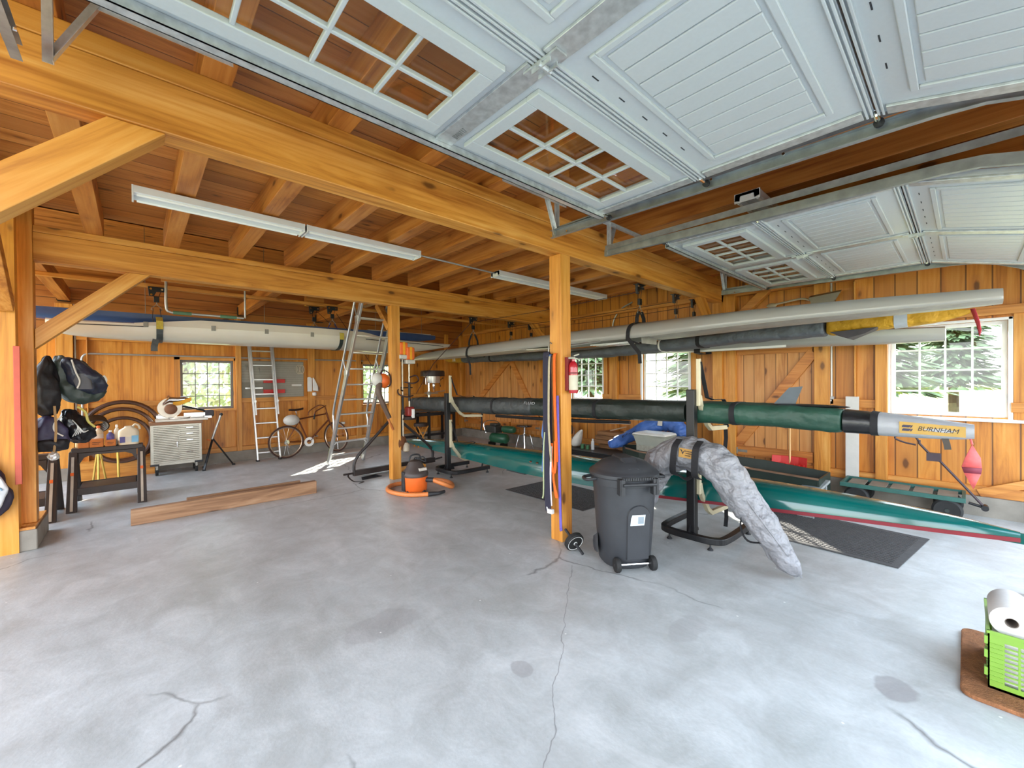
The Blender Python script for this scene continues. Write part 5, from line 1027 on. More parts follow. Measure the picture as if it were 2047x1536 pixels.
t = thing('sack', 'white and navy printed sack hung at the left edge of the view', 'bag', (-.98, 5.98, .4)); b = MB(); b.prism([(-1.2, .90), (-.99, .86), (-.905, .79), (-.885, .70), (-.862, .655), (-.875, .60), (-.90, .50), (-.96, .42), (-1.2, .37)], (0, 5.90, 0), (1, 0, 0), (0, 0, 1), (0, 1, 0), .05); crumple(b.build('body', M('white_sack', (206, 208, 210), .6, var=.05), t, True, bev=.02, sub=0), .03, .12)
b = MB(); b.prism([(-1.2, .97), (-.98, .92), (-.915, .82), (-.88, .64), (-.845, .60), (-.835, .53), (-.87, .44), (-.95, .36), (-1.2, .33)], (0, 5.96, 0), (1, 0, 0), (0, 0, 1), (0, 1, 0), .09); crumple(b.build('navy_lining', M('navy_cloth', (44, 36, 52), .7), t, True, bev=.03, sub=0), .04, .1)
b = MB(); b.tube([(-.93+.03*math.cos(a*PI/9), 5.885, .645+.03*math.sin(a*PI/9)) for a in range(16)], .006, 6); b.sphere((-.925, 5.885, .645), .012, .006, .012, 8, 6); b.build('emblem', M('blue_grey_print', (110, 140, 160), .6), t, True)
# lumber on the floor
LUM = wood('grey_lumber', (150, 112, 80), (104, 70, 46), (176, 140, 108), 'X', rough=.7)
for box, lab in (((-.05, 6.33, 0, 1.93, 6.42, .175), 'longest timber lying nearest on the concrete floor'), ((.39, 6.50, 0, 1.80, 6.60, .115), 'middle timber of the three on the floor'), ((.47, 6.64, 0, 1.80, 6.69, .15), 'farthest timber of the three on the floor')):
    b = MB(); b.box(*box); tag(b.build('timber', LUM, bev=.006), lab, 'timber', 'timbers on the floor')
# ------------------------------------------------------------------ wheeled bin, draped cover, mats, wheel, straps
BIN = M('charcoal_bin_plastic', (50, 52, 56), .5, var=.14, sc_=7, bump=.15, bsc=90, bdist=.002)
t = lthing('trash_bin', 'charcoal wheeled trash bin with a domed lid standing right of the front post', 'bin', (3.2, 2.05, 0), -35.5)
n = 32
def sq(r, z, p=.85, y=0): return [Vector((r*math.copysign(abs(math.cos(2*PI*k/n))**p, math.cos(2*PI*k/n)), y+r*math.copysign(abs(math.sin(2*PI*k/n))**p, math.sin(2*PI*k/n)), z)) for k in range(n)]
b = MB(); b.rings([sq(.20, .01), sq(.215, .03), sq(.235, .30), sq(.255, .62), sq(.262, .70), sq(.275, .705), sq(.278, .77), sq(.262, .775)]); b.build('body', BIN, t, True)
b = MB(); b.rings([sq(.285, .765, .9), sq(.298, .775, .95), sq(.298, .80, .95), sq(.285, .815, 1), sq(.27, .82, 1), sq(.255, .835, 1), sq(.19, .885, 1), sq(.10, .915, 1), sq(.02, .922, 1)]); l_ = b.build('lid', BIN, t, True)
b = MB(); b.rings([[Vector((x, y, z)) for x, y, z in ((-w_, y_, z_-.03), (w_, y_, z_-.03), (w_*.8, y_, z_), (-w_*.8, y_, z_))] for y_, w_, z_ in ((-.23, .06, .855), (-.1, .075, .928), (.1, .075, .93), (.23, .05, .86))]); b.build('lid_ridge', BIN, l_, bev=.008)
b = MB(); b.box(-.13, -.305, .775, .15, -.285, .80)
for i in range(14): b.box(-.125+i*.02, -.312, .778, -.113+i*.02, -.30, .797)
b.build('hinge', BLACKM, t)
b = MB(); b.box(-.16, -.325, .66, -.115, -.262, .79); b.box(.125, -.325, .66, .17, -.262, .79); b.box(-.15, -.33, .66, -.145, -.32, .79); b.box(.15, -.33, .66, .155, -.32, .79); b.tube([(-.13, -.325, .745), (.15, -.325, .745)], .014, 8); b.build('handle', BLACKM, t, True)
for s_ in (-1, 1):
    b = MB(); b.tube(bez([(s_*.27, -.07, .75), (s_*.35, -.05, .74), (s_*.35, .05, .74), (s_*.27, .07, .75)], 5), .014, 8); b.build('side_handle', BLACKM, t, True)
b = MB(); a_ = [(-.10, .1), (.10, .1), (.10, .47)]+[(.10*math.cos(R(q)), .47+.09*math.sin(R(q))) for q in range(20, 180, 20)]+[(-.10, .47)]
b.add([(x+.03, -.205-.075*z, z) for x, z in a_]+[(x*.93+.03, -.222-.072*z, .1+(z-.1)*.985) for x, z in a_], [(i, (i+1) % len(a_), len(a_)+(i+1) % len(a_), len(a_)+i) for i in range(len(a_))]+[tuple(range(len(a_), 2*len(a_)))]); b.build('raised_panel', BIN, t)
yb_ = lambda z: -.2255-.072*z
b = MB(); b.add([(-.045, yb_(.39), .39), (.075, yb_(.39), .39), (.085, yb_(.48), .48), (-.03, yb_(.48), .48), (-.04, yb_(.45), .45)], [(0, 1, 2, 3, 4)]); b.build('torn_label', M('torn_label', (196, 206, 212), .5, var=.2, sc_=40), t)
b = MB(); b.add([(.02, yb_(.41)-.001, .405), (.07, yb_(.41)-.001, .405), (.072, yb_(.465)-.001, .465), (.02, yb_(.465)-.001, .465)], [(0, 1, 2, 3)]); b.build('label_print', M('grey_blue_print', (130, 142, 150), .6), t)
b = MB(); b.tube([(-.15, -.225, .06), (.16, -.225, .06)], .01, 8); b.build('axle', CHROME, t, True)
for s_ in (-1, 1):
    b = MB(); b.lathe([(.03, -.02), (.055, -.02), (.06, -.012), (.06, .012), (.055, .02), (.03, .02)], (.005+s_*.155, -.225, .06), (1, 0, 0), 20); w_ = b.build('wheel', RUBBER, t, True)
    b = MB(); b.cyl((.005+s_*.155-.022, -.225, .06), (.005+s_*.155+.022, -.225, .06), .012, 10); b.build('hub', BLACKM, w_)
b = MB(); b.tube(bez([(.24, .12, .72), (.3, .2, .66), (.27, .2, .62), (.22, .2, .68)], 5), .006, 6); b.build('lid_cord', BLACKM, t, True)
b = MB(); b.rings([[Vector((-.235+.02*math.cos(a*PI/4), .02, .16))+Vector((0, .07*q*math.cos(a*PI/4), .09*q*math.sin(a*PI/4))) for a in range(8)] for q in (1,)]+[[Vector((-.262, .02+.05*math.cos(a*PI/4), .16+.07*math.sin(a*PI/4))) for a in range(8)]]); b.build('side_grip', BIN, t, True)
# silver cover draped over the near rack
SILC = M('silver_grey_nylon', (134, 134, 138), .5, .1, var=.07, sc_=4, bump=1, bsc=8, bdist=.07)
t = thing('draped_cover', 'silver grey padded cover draped over the near rack with one leg reaching the floor', 'cover', (3.8, 1.6, 0))
def drape(path, n=36, xw=None, seed=0, am=.05):
    rnd = random.Random(seed); b = MB(); rs = []; pts = bez([Vector((x, y, z)) for x, y, z, r_, tx in path], 10); m = len(path)-1
    for i, p in enumerate(pts):
        u = i/10; j = min(int(u), m-1); fr = u-j; r_ = path[j][3]*(1-fr)+path[j+1][3]*fr; tx = path[j][4]*(1-fr)+path[j+1][4]*fr
        d = (pts[min(i+1, len(pts)-1)]-pts[max(i-1, 0)]).normalized(); a = Vector((1, 0, 0)); a = (a-d*a.dot(d)).normalized(); q = d.cross(a)
        w1 = 1+am*math.sin(i*1.1+seed); ring = []
        for k in range(n):
            th = 2*PI*k/n; f_ = 1+am*.9*math.sin(3*th+i*.14)+am*.8*math.sin(4*th-i*.28+seed)*.6+am*.6*abs(math.sin(2*th+i*.35))**6-am*.5*abs(math.sin(2*th-i*.05+1))**8+rnd.uniform(-am, am)*.25
            v = p+a*(math.cos(th)*tx*f_)+q*(math.sin(th)*r_*w1*f_); v.z = max(v.z, .004); ring.append(v)
        rs.append(ring)
    return b.rings(rs)
crumple(drape([(3.79, 2.20, .33, .10, .10), (3.79, 2.12, .58, .13, .14), (3.79, 2.02, .77, .145, .15), (3.79, 1.86, .895, .15, .16), (3.79, 1.69, .91, .155, .16), (3.79, 1.53, .885, .155, .16), (3.79, 1.39, .76, .155, .15), (3.80, 1.26, .57, .135, .13), (3.82, 1.12, .37, .12, .12), (3.84, 1.0, .19, .095, .10), (3.86, .92, .08, .055, .07), (3.87, .885, .035, .02, .03)], seed=3, am=.03).build('fabric', SILC, t, True), .06, .17, 1)
for ya, yb in ((1.775, 1.80), (1.585, 1.60)):
    b = MB(); b.strap(bez([(3.70, ya, 1.05), (3.605, ya, .99), (3.595, (ya+yb)/2, .86), (3.62, yb, .75), (3.74, yb, .70)], 5), .058, (0, 1, 0), .006); b.build('handle_strap', WEB, t)
b = MB(); b.tube(bez([(3.665, 1.78, 1.0), (3.66, 1.6, 1.005), (3.655, 1.44, .9), (3.68, 1.27, .69), (3.70, 1.11, .47), (3.75, .97, .26), (3.82, .90, .11), (3.86, .872, .03)], 8), .007, 6); b.build('seam_piping', SILC, t, True)
b = MB(); b.strap(bez([(3.635, 1.80, .76), (3.66, 1.72, .705), (3.66, 1.66, .72), (3.635, 1.60, .80), (3.612, 1.575, .92)], 5), .035, (.6, .6, .4), .005); b.build('cross_strap', WEB, t)
b = MB(); b.strap(bez([(3.72, 1.24, .52), (3.70, 1.26, .38), (3.68, 1.2, .28), (3.74, 1.1, .27)], 5), .03, (1, 0, 0), .004); b.build('loose_strap', WEB, t)
b = MB(); b.add([(3.628, 1.745, .985), (3.632, 1.62, .975), (3.617, 1.62, .895), (3.613, 1.745, .905)], [(0, 1, 2, 3)]); lb = b.build('sewn_label', M('tan_label', (170, 128, 60), .7, var=.1, sc_=50), t)
b = MB(); rnd = random.Random(2); fx = lambda u, v: Vector((3.6225-.0008+.016*v*0, 1.745-.125*u, .985-.01*u-.08*v))+Vector((-.0015+(.0125*(.5-v)), 0, 0))
for r_, (u0, u1) in enumerate(((.42, .95), (.5, .95), (.45, .8))):
    u = u0
    while u < u1: w_ = rnd.uniform(.02, .045); v = .2+.23*r_; b.add([fx(u, v), fx(u+w_, v), fx(u+w_, v+.11), fx(u, v+.11)], [(0, 1, 2, 3)]); u += w_+.018
b.build('label_print', INK, lb)
b = MB(); b.add([fx(.1, .12), fx(.22, .2), fx(.27, .45), fx(.24, .62), fx(.2, .4), fx(.08, .18)], [(0, 1, 2, 3, 4, 5)]); b.add([fx(.27, .45), fx(.38, .22), fx(.42, .25), fx(.31, .55), fx(.26, .7), fx(.24, .62)], [(0, 1, 2, 3, 4, 5)]); b.build('bird_mark', INK, lb)
# mats
MAT = M('grey_ribbed_mat', (74, 72, 72), .9, var=.12, sc_=20)
def mat_(pts, label, ribs):
    b = MB(); P4 = [Vector((x, y, 0)) for x, y in pts]; b.add([p+Vector((0, 0, .002)) for p in P4]+[p+Vector((0, 0, .009)) for p in P4], [(3, 2, 1, 0), (4, 5, 6, 7), (0, 1, 5, 4), (1, 2, 6, 5), (2, 3, 7, 6), (3, 0, 4, 7)])
    t = thing('floor_mat', label, 'mat', (pts[0][0], pts[0][1], 0), 'ribbed floor mats'); b.build('base', MAT, t)
    c = MB(); nx, ny = ribs
    for i in range(nx):
        for j in range(ny):
            u0, u1, v0, v1 = (i+.12)/nx, (i+.88)/nx, (j+.2)/ny, (j+.8)/ny; q = [P4[0].lerp(P4[1], u).lerp(P4[3].lerp(P4[2], u), v) for u, v in ((.04+.92*u0, .05+.9*v0), (.04+.92*u1, .05+.9*v0), (.04+.92*u1, .05+.9*v1), (.04+.92*u0, .05+.9*v1))]
            c.add([p+Vector((0, 0, .009)) for p in q]+[p+Vector((0, 0, .013)) for p in q], [(4, 5, 6, 7), (0, 1, 5, 4), (1, 2, 6, 5), (2, 3, 7, 6), (3, 0, 4, 7)])
    o = c.build('rib_texture', MAT, t); o['kind'] = 'stuff'
mat_([(4.0, 4.55), (4.02, 3.15), (4.86, 3.1), (4.9, 4.5)], 'dark ribbed floor mat lying behind the front post', (40, 18)); mat_([(4.75, 1.62), (4.70, .38), (5.76, .24), (5.86, 1.52)], 'ribbed floor mat partly in sunlight beside the draped cover', (36, 20))
# axle wheel at the foot of the post
ax = Vector((-.26, -.865, -.42)).normalized(); c = Vector((3.02, 2.47, .092)); t = thing('axle_wheel', 'black wheel with white hub and axle lying at the foot of the front post', 'wheel', (3.02, 2.47, 0))
b = MB(); b.lathe([(.06, -.025), (.085, -.026), (.094, -.016), (.094, .016), (.085, .026), (.06, .025)], c, ax, 30); b.build('tyre', RUBBER, t, True)
b = MB(); b.lathe([(.078, -.027), (.078, .0275), (.05, .018), (.018, .018), (.018, .03)], c, ax, 24); b.build('hub', WPLA, t, True)
b = MB(); b.cyl(c-ax*.16, c+ax*.155, .013, 12); b.build('axle', BLACKM, t, True)
# straps on the front post
def hang(pts, w_, mat, label, grp='straps on the front post', th=.005): b = MB(); b.strap(bez(pts, 5), w_, (0, 1, 0), th); return tag(b.build('tie_down_strap', mat), label, 'strap', grp)
STR = lambda nm, c_: M(nm, c_, .75, var=.1, sc_=30)
b = MB(); b.tube(bez([(3.095, 2.80, 1.97), (3.07, 2.80, 1.98), (3.05, 2.80, 1.93), (3.05, 2.80, 1.86), (3.03, 2.80, 1.84)], 4), .006, 6); tag(b.build('hook', STEEL, None, True), 'steel hook on the left face of the front post holding the straps', 'hook', 'hooks on the front post')
b = MB(); b.tube(bez([(3.255, 2.76, 1.93), (3.285, 2.76, 1.95), (3.29, 2.76, 1.88), (3.28, 2.75, 1.84)], 4), .006, 6); tag(b.build('hook', STEEL, None, True), 'steel hook on the right face of the front post above the fire extinguisher', 'hook', 'hooks on the front post')
hang([(3.07, 2.82, 1.86), (3.03, 2.82, 1.83), (3.025, 2.82, 1.2), (3.03, 2.82, .6), (3.03, 2.80, .30)], .075, STR('navy_strap', (36, 34, 52)), 'wide navy strap on the front post, reaching almost to the floor')
hang([(3.08, 2.79, 1.86), (3.05, 2.79, 1.8), (3.05, 2.785, 1.2), (3.05, 2.78, .5)], .05, STR('black_strap', (34, 28, 36)), 'black strap behind the tan one on the front post')
hang([(3.06, 2.785, 1.85), (3.035, 2.785, 1.8), (3.03, 2.84, 1.25), (3.03, 2.87, 1.06), (3.04, 2.86, .98), (3.035, 2.875, .68)], .035, STR('blue_strap', (78, 108, 160)), 'light blue strap leftmost on the front post')
hang([(3.035, 2.775, 1.84), (3.02, 2.77, 1.7), (3.015, 2.775, 1.2), (3.02, 2.765, .95), (3.02, 2.75, .8)], .022, STR('tan_strap', (176, 166, 136)), 'tan strap in the middle of the bunch on the front post')
hang([(3.09, 2.74, 1.87), (3.065, 2.74, 1.82), (3.06, 2.735, 1.45), (3.06, 2.72, 1.1), (3.06, 2.71, .8)], .03, STR('orange_strap', (238, 104, 30)), 'bright orange strap rightmost at the top of the bunch')
hang([(3.05, 2.765, .98), (3.045, 2.77, .84), (3.045, 2.75, .70), (3.05, 2.725, .73), (3.05, 2.72, 1.0)], .03, STR('orange_strap', (238, 104, 30)), 'orange strap loop low on the front post')
hang([(3.05, 2.75, .72), (3.045, 2.74, .6), (3.045, 2.70, .47), (3.05, 2.72, .47), (3.05, 2.745, .62)], .024, STR('orange_strap', (238, 104, 30)), 'lowest orange strap tail on the front post')
hang([(3.08, 2.715, 1.45), (3.07, 2.70, 1.1), (3.075, 2.69, .6), (3.085, 2.69, .2), (3.06, 2.66, .13)], .03, STR('purple_strap', (108, 92, 178)), 'purple strap running down the corner of the front post to the wheel')
hang([(3.03, 2.83, 1.15), (3.02, 2.85, .9), (3.02, 2.855, .5), (3.01, 2.86, .42)], .012, STR('pale_green_cord', (172, 182, 140)), 'thin pale green cord at the left of the bunch', th=.008)
hang([(3.04, 2.765, .95), (3.035, 2.775, .6), (3.035, 2.765, .36)], .022, STR('white_strap', (214, 206, 206)), 'white strap tail behind the orange loop'); 
b = MB(); b.box(3.01, 2.735, .285, 3.045, 2.80, .33); b.tube([(3.02, 2.80, .3), (3.03, 2.82, .34)], .008, 6); tag(b.build('strap_buckle', WPLA, bev=.006), 'white buckle at the bottom of the white strap', 'buckle')
# fire extinguisher
t = thing('fire_extinguisher', 'red fire extinguisher on the front face of the front post', 'fire extinguisher', (3.2, 2.615, 1.48)); ec = (3.205, 2.615, 1.475)
b = MB(); b.lathe([(.042, 0), (.046, .008), (.046, .25), (.042, .28), (.028, .305), (.016, .315), (.016, .335)], ec, n=24); b.build('cylinder', M('extinguisher_red', (168, 28, 40), .25, var=.04, coat=.5), t, True)
b = MB(); b.lathe([(.0468, .03), (.0468, .175)], ec, n=24, caps=False); b.build('label', M('extinguisher_label', (196, 190, 170), .5, var=.06), t, True)
b = MB(); b.lathe([(.049, .19), (.049, .205)], ec, n=24); b.box(3.155, 2.64, 1.50, 3.25, 2.681, 1.83); b.build('bracket', M('dark_red_bracket', (120, 26, 34), .5), t)
b = MB(); b.box(3.15, 2.6, 1.81, 3.22, 2.63, 1.83); b.bar((3.2, 2.61, 1.84), (3.27, 2.60, 1.86), .02, .012); b.bar((3.2, 2.61, 1.82), (3.26, 2.60, 1.81), .02, .01); b.build('valve_handle', STEEL, t)
b = MB(); b.tube(bez([(3.22, 2.61, 1.825), (3.26, 2.61, 1.82), (3.275, 2.61, 1.77), (3.27, 2.61, 1.74)], 4), .008, 8); b.build('hose', BLACKM, t, True)
# crate with rolls on a coir mat, near right
COIR = M('brown_coir', (140, 92, 58), .95, var=.25, sc_=30, bump=.6, bsc=120, bdist=.01)
b = MB(); cr = .06; P_ = [(3.05+cr-cr*math.cos(R(a)), .02-cr+cr*math.sin(R(a))) for a in range(0, 91, 18)]+[(3.86-cr+cr*math.sin(R(a)), .02-cr+cr*math.cos(R(a))) for a in range(0, 91, 18)]+[(3.86, -.9), (3.05, -.9)]
b.prism(P_, (0, 0, 0), (1, 0, 0), (0, 1, 0), (0, 0, 1), .022); tag(b.build('doormat', COIR, bev=.006), 'brown coir doormat under the green crate', 'mat')
GRN = M('lime_green_plastic', (120, 158, 58), .4, var=.04); CX0, CX1, CY0, CY1, CZ, CH = 3.185, 3.63, -.56, -.075, .024, .29
t = thing('plastic_crate', 'lime green plastic crate holding white rolls at the right edge', 'crate', (3.4, -.3, CZ))
b = MB(); b.box(CX0, CY0, CZ, CX1, CY1, CZ+.012); b.build('floor_plate', GRN, t)
def lattice(nm, o, u, L, H, nrm_, cols, solid_cols):
    b = MB(); o, u, nv_ = Vector(o), Vector(u), Vector(nrm_)
    def bx(a0, a1, z0, z1, th=.006, off=0):
        p = [o+u*a+Vector((0, 0, z))+nv_*d for d in (off, off-th) for a, z in ((a0, z0), (a1, z0), (a1, z1), (a0, z1))]; b.add(p, [(0, 1, 2, 3), (4, 7, 6, 5), (0, 4, 5, 1), (1, 5, 6, 2), (2, 6, 7, 3), (3, 7, 4, 0)])
    bx(0, L, 0, .035); bx(0, L, H-.045, H); bx(0, .055, .035, H-.045); bx(L-.055, L, .035, H-.045)
    bx(-.004, L+.004, H-.012, H+.002, .012, .005)
    for i in range(1, cols): a = .055+(L-.11)*i/cols; bx(a-.004, a+.004, .035, H-.045, .007, .001)
    for j in range(1, 9): z = .035+(H-.08)*j/9; bx(.055, L-.055, z-.0035, z+.0035, .005)
    for j in range(0, 9): z = .04+(H-.08)*j/9; bx(.006, .05, z, z+.004, .008, .004)
    return b.build(nm, GRN, t)
lattice('side_wall', (CX0, CY1, CZ), (0, -1, 0), CY1-CY0, CH, (-1, 0, 0), 8, 1); lattice('side_wall', (CX1, CY1, CZ), (0, -1, 0), CY1-CY0, CH, (1, 0, 0), 8, 1)
lattice('end_wall', (CX0, CY1, CZ), (1, 0, 0), CX1-CX0, CH, (0, 1, 0), 6, 1); lattice('end_wall', (CX0, CY0, CZ), (1, 0, 0), CX1-CX0, CH, (0, -1, 0), 6, 1)
for z in (.06, .15, .22): b = MB(); b.box(CX0+.0, CY1, CZ+z, CX0+.03, CY1+.012, CZ+z+.04); b.build('corner_lug', GRN, t)
ROLL = M('white_paper', (206, 202, 198), .85, var=.03, sc_=40, bump=.15, bsc=60)
for i, (y, z, lab) in enumerate(((-.155, .362, 'white paper roll leftmost in the green crate'), (-.31, .355, 'white paper roll second from the left in the green crate'), (-.465, .355, 'white paper roll at the right edge in the green crate'))):
    rr = .075; t = thing('paper_roll', lab, 'roll', (3.4, y, z-rr), 'paper rolls in the crate'); c0 = Vector((3.235, y, z))
    b = MB(); b.lathe([(.024, .0), (rr, 0), (rr+.002, .004), (rr+.002, .27), (rr, .274), (.024, .274)], c0, (1, 0, 0), 28, caps=False); b.build('paper', ROLL, t, True)
    b = MB(); b.lathe([(.024, .274), (.024, .002), (.021, .002), (.021, .274)], c0, (1, 0, 0), 20, caps=False); b.build('cardboard_core', M('grey_cardboard', (120, 108, 98), .9), t, True)
b = MB()
for i in range(3): b.box(3.22, -.24-.15*i, CZ+.013, 3.6, -.10-.15*i, .27)
tag(b.build('paper_packs', ROLL, bev=.02), 'white packs stacked under the rolls in the green crate', 'pack')
# garden cart by the right wall
CGR = M('dark_green_cart', (44, 92, 84), .5, var=.12, sc_=8); t = thing('garden_cart', 'dark green four-wheeled garden cart along the right wall under the big window', 'cart', (6.85, .5, 0))
for x0, x1, y0, y1 in ((6.60, 6.63, .0, 1.08), (7.07, 7.10, .0, 1.08), (6.63, 7.07, 1.05, 1.08), (6.63, 7.07, .0, .03)): b = MB(); b.box(x0, y0, .235, x1, y1, .285); b.build('deck_rail', CGR, t, bev=.003)
for i in range(5): b = MB(); b.box(6.63, .06+i*.2, .25, 7.07, .22+i*.2, .265); b.build('deck_board', M('weathered_board', (132, 124, 112), .8, var=.15), t)
for y in (.14, .92):
    b = MB(); b.tube([(6.62, y, .125), (7.08, y, .125)], .012, 8); b.box(6.72, y-.02, .125, 6.75, y+.02, .24); b.box(6.95, y-.02, .125, 6.98, y+.02, .24); b.build('axle', BLACK, t)
    for x in (6.64, 7.05):
        b = MB(); b.lathe([(.07, -.04), (.105, -.045), (.124, -.03), (.125, 0), (.124, .03), (.105, .045), (.07, .04)], (x, y, .127), (1, 0, 0), 28); w_ = b.build('wheel', RUBBER, t, True)
        b = MB(); b.lathe([(.068, -.03), (.05, -.015), (.02, -.02), (.02, -.045)], (x, y, .127), (1, 0, 0), 20); b.build('rim', M('dark_rim', (44, 52, 50), .4, .3), w_, True)
        for q in range(5): a = 2*PI*q/5; b = MB(); b.sphere((x-.022, y+.035*math.cos(a), .127+.035*math.sin(a)), .008, n=8, m=5); b.build('wheel_nut', CHROME, w_, True)
b = MB(); b.tube([(6.84, -.02, .2), (6.84, -.14, .17)], .015, 8); b.cyl((6.79, -.14, .17), (6.89, -.14, .17), .03, 12); b.build('drawbar', BLACK, t, True)
b = MB(); b.tube([(6.84, -.14, .17), (6.84, .22, .66)], .012, 8); b.box(6.80, .19, .63, 6.88, .31, .72); b.tube([(6.84, .28, .70), (6.84, .37, .82), (6.84, .37, .86)], .012, 8)
b.tube(bez([(6.84, .37, .84), (6.84, .42, .90), (6.84, .55, .90), (6.84, .58, .86), (6.84, .50, .82), (6.84, .40, .80)], 5), .010, 8); b.build('pull_handle', M('dark_grip', (64, 50, 56), .6), t, True)
# leaning board, shovel, wall shovel, conduits, box
b = MB(); b.bar((7.115, 1.03, .228), (7.135, 1.03, 1.35), .02, .14, (0, 1, 0)); tag(b.build('white_board', M('white_board_paint', (206, 204, 198), .5, var=.04), bev=.002), 'narrow white board leaning against the right wall behind the cart', 'board')
t = thing('snow_shovel', 'red plastic snow shovel standing against the plank door', 'shovel', (7.1, 1.74, .25))
b = MB(); b.rings([[Vector((7.1+.05*(abs(q)/.22)**2*-1+dx, 1.74+q, z)) for q in (-.22, -.11, 0, .11, .22)]+[Vector((7.1-.05*(abs(q)/.22)**2+dx+.012, 1.74+q, z)) for q in (.22, .11, 0, -.11, -.22)] for z, dx in ((.23, -.07), (.32, -.03), (.46, .0))])
for q in (-.18, -.12, -.06, .06, .12, .18): b.box(7.03, 1.74+q-.012, .24, 7.09, 1.74+q+.012, .36)
b.build('blade', RED, t, bev=.003); b = MB(); b.cyl((7.09, 1.74, .34), (7.14, 1.75, 1.22), .014, 10); b.build('shaft', wood('shovel_shaft', (212, 164, 104), (186, 136, 80), (226, 186, 130), 'Z', knots=False), t, True)
b = MB(); b.cyl((7.14, 1.69, 1.26), (7.14, 1.81, 1.26), .018, 10); b.tube(bez([(7.14, 1.75, 1.2), (7.14, 1.70, 1.22), (7.14, 1.69, 1.26)], 4), .012, 6); b.tube(bez([(7.14, 1.75, 1.2), (7.14, 1.80, 1.22), (7.14, 1.81, 1.26)], 4), .012, 6); b.build('handle', ORANGE, t, True)
PLAS = M('weathered_plastic', (170, 158, 138), .6, var=.08); t = thing('scoop', 'pale scoop shovel lying on the ledge high on the right wall', 'shovel', (7.15, 1.6, 2.7))
b = MB(); b.add([(7.06, 1.50, 2.74), (7.06, 1.14, 2.77), (7.06, 1.22, 2.64), (7.06, 1.46, 2.63), (7.16, 1.50, 2.78), (7.16, 1.14, 2.81), (7.16, 1.22, 2.66), (7.16, 1.46, 2.65)], [(0, 1, 2, 3), (4, 7, 6, 5), (0, 4, 5, 1), (1, 5, 6, 2), (2, 6, 7, 3), (3, 7, 4, 0)]); b.build('blade', M('grey_scoop', (132, 124, 110), .5, var=.1), t)
b = MB(); b.tube(bez([(7.1, 1.49, 2.71), (7.1, 1.6, 2.745), (7.1, 1.8, 2.725), (7.1, 1.92, 2.71)], 5), .014, 8); b.build('shaft', PLAS, t, True)
b = MB(); b.sphere((7.1, 1.97, 2.70), .03, .07, .035, 12, 8); b.build('grip', PLAS, t, True); b = MB(); b.bar((7.1, 1.45, 2.60), (7.24, 1.45, 2.60), .03, .02); b.bar((7.1, 1.97, 2.655), (7.24, 1.97, 2.655), .03, .02); b.build('wall_bracket', WX, t)
b = MB(); b.tube([(7.215, 1.33, 1.33), (7.215, 1.33, 2.93)], .016, 8); tag(b.build('conduit', PIPE, None, True), 'grey conduit rising from the switch box, left of its twin', 'conduit', 'conduits')
b = MB(); b.tube([(7.215, 1.27, 1.33), (7.215, 1.27, 2.93)], .016, 8); tag(b.build('conduit', PIPE, None, True), 'grey conduit rising from the switch box, nearest the big window', 'conduit', 'conduits')
t = thing('switch_box', 'grey switch and outlet box on the right wall beside the plank door', 'switch', (7.22, 1.30, 1.24)); b = MB(); b.box(7.19, 1.24, 1.235, 7.25, 1.365, 1.345); b.build('box', M('grey_box', (170, 172, 172), .4, .4), t, bev=.005)
b = MB(); b.box(7.184, 1.31, 1.25, 7.192, 1.355, 1.325); p_ = b.build('outlet_plate', WPLA, t, bev=.002); b = MB(); b.box(7.181, 1.322, 1.285, 7.185, 1.343, 1.312); b.build('socket', INK, p_)
b = MB(); b.box(7.18, 1.262, 1.275, 7.192, 1.275, 1.30); b.build('toggle', WPLA, t)
b = MB(); b.tube([(7.215, 4.85, 1.25), (7.215, 4.85, 2.5)]+bez([(7.215, 4.85, 2.5), (7.215, 4.83, 2.8), (7.215, 4.65, 3.02), (7.215, 4.4, 3.12)], 6), .014, 8); tag(b.build('conduit', PIPE, None, True), 'bent conduit on the right wall between the two middle windows', 'conduit', 'conduits')
t = thing('outlet', 'outlet at the foot of the bent conduit between the middle windows', 'outlet', (7.22, 4.85, 1.2), 'outlets'); b = MB(); b.box(7.19, 4.8, 1.2, 7.25, 4.9, 1.27); b.build('box', PIPE, t, bev=.004); b = MB(); b.box(7.185, 4.815, 1.21, 7.192, 4.885, 1.26); b.build('cover_plate', WPLA, t)
for i in range(5): b = MB(); b.tube([(7.2, 4.70-.035*i, 2.12), (7.2, 4.70-.035*i, 1.98+.01*(i % 2))], .006, 6); tag(b.build('hand_tool', BLACK, None, True), 'thin dark tool hung between the two middle windows, %s from the left' % ORD[i], 'tool', 'thin tools between the windows')
# ------------------------------------------------------------------ along the right wall
t = thing('low_bench', 'low black bench on the floor behind the teal shell', 'bench', (6.45, 4.95, 0)); b = MB(); b.box(6.2, 4.05, .24, 6.7, 5.9, .275); b.box(6.2, 4.05, .1, 6.22, 5.9, .24); b.build('top', BLACK, t, bev=.004)
for y in (4.1, 5.8): b = MB(); b.box(6.22, y, 0, 6.68, y+.05, .24); b.build('leg', BLACK, t)
BRN = wood('stacked_lumber', (150, 106, 66), (96, 62, 36), (176, 132, 92), 'Y', rough=.7); k_ = 0
for j in range(7):
    for i in range(2):
        y0 = 3.35+.09*((j*7+i*3) % 5); y1 = 5.02-.05*((j*5+i) % 4); x = 6.76+.17*i; z = .02+.083*j
        b = MB(); b.box(x, y0, z, x+.15, y1, z+.075); k_ += 1; tag(b.build('stacked_board', BRN, bev=.004), '%s board from the bottom, %s column of the lumber stack' % (ORD[j], ('front', 'wall-side')[i]), 'board', 'stacked boards by the right wall')
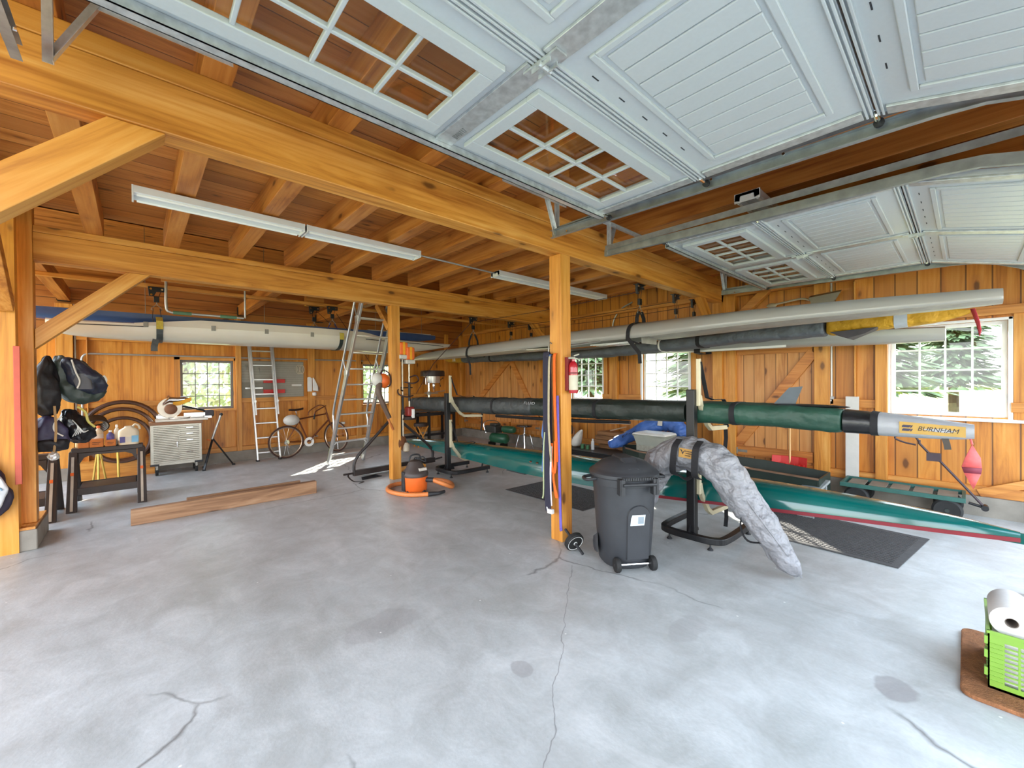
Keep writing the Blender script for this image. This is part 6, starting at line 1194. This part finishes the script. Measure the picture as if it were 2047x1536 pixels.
b = MB(); b.box(6.76, 3.5, 0, 7.1, 3.56, .02); b.box(6.76, 4.7, 0, 7.1, 4.76, .02); tag(b.build('bearer', BRN), 'thin bearers under the lumber stack', 'bearer')
for i, (y, dz, lab) in enumerate(((4.45, .0, 'pale wood offcut leftmost on the lumber stack'), (4.15, .0, 'pale wood offcut leaning in the middle of the lumber stack'), (3.9, .0, 'pale wood offcut rightmost on the lumber stack'))):
    b = MB(); b.bar((6.8, y+.2, .618), (6.98, y-.05, .70), .06, .02); tag(b.build('offcut', wood('pale_offcut', (176, 150, 118), (140, 112, 84), (200, 176, 146), 'Y')), lab, 'offcut', 'offcuts on the lumber')
# blue cover and tub
BLU = M('blue_nylon', (66, 104, 176), .5, var=.12, sc_=5, bump=.8, bsc=7, bdist=.04); t = thing('blue_cover', 'blue padded cover draped behind the clear tub', 'cover', (6.6, 3.6, .2))
crumple(drape([(6.05, 4.15, .50, .05, .05), (6.2, 4.05, .53, .10, .08), (6.42, 3.88, .66, .10, .09), (6.6, 3.68, .80, .12, .11), (6.68, 3.48, .87, .15, .12), (6.70, 3.32, .85, .15, .12), (6.68, 3.2, .74, .12, .11), (6.64, 3.12, .64, .07, .08)], seed=7, am=.04).build('fabric', BLU, t, True), .07, .2, 1)
b = MB(); b.add([(6.555, 3.52, .90), (6.555, 3.44, .90), (6.545, 3.44, .82), (6.545, 3.53, .82)], [(0, 1, 2, 3)]); b.build('white_patch', PAPER, t); text(None, 'lettering', 'Filippi', INK, t, (6.285, 3.91, .66), (.62, -.55, .42), (-.3, .1, .9), .09, .1, width=.28)
CLR = M('translucent_plastic', (196, 200, 188), .3, var=.04, trans=.45); t = thing('storage_tub', 'translucent plastic tub with a lid standing on the dinghy', 'tub', (6.15, 3.37, .45))
b = MB(); b.rings([[Vector((6.15+sx_*w_, 3.37+sy_*l_, z)) for sx_, sy_ in ((-1, -1), (1, -1), (1, 1), (-1, 1))] for w_, l_, z in ((.13, .20, .452), (.18, .27, .70), (.195, .285, .702), (.195, .285, .72))]); b.build('body', CLR, t, bev=.015)
b = MB(); b.rings([[Vector((6.15+sx_*w_, 3.37+sy_*l_, z)) for sx_, sy_ in ((-1, -1), (1, -1), (1, 1), (-1, 1))] for w_, l_, z in ((.195, .285, .721), (.19, .28, .74), (.15, .22, .76))]); b.build('lid', WPLA, t, bev=.01)
b = MB(); b.box(6.0, 3.15, .46, 6.3, 3.6, .64); tag(b.build('stored_papers', M('grey_papers', (150, 148, 136), .9, var=.2, sc_=30)), 'grey papers stored inside the translucent tub', 'papers')
# compressor, stool, chair, bag, bottles, tins
CMP = M('green_tank', (40, 92, 66), .35, var=.08); t = thing('air_compressor', 'green air compressor with a black pump on the floor by the barn doors', 'compressor', (6.6, 7.75, 0))
b = MB(); b.lathe([(.03, 0), (.09, .02), (.12, .06), (.12, .5), (.09, .54), (.03, .56)], (6.55, 7.98, .2), (.12, -1, 0), 20); b.build('tank', CMP, t, True)
b = MB(); b.lathe([(.02, 0), (.07, .02), (.085, .06), (.085, .34), (.07, .38), (.02, .4)], (6.62, 7.62, .43), (.12, -1, 0), 18); b.build('upper_tank', CMP, t, True)
b = MB(); b.box(6.45, 7.70, .33, 6.7, 8.1, .50); b.box(6.48, 7.72, .50, 6.66, 7.95, .56); b.build('pump', M('dark_pump', (52, 54, 50), .5, var=.2), t, bev=.02)
b = MB(); b.tube(bez([(6.5, 8.1, .3), (6.5, 8.2, .5), (6.52, 8.1, .6), (6.55, 7.8, .62), (6.58, 7.65, .56)], 5), .012, 8); b.build('carry_handle', CHROME, t, True)
for y in (7.5, 7.95): b = MB(); b.box(6.46, y, 0, 6.68, y+.03, .1); b.build('foot', BLACK, t)
b = MB(); b.tube(bez([(6.4, 7.9, .02), (6.2, 7.6, .02), (6.3, 7.2, .03), (6.5, 7.1, .02)], 6), .012, 8); tag(b.build('air_hose', PAPER, None, True), 'pale air hose on the floor in front of the compressor', 'hose')
t = thing('swivel_stool', 'chrome workshop stool with a round seat by the barn doors', 'stool', (6.45, 6.67, 0))
b = MB(); b.lathe([(.17, 0), (.18, .015), (.18, .035), (.165, .05), (.02, .055)], (6.45, 6.67, .57), n=28); b.build('seat', M('chrome_dark_seat', (120, 112, 108), .15, .9), t, True)
b = MB(); b.cyl((6.45, 6.67, .3), (6.45, 6.67, .57), .02, 12); b.cyl((6.45, 6.67, .22), (6.45, 6.67, .42), .035, 12); b.build('post', CHROME, t, True)
for q in range(4): a = PI/4+q*PI/2; b = MB(); b.tube([(6.45, 6.67, .40), (6.45+.12*math.cos(a), 6.67+.12*math.sin(a), .38), (6.45+.22*math.cos(a), 6.67+.22*math.sin(a), .01)], .013, 8); b.build('leg', CHROME, t, True)
t = thing('folding_chair', 'small chair with a black back just right of the front post', 'chair', (6.9, 5.75, 0)); b = MB(); b.rings([[Vector((6.85, 5.75+.12*w_*math.copysign(abs(math.cos(2*PI*k/16))**.6, math.cos(2*PI*k/16)), .55+.12*w_*math.copysign(abs(math.sin(2*PI*k/16))**.6, math.sin(2*PI*k/16))))+Vector((dx, 0, 0)) for k in range(16)] for w_, dx in ((1, 0), (1, .02))]); b.build('backrest', BLACKM, t, True)
b = MB(); b.box(6.7, 5.6, .36, 6.98, 5.9, .385); b.build('seat', M('pale_grey_seat', (196, 196, 200), .4, .3), t, bev=.01)
b = MB()
for y in (5.62, 5.88): b.tube([(6.9, y, .60), (6.9, y, .0)], .01, 8); b.tube([(6.73, y, .37), (6.73, y, 0)], .01, 8)
b.build('frame', CHROME, t, True)
b = blob([(6.5, 5.24, .276, .10, .09), (6.5, 5.24, .36, .13, .11), (6.5, 5.2, .48, .12, .09), (6.5, 5.14, .58, .06, .05), (6.5, 5.10, .63, .02, .03)], wob=.12, seed=12); tag(b.build('plastic_bag', M('pale_carrier_bag', (214, 208, 196), .5, var=.06, bump=.6, bsc=12, bdist=.03), None, True, sub=1), 'knotted pale plastic bag standing on the low black bench', 'bag')
def tin(x, y, z, r, h, mat, label, cap=None, nm='bottle'):
    t = thing(nm, label, nm, (x, y, z), 'bottles and tins on the low bench'); b = MB(); b.lathe([(r, 0), (r, h*.75), (r*.5, h*.85), (r*.5, h)] if cap else [(r, 0), (r, h), (r*.9, h)], (x, y, z), n=16); b.build('body', mat, t, True)
    if cap: b = MB(); b.lathe([(r*.55, h*.86), (r*.55, h*1.02)], (x, y, z), n=12); b.build('cap', cap, t, True)
tin(6.45, 5.62, .276, .03, .20, M('white_bottle', (214, 212, 208), .4), 'white bottle with a red cap left of the plastic bag', RED); tin(6.45, 5.48, .276, .032, .19, WPLA, 'pale bottle standing just left of the plastic bag', WPLA)
tin(6.45, 4.80, .276, .032, .20, WPLA, 'slim white bottle right of the two green tins', WPLA)
tin(6.42, 5.02, .276, .04, .085, M('green_tin', (72, 122, 82), .35, .3), 'green tin nearest the plastic bag', None, 'tin'); tin(6.42, 4.90, .276, .035, .075, M('green_tin', (72, 122, 82), .35, .3), 'green tin nearest the slim white bottle', None, 'tin')
# workbench with drill press in the far corner
t = thing('workbench', 'dark steel workbench in the far right corner', 'bench', (5.6, 9.6, 0)); b = MB(); b.box(4.75, 9.25, .82, 6.45, 9.95, .87); b.build('top', M('dark_bench_top', (64, 54, 46), .5, var=.15), t, bev=.004)
for x in (4.8, 5.58, 6.35):
    for y in (9.3, 9.88): b = MB(); b.box(x-.03, y-.03, 0, x+.03, y+.03, .82); b.build('leg', BLACK, t)
b = MB(); b.box(4.8, 9.28, .72, 6.35, 9.31, .80); b.build('apron', BLACK, t); b = MB(); b.box(4.8, 9.3, .2, 6.35, 9.33, .26); b.build('stretcher', BLACK, t)
t = thing('drill_press', 'chrome and black drill press standing on the corner workbench', 'drill press', (5.83, 9.6, .87))
b = MB(); b.box(5.68, 9.42, .87, 5.98, 9.82, .90); b.build('base', STEEL, t, bev=.005); b = MB(); b.cyl((5.83, 9.7, .9), (5.83, 9.7, 1.6), .035, 14); b.build('column', CHROME, t, True)
b = MB(); b.box(5.7, 9.45, 1.28, 5.96, 9.72, 1.31); b.cyl((5.83, 9.7, 1.24), (5.83, 9.7, 1.34), .05, 12); b.bar((5.9, 9.5, 1.33), (6.2, 9.5, 1.35), .02, .02); b.build('work_table', STEEL, t)
b = MB(); b.rings([[Vector((5.83+w_*math.copysign(abs(math.cos(2*PI*k/16))**.6, math.cos(2*PI*k/16)), 9.55+.2*math.copysign(abs(math.sin(2*PI*k/16))**.6, math.sin(2*PI*k/16)), z)) for k in range(16)] for w_, z in ((.17, 1.56), (.19, 1.6), (.19, 1.74))]); b.build('head', M('pale_steel_head', (196, 194, 190), .3, .7), t, True)
b = MB(); b.rings([[Vector((5.86+w_*math.copysign(abs(math.cos(2*PI*k/16))**.6, math.cos(2*PI*k/16)), 9.56+.25*math.copysign(abs(math.sin(2*PI*k/16))**.6, math.sin(2*PI*k/16)), z)) for k in range(16)] for w_, z in ((.30, 1.74), (.30, 1.86), (.27, 1.89))]); b.build('belt_cover', M('dark_cover', (54, 44, 42), .4), t, True)
b = MB(); b.lathe([(.03, 0), (.045, -.05), (.03, -.12), (.012, -.16), (.008, -.22)], (5.83, 9.45, 1.56), n=14); b.build('chuck', CHROME, t, True); b = MB(); b.box(5.58, 9.45, 1.52, 5.66, 9.6, 1.72); b.build('motor', CHROME, t, bev=.01)
for q in range(3): a = R(30+120*q); b = MB(); b.tube([(6.03, 9.5, 1.62), (6.06, 9.5+.13*math.cos(a), 1.62+.13*math.sin(a))], .008, 6); b.sphere((6.06, 9.5+.14*math.cos(a), 1.62+.14*math.sin(a)), .018, n=8, m=5); b.build('feed_handle', BLACKM, t, True)
t = thing('camp_stool', 'folding stool with crossed wooden legs in front of the workbench', 'stool', (5.2, 9.05, 0))
b = MB(); b.rings([[Vector((5.2+w_*math.cos(2*PI*k/14), 9.05+.15*math.sin(2*PI*k/14), z)) for k in range(14)] for w_, z in ((.17, .50), (.18, .54), (.17, .58))]); b.build('seat', M('dark_brown_seat', (50, 36, 30), .6), t, True)
for s_ in (-1, 1):
    for y in (8.95, 9.15): b = MB(); b.bar((5.2-s_*.14, y, .0), (5.2+s_*.14, y, .51), .03, .02); b.build('leg', WX, t)
# ------------------------------------------------------------------ around the rear post
def trimmer(x, y, z0, z1, label, guard, flip):
    t = thing('string_trimmer', label, 'trimmer', (x, y, z0), 'garden power tools on the rear post')
    b = MB(); b.cyl((x, y, z0+.1), (x, y, z1-.15), .014, 10); b.build('shaft', M('pale_shaft', (212, 204, 186), .35, .3), t, True)
    b = MB(); b.box(x-.075, y-.07, z1-.15, x+.075, y+.07, z1+.06); b.build('engine', ORANGE, t, bev=.02); b = MB(); b.box(x-.085, y-.08, z1-.22, x+.08, y+.07, z1-.15); b.build('engine_base', M('pale_grey_plastic', (196, 192, 184), .4), t, bev=.015); b = MB(); b.box(x-.02, y-.076, z1-.15, x+.02, y-.066, z1+.065); b.build('yellow_stripe', M('yellow_label', (226, 160, 20)), t)
    b = MB(); zl = z0+.55*(z1-z0); b.tube(bez([(x, y-.01, zl+.05), (x-.1*flip, y-.05, zl+.08), (x-.12*flip, y-.1, zl), (x-.0, y-.14, zl-.05), (x+.14*flip, y-.1, zl-.03)], 5), .012, 8); b.build('loop_handle', M('dark_red_brown_handle', (54, 30, 28), .5), t, True)
    b = MB(); b.cyl((x, y, zl-.35), (x, y, zl-.05), .02, 10); b.build('grip_sleeve', BLACKM, t, True)
    if guard == 'disc':
        b = MB(); b.rings([[Vector((x-.02+.18*q*math.cos(2*PI*k/24)*.55, y-.02+.05*math.cos(2*PI*k/24), z0+.16+.12*q*math.sin(2*PI*k/24))) for k in range(24)] for q in (1, .97)]+[[Vector((x-.02, y-.06, z0+.16))+Vector((.01*math.cos(2*PI*k/24), 0, .01*math.sin(2*PI*k/24))) for k in range(24)]]); b.build('guard', M('brown_guard', (112, 66, 34), .5), t, True)
        b = MB(); b.lathe([(.03, 0), (.06, .02), (.06, .12), (.035, .16)], (x+.04, y-.02, z0), n=14); b.build('spool_head', PLAS, t, True)
    else:
        b = MB(); b.box(x-.07, y-.07, z0, x+.06, y+.06, z0+.16); b.build('gear_case', M('dark_red', (140, 40, 34), .45), t, bev=.025); b = MB(); b.box(x+.0, y-.09, z0-.03, x+.05, y-.05, z0+.12); b.build('pale_lever', WPLA, t, bev=.008)
        b = MB(); b.rings([[Vector((x+.0+.13*math.cos(2*PI*k/16)*q, y+.09*math.sin(2*PI*k/16)*q, z0-.06+dz)) for k in range(16)] for q, dz in ((1, 0), (.8, .05), (.2, .06))]); b.build('deflector', M('dark_brown_seat', (50, 36, 30)), t, True)
trimmer(3.315, 6.36, .42, 2.2, 'string trimmer hung on the rear post with its brown guard near the floor', 'disc', 1)
trimmer(3.43, 6.34, 1.02, 2.12, 'shorter power trimmer hung beside the first on the rear post', 'case', -1)
b = MB(); b.tube([(3.25, 6.36, 1.95), (3.5, 6.36, 1.95)], .01, 6); b.tube([(3.25, 6.36, 1.5), (3.5, 6.36, 1.5)], .01, 6); b.box(3.25, 6.3, 1.93, 3.262, 6.42, 1.97); b.box(3.25, 6.3, 1.48, 3.262, 6.42, 1.52); tag(b.build('tool_rack', BLACK), 'black two-bar tool rack on the right face of the rear post', 'rack')
t = thing('leaf_blower', 'orange and grey leaf blower hung on the left face of the rear post', 'blower', (2.98, 6.36, 1.5))
b = MB(); b.sphere((2.97, 6.34, 1.62), .10, .09, .12, 14, 9); b.build('engine', ORANGE, t, True); b = MB(); b.sphere((2.86, 6.33, 1.64), .09, .085, .11, 14, 9); b.build('fan_housing', M('pale_grey_plastic', (196, 192, 184)), t, True)
b = MB(); b.tube(bez([(2.88, 6.3, 1.58), (2.86, 6.27, 1.42), (2.94, 6.25, 1.2), (3.02, 6.24, 1.02)], 5), [.05]*6+[.042]*5+[.036]*5, 10); b.build('nozzle', M('dark_grey_nozzle', (86, 66, 54), .5), t, True)
b = MB(); b.tube(bez([(2.9, 6.32, 1.72), (2.95, 6.3, 1.79), (3.06, 6.3, 1.72), (3.08, 6.32, 1.56), (2.98, 6.33, 1.50)], 5), .012, 8); b.build('handle', M('dark_red_brown_handle', (54, 30, 28)), t, True)
b = MB(); b.tube([(2.94, 6.27, 1.16), (3.105, 6.285, .82)], .02, 8); tag(b.build('wooden_handle', wood('handle_wood', (170, 96, 44), (130, 66, 26), (190, 120, 66), 'Z', knots=False), None, True), 'slanting wooden tool handle at the left of the rear post', 'handle')
t = thing('shop_vac', 'orange and black shop vacuum in front of the rear post', 'vacuum', (2.98, 5.35, 0)); vx, vy = 2.98, 5.36
b = MB(); b.lathe([(.15, .03), (.165, .05), (.175, .22), (.178, .25)], (vx, vy, 0), n=28); b.build('drum', ORANGE, t, True); b = MB(); b.lathe([(.185, .245), (.188, .27), (.175, .31), (.13, .36), (.11, .41), (.08, .46), (.02, .48)], (vx, vy, 0), n=28); hd_ = b.build('motor_head', M('dark_grey_vac', (62, 52, 48), .45, var=.12), t, True)
b = MB(); b.box(vx-.02, vy-.16, .33, vx+.10, vy-.10, .37); b.build('switch_panel', M('pale_stripe', (190, 182, 170), .5), hd_, bev=.006)
b = MB(); b.tube(bez([(vx-.1, vy, .46), (vx-.06, vy, .54), (vx+.06, vy, .54), (vx+.1, vy, .46)], 5), .012, 8); b.build('carry_handle', BLACKM, t, True)
for a in (0, 90, 180, 270): b = MB(); q = Vector((vx+.15*math.cos(R(a+20)), vy+.15*math.sin(R(a+20)), .03)); b.sphere(q, .03, n=10, m=6); b.build('castor', BLACKM, t, True)
b = MB(); b.cyl((vx+.10, vy-.13, .19), (vx+.17, vy-.22, .19), .035, 14); b.build('inlet', BLACKM, t, True)
b = MB(); b.box(vx-.19, vy-.02, .05, vx-.165, vy+.06, .32); b.build('side_latch', BLACKM, t, bev=.006)
hp = bez([(vx+.16, vy-.21, .19), (3.28, 5.05, .12), (3.45, 5.12, .045), (3.58, 5.35, .034), (3.58, 5.62, .034), (3.40, 5.80, .034), (3.12, 5.85, .034), (2.86, 5.85, .034), (2.70, 5.66, .034), (2.69, 5.42, .034), (2.80, 5.18, .034), (3.0, 5.04, .034)], 12)
b = MB(); b.tube(hp, [.033 if i % 2 else .029 for i in range(len(hp))], 10); b.build('hose', M('orange_brown_hose', (214, 128, 68), .5, var=.08), t, True)
b = MB(); b.tube([(3.0, 5.04, .034), (3.13, 4.98, .034), (3.25, 5.02, .03)], [.034, .026, .022], 12); b.build('hose_end', BLACKM, t, True)
b = MB(); b.tube(bez([(vx+.05, vy+.1, .46), (vx+.13, vy, .50), (vx+.12, vy-.08, .44), (vx+.02, vy+.02, .50), (vx-.06, vy-.06, .44)], 6), .008, 6); b.build('power_cord', BLACKM, t, True)
STND = M('black_stand_tube', (40, 32, 30), .5, var=.2)
t = thing('boat_sling_stand', 'folded black boat sling stand lying behind the rear post, with two curved arms', 'stand', (3.4, 6.85, 0))
b = MB(); b.bar((2.66, 6.84, .09), (4.25, 6.9, .10), .07, .09); b.build('main_bar', STND, t, bev=.006); b = MB(); b.bar((2.75, 6.98, .06), (4.1, 7.02, .05), .05, .06); b.build('lower_bar', STND, t, bev=.004)
b = MB(); b.tube([(2.5, 6.84, .09), (2.66, 6.84, .09)], .016, 8); b.tube([(4.25, 6.9, .10), (4.42, 6.9, .12)], .016, 8); b.build('end_pins', STND, t, True)
b = MB(); b.tube(bez([(2.68, 6.86, .10), (2.69, 6.86, .26), (2.78, 6.86, .40), (2.95, 6.86, .56), (3.3, 6.86, .90)], 6), .026, 8); b.build('curved_arm', STND, t, True)
b = MB(); b.tube(bez([(4.22, 6.92, .11), (4.22, 6.92, .27), (4.10, 6.92, .42), (3.92, 6.92, .58), (3.62, 6.92, .84)], 6), .026, 8); b.build('curved_arm', STND, t, True)
b = MB(); b.strap(bez([(2.58, 6.82, .10), (2.55, 6.76, .06), (2.58, 6.6, .01), (2.70, 6.52, .004), (2.60, 6.45, .004)], 5), .025, (1, .3, 0), .004); b.build('strap', STND, t)
b = MB(); b.add([(2.72, 6.62, .012), (3.08, 6.66, .012), (3.05, 6.86, .012), (2.78, 6.80, .012), (2.72, 6.62, .004), (3.08, 6.66, .004), (3.05, 6.86, .004), (2.78, 6.80, .004)], [(0, 1, 2, 3), (4, 7, 6, 5), (0, 4, 5, 1), (1, 5, 6, 2), (2, 6, 7, 3), (3, 7, 4, 0)]); b.build('foot_plate', BLACKM, t)
b = MB(); b.box(3.30, 6.62, .0, 3.9, 6.74, .10); tag(b.build('wood_block', WX, bev=.004), 'low pine block under the folded sling stand', 'block')
# strip the builders' bookkeeping
for o in bpy.data.objects:
    if '_o' in o: del o['_o']
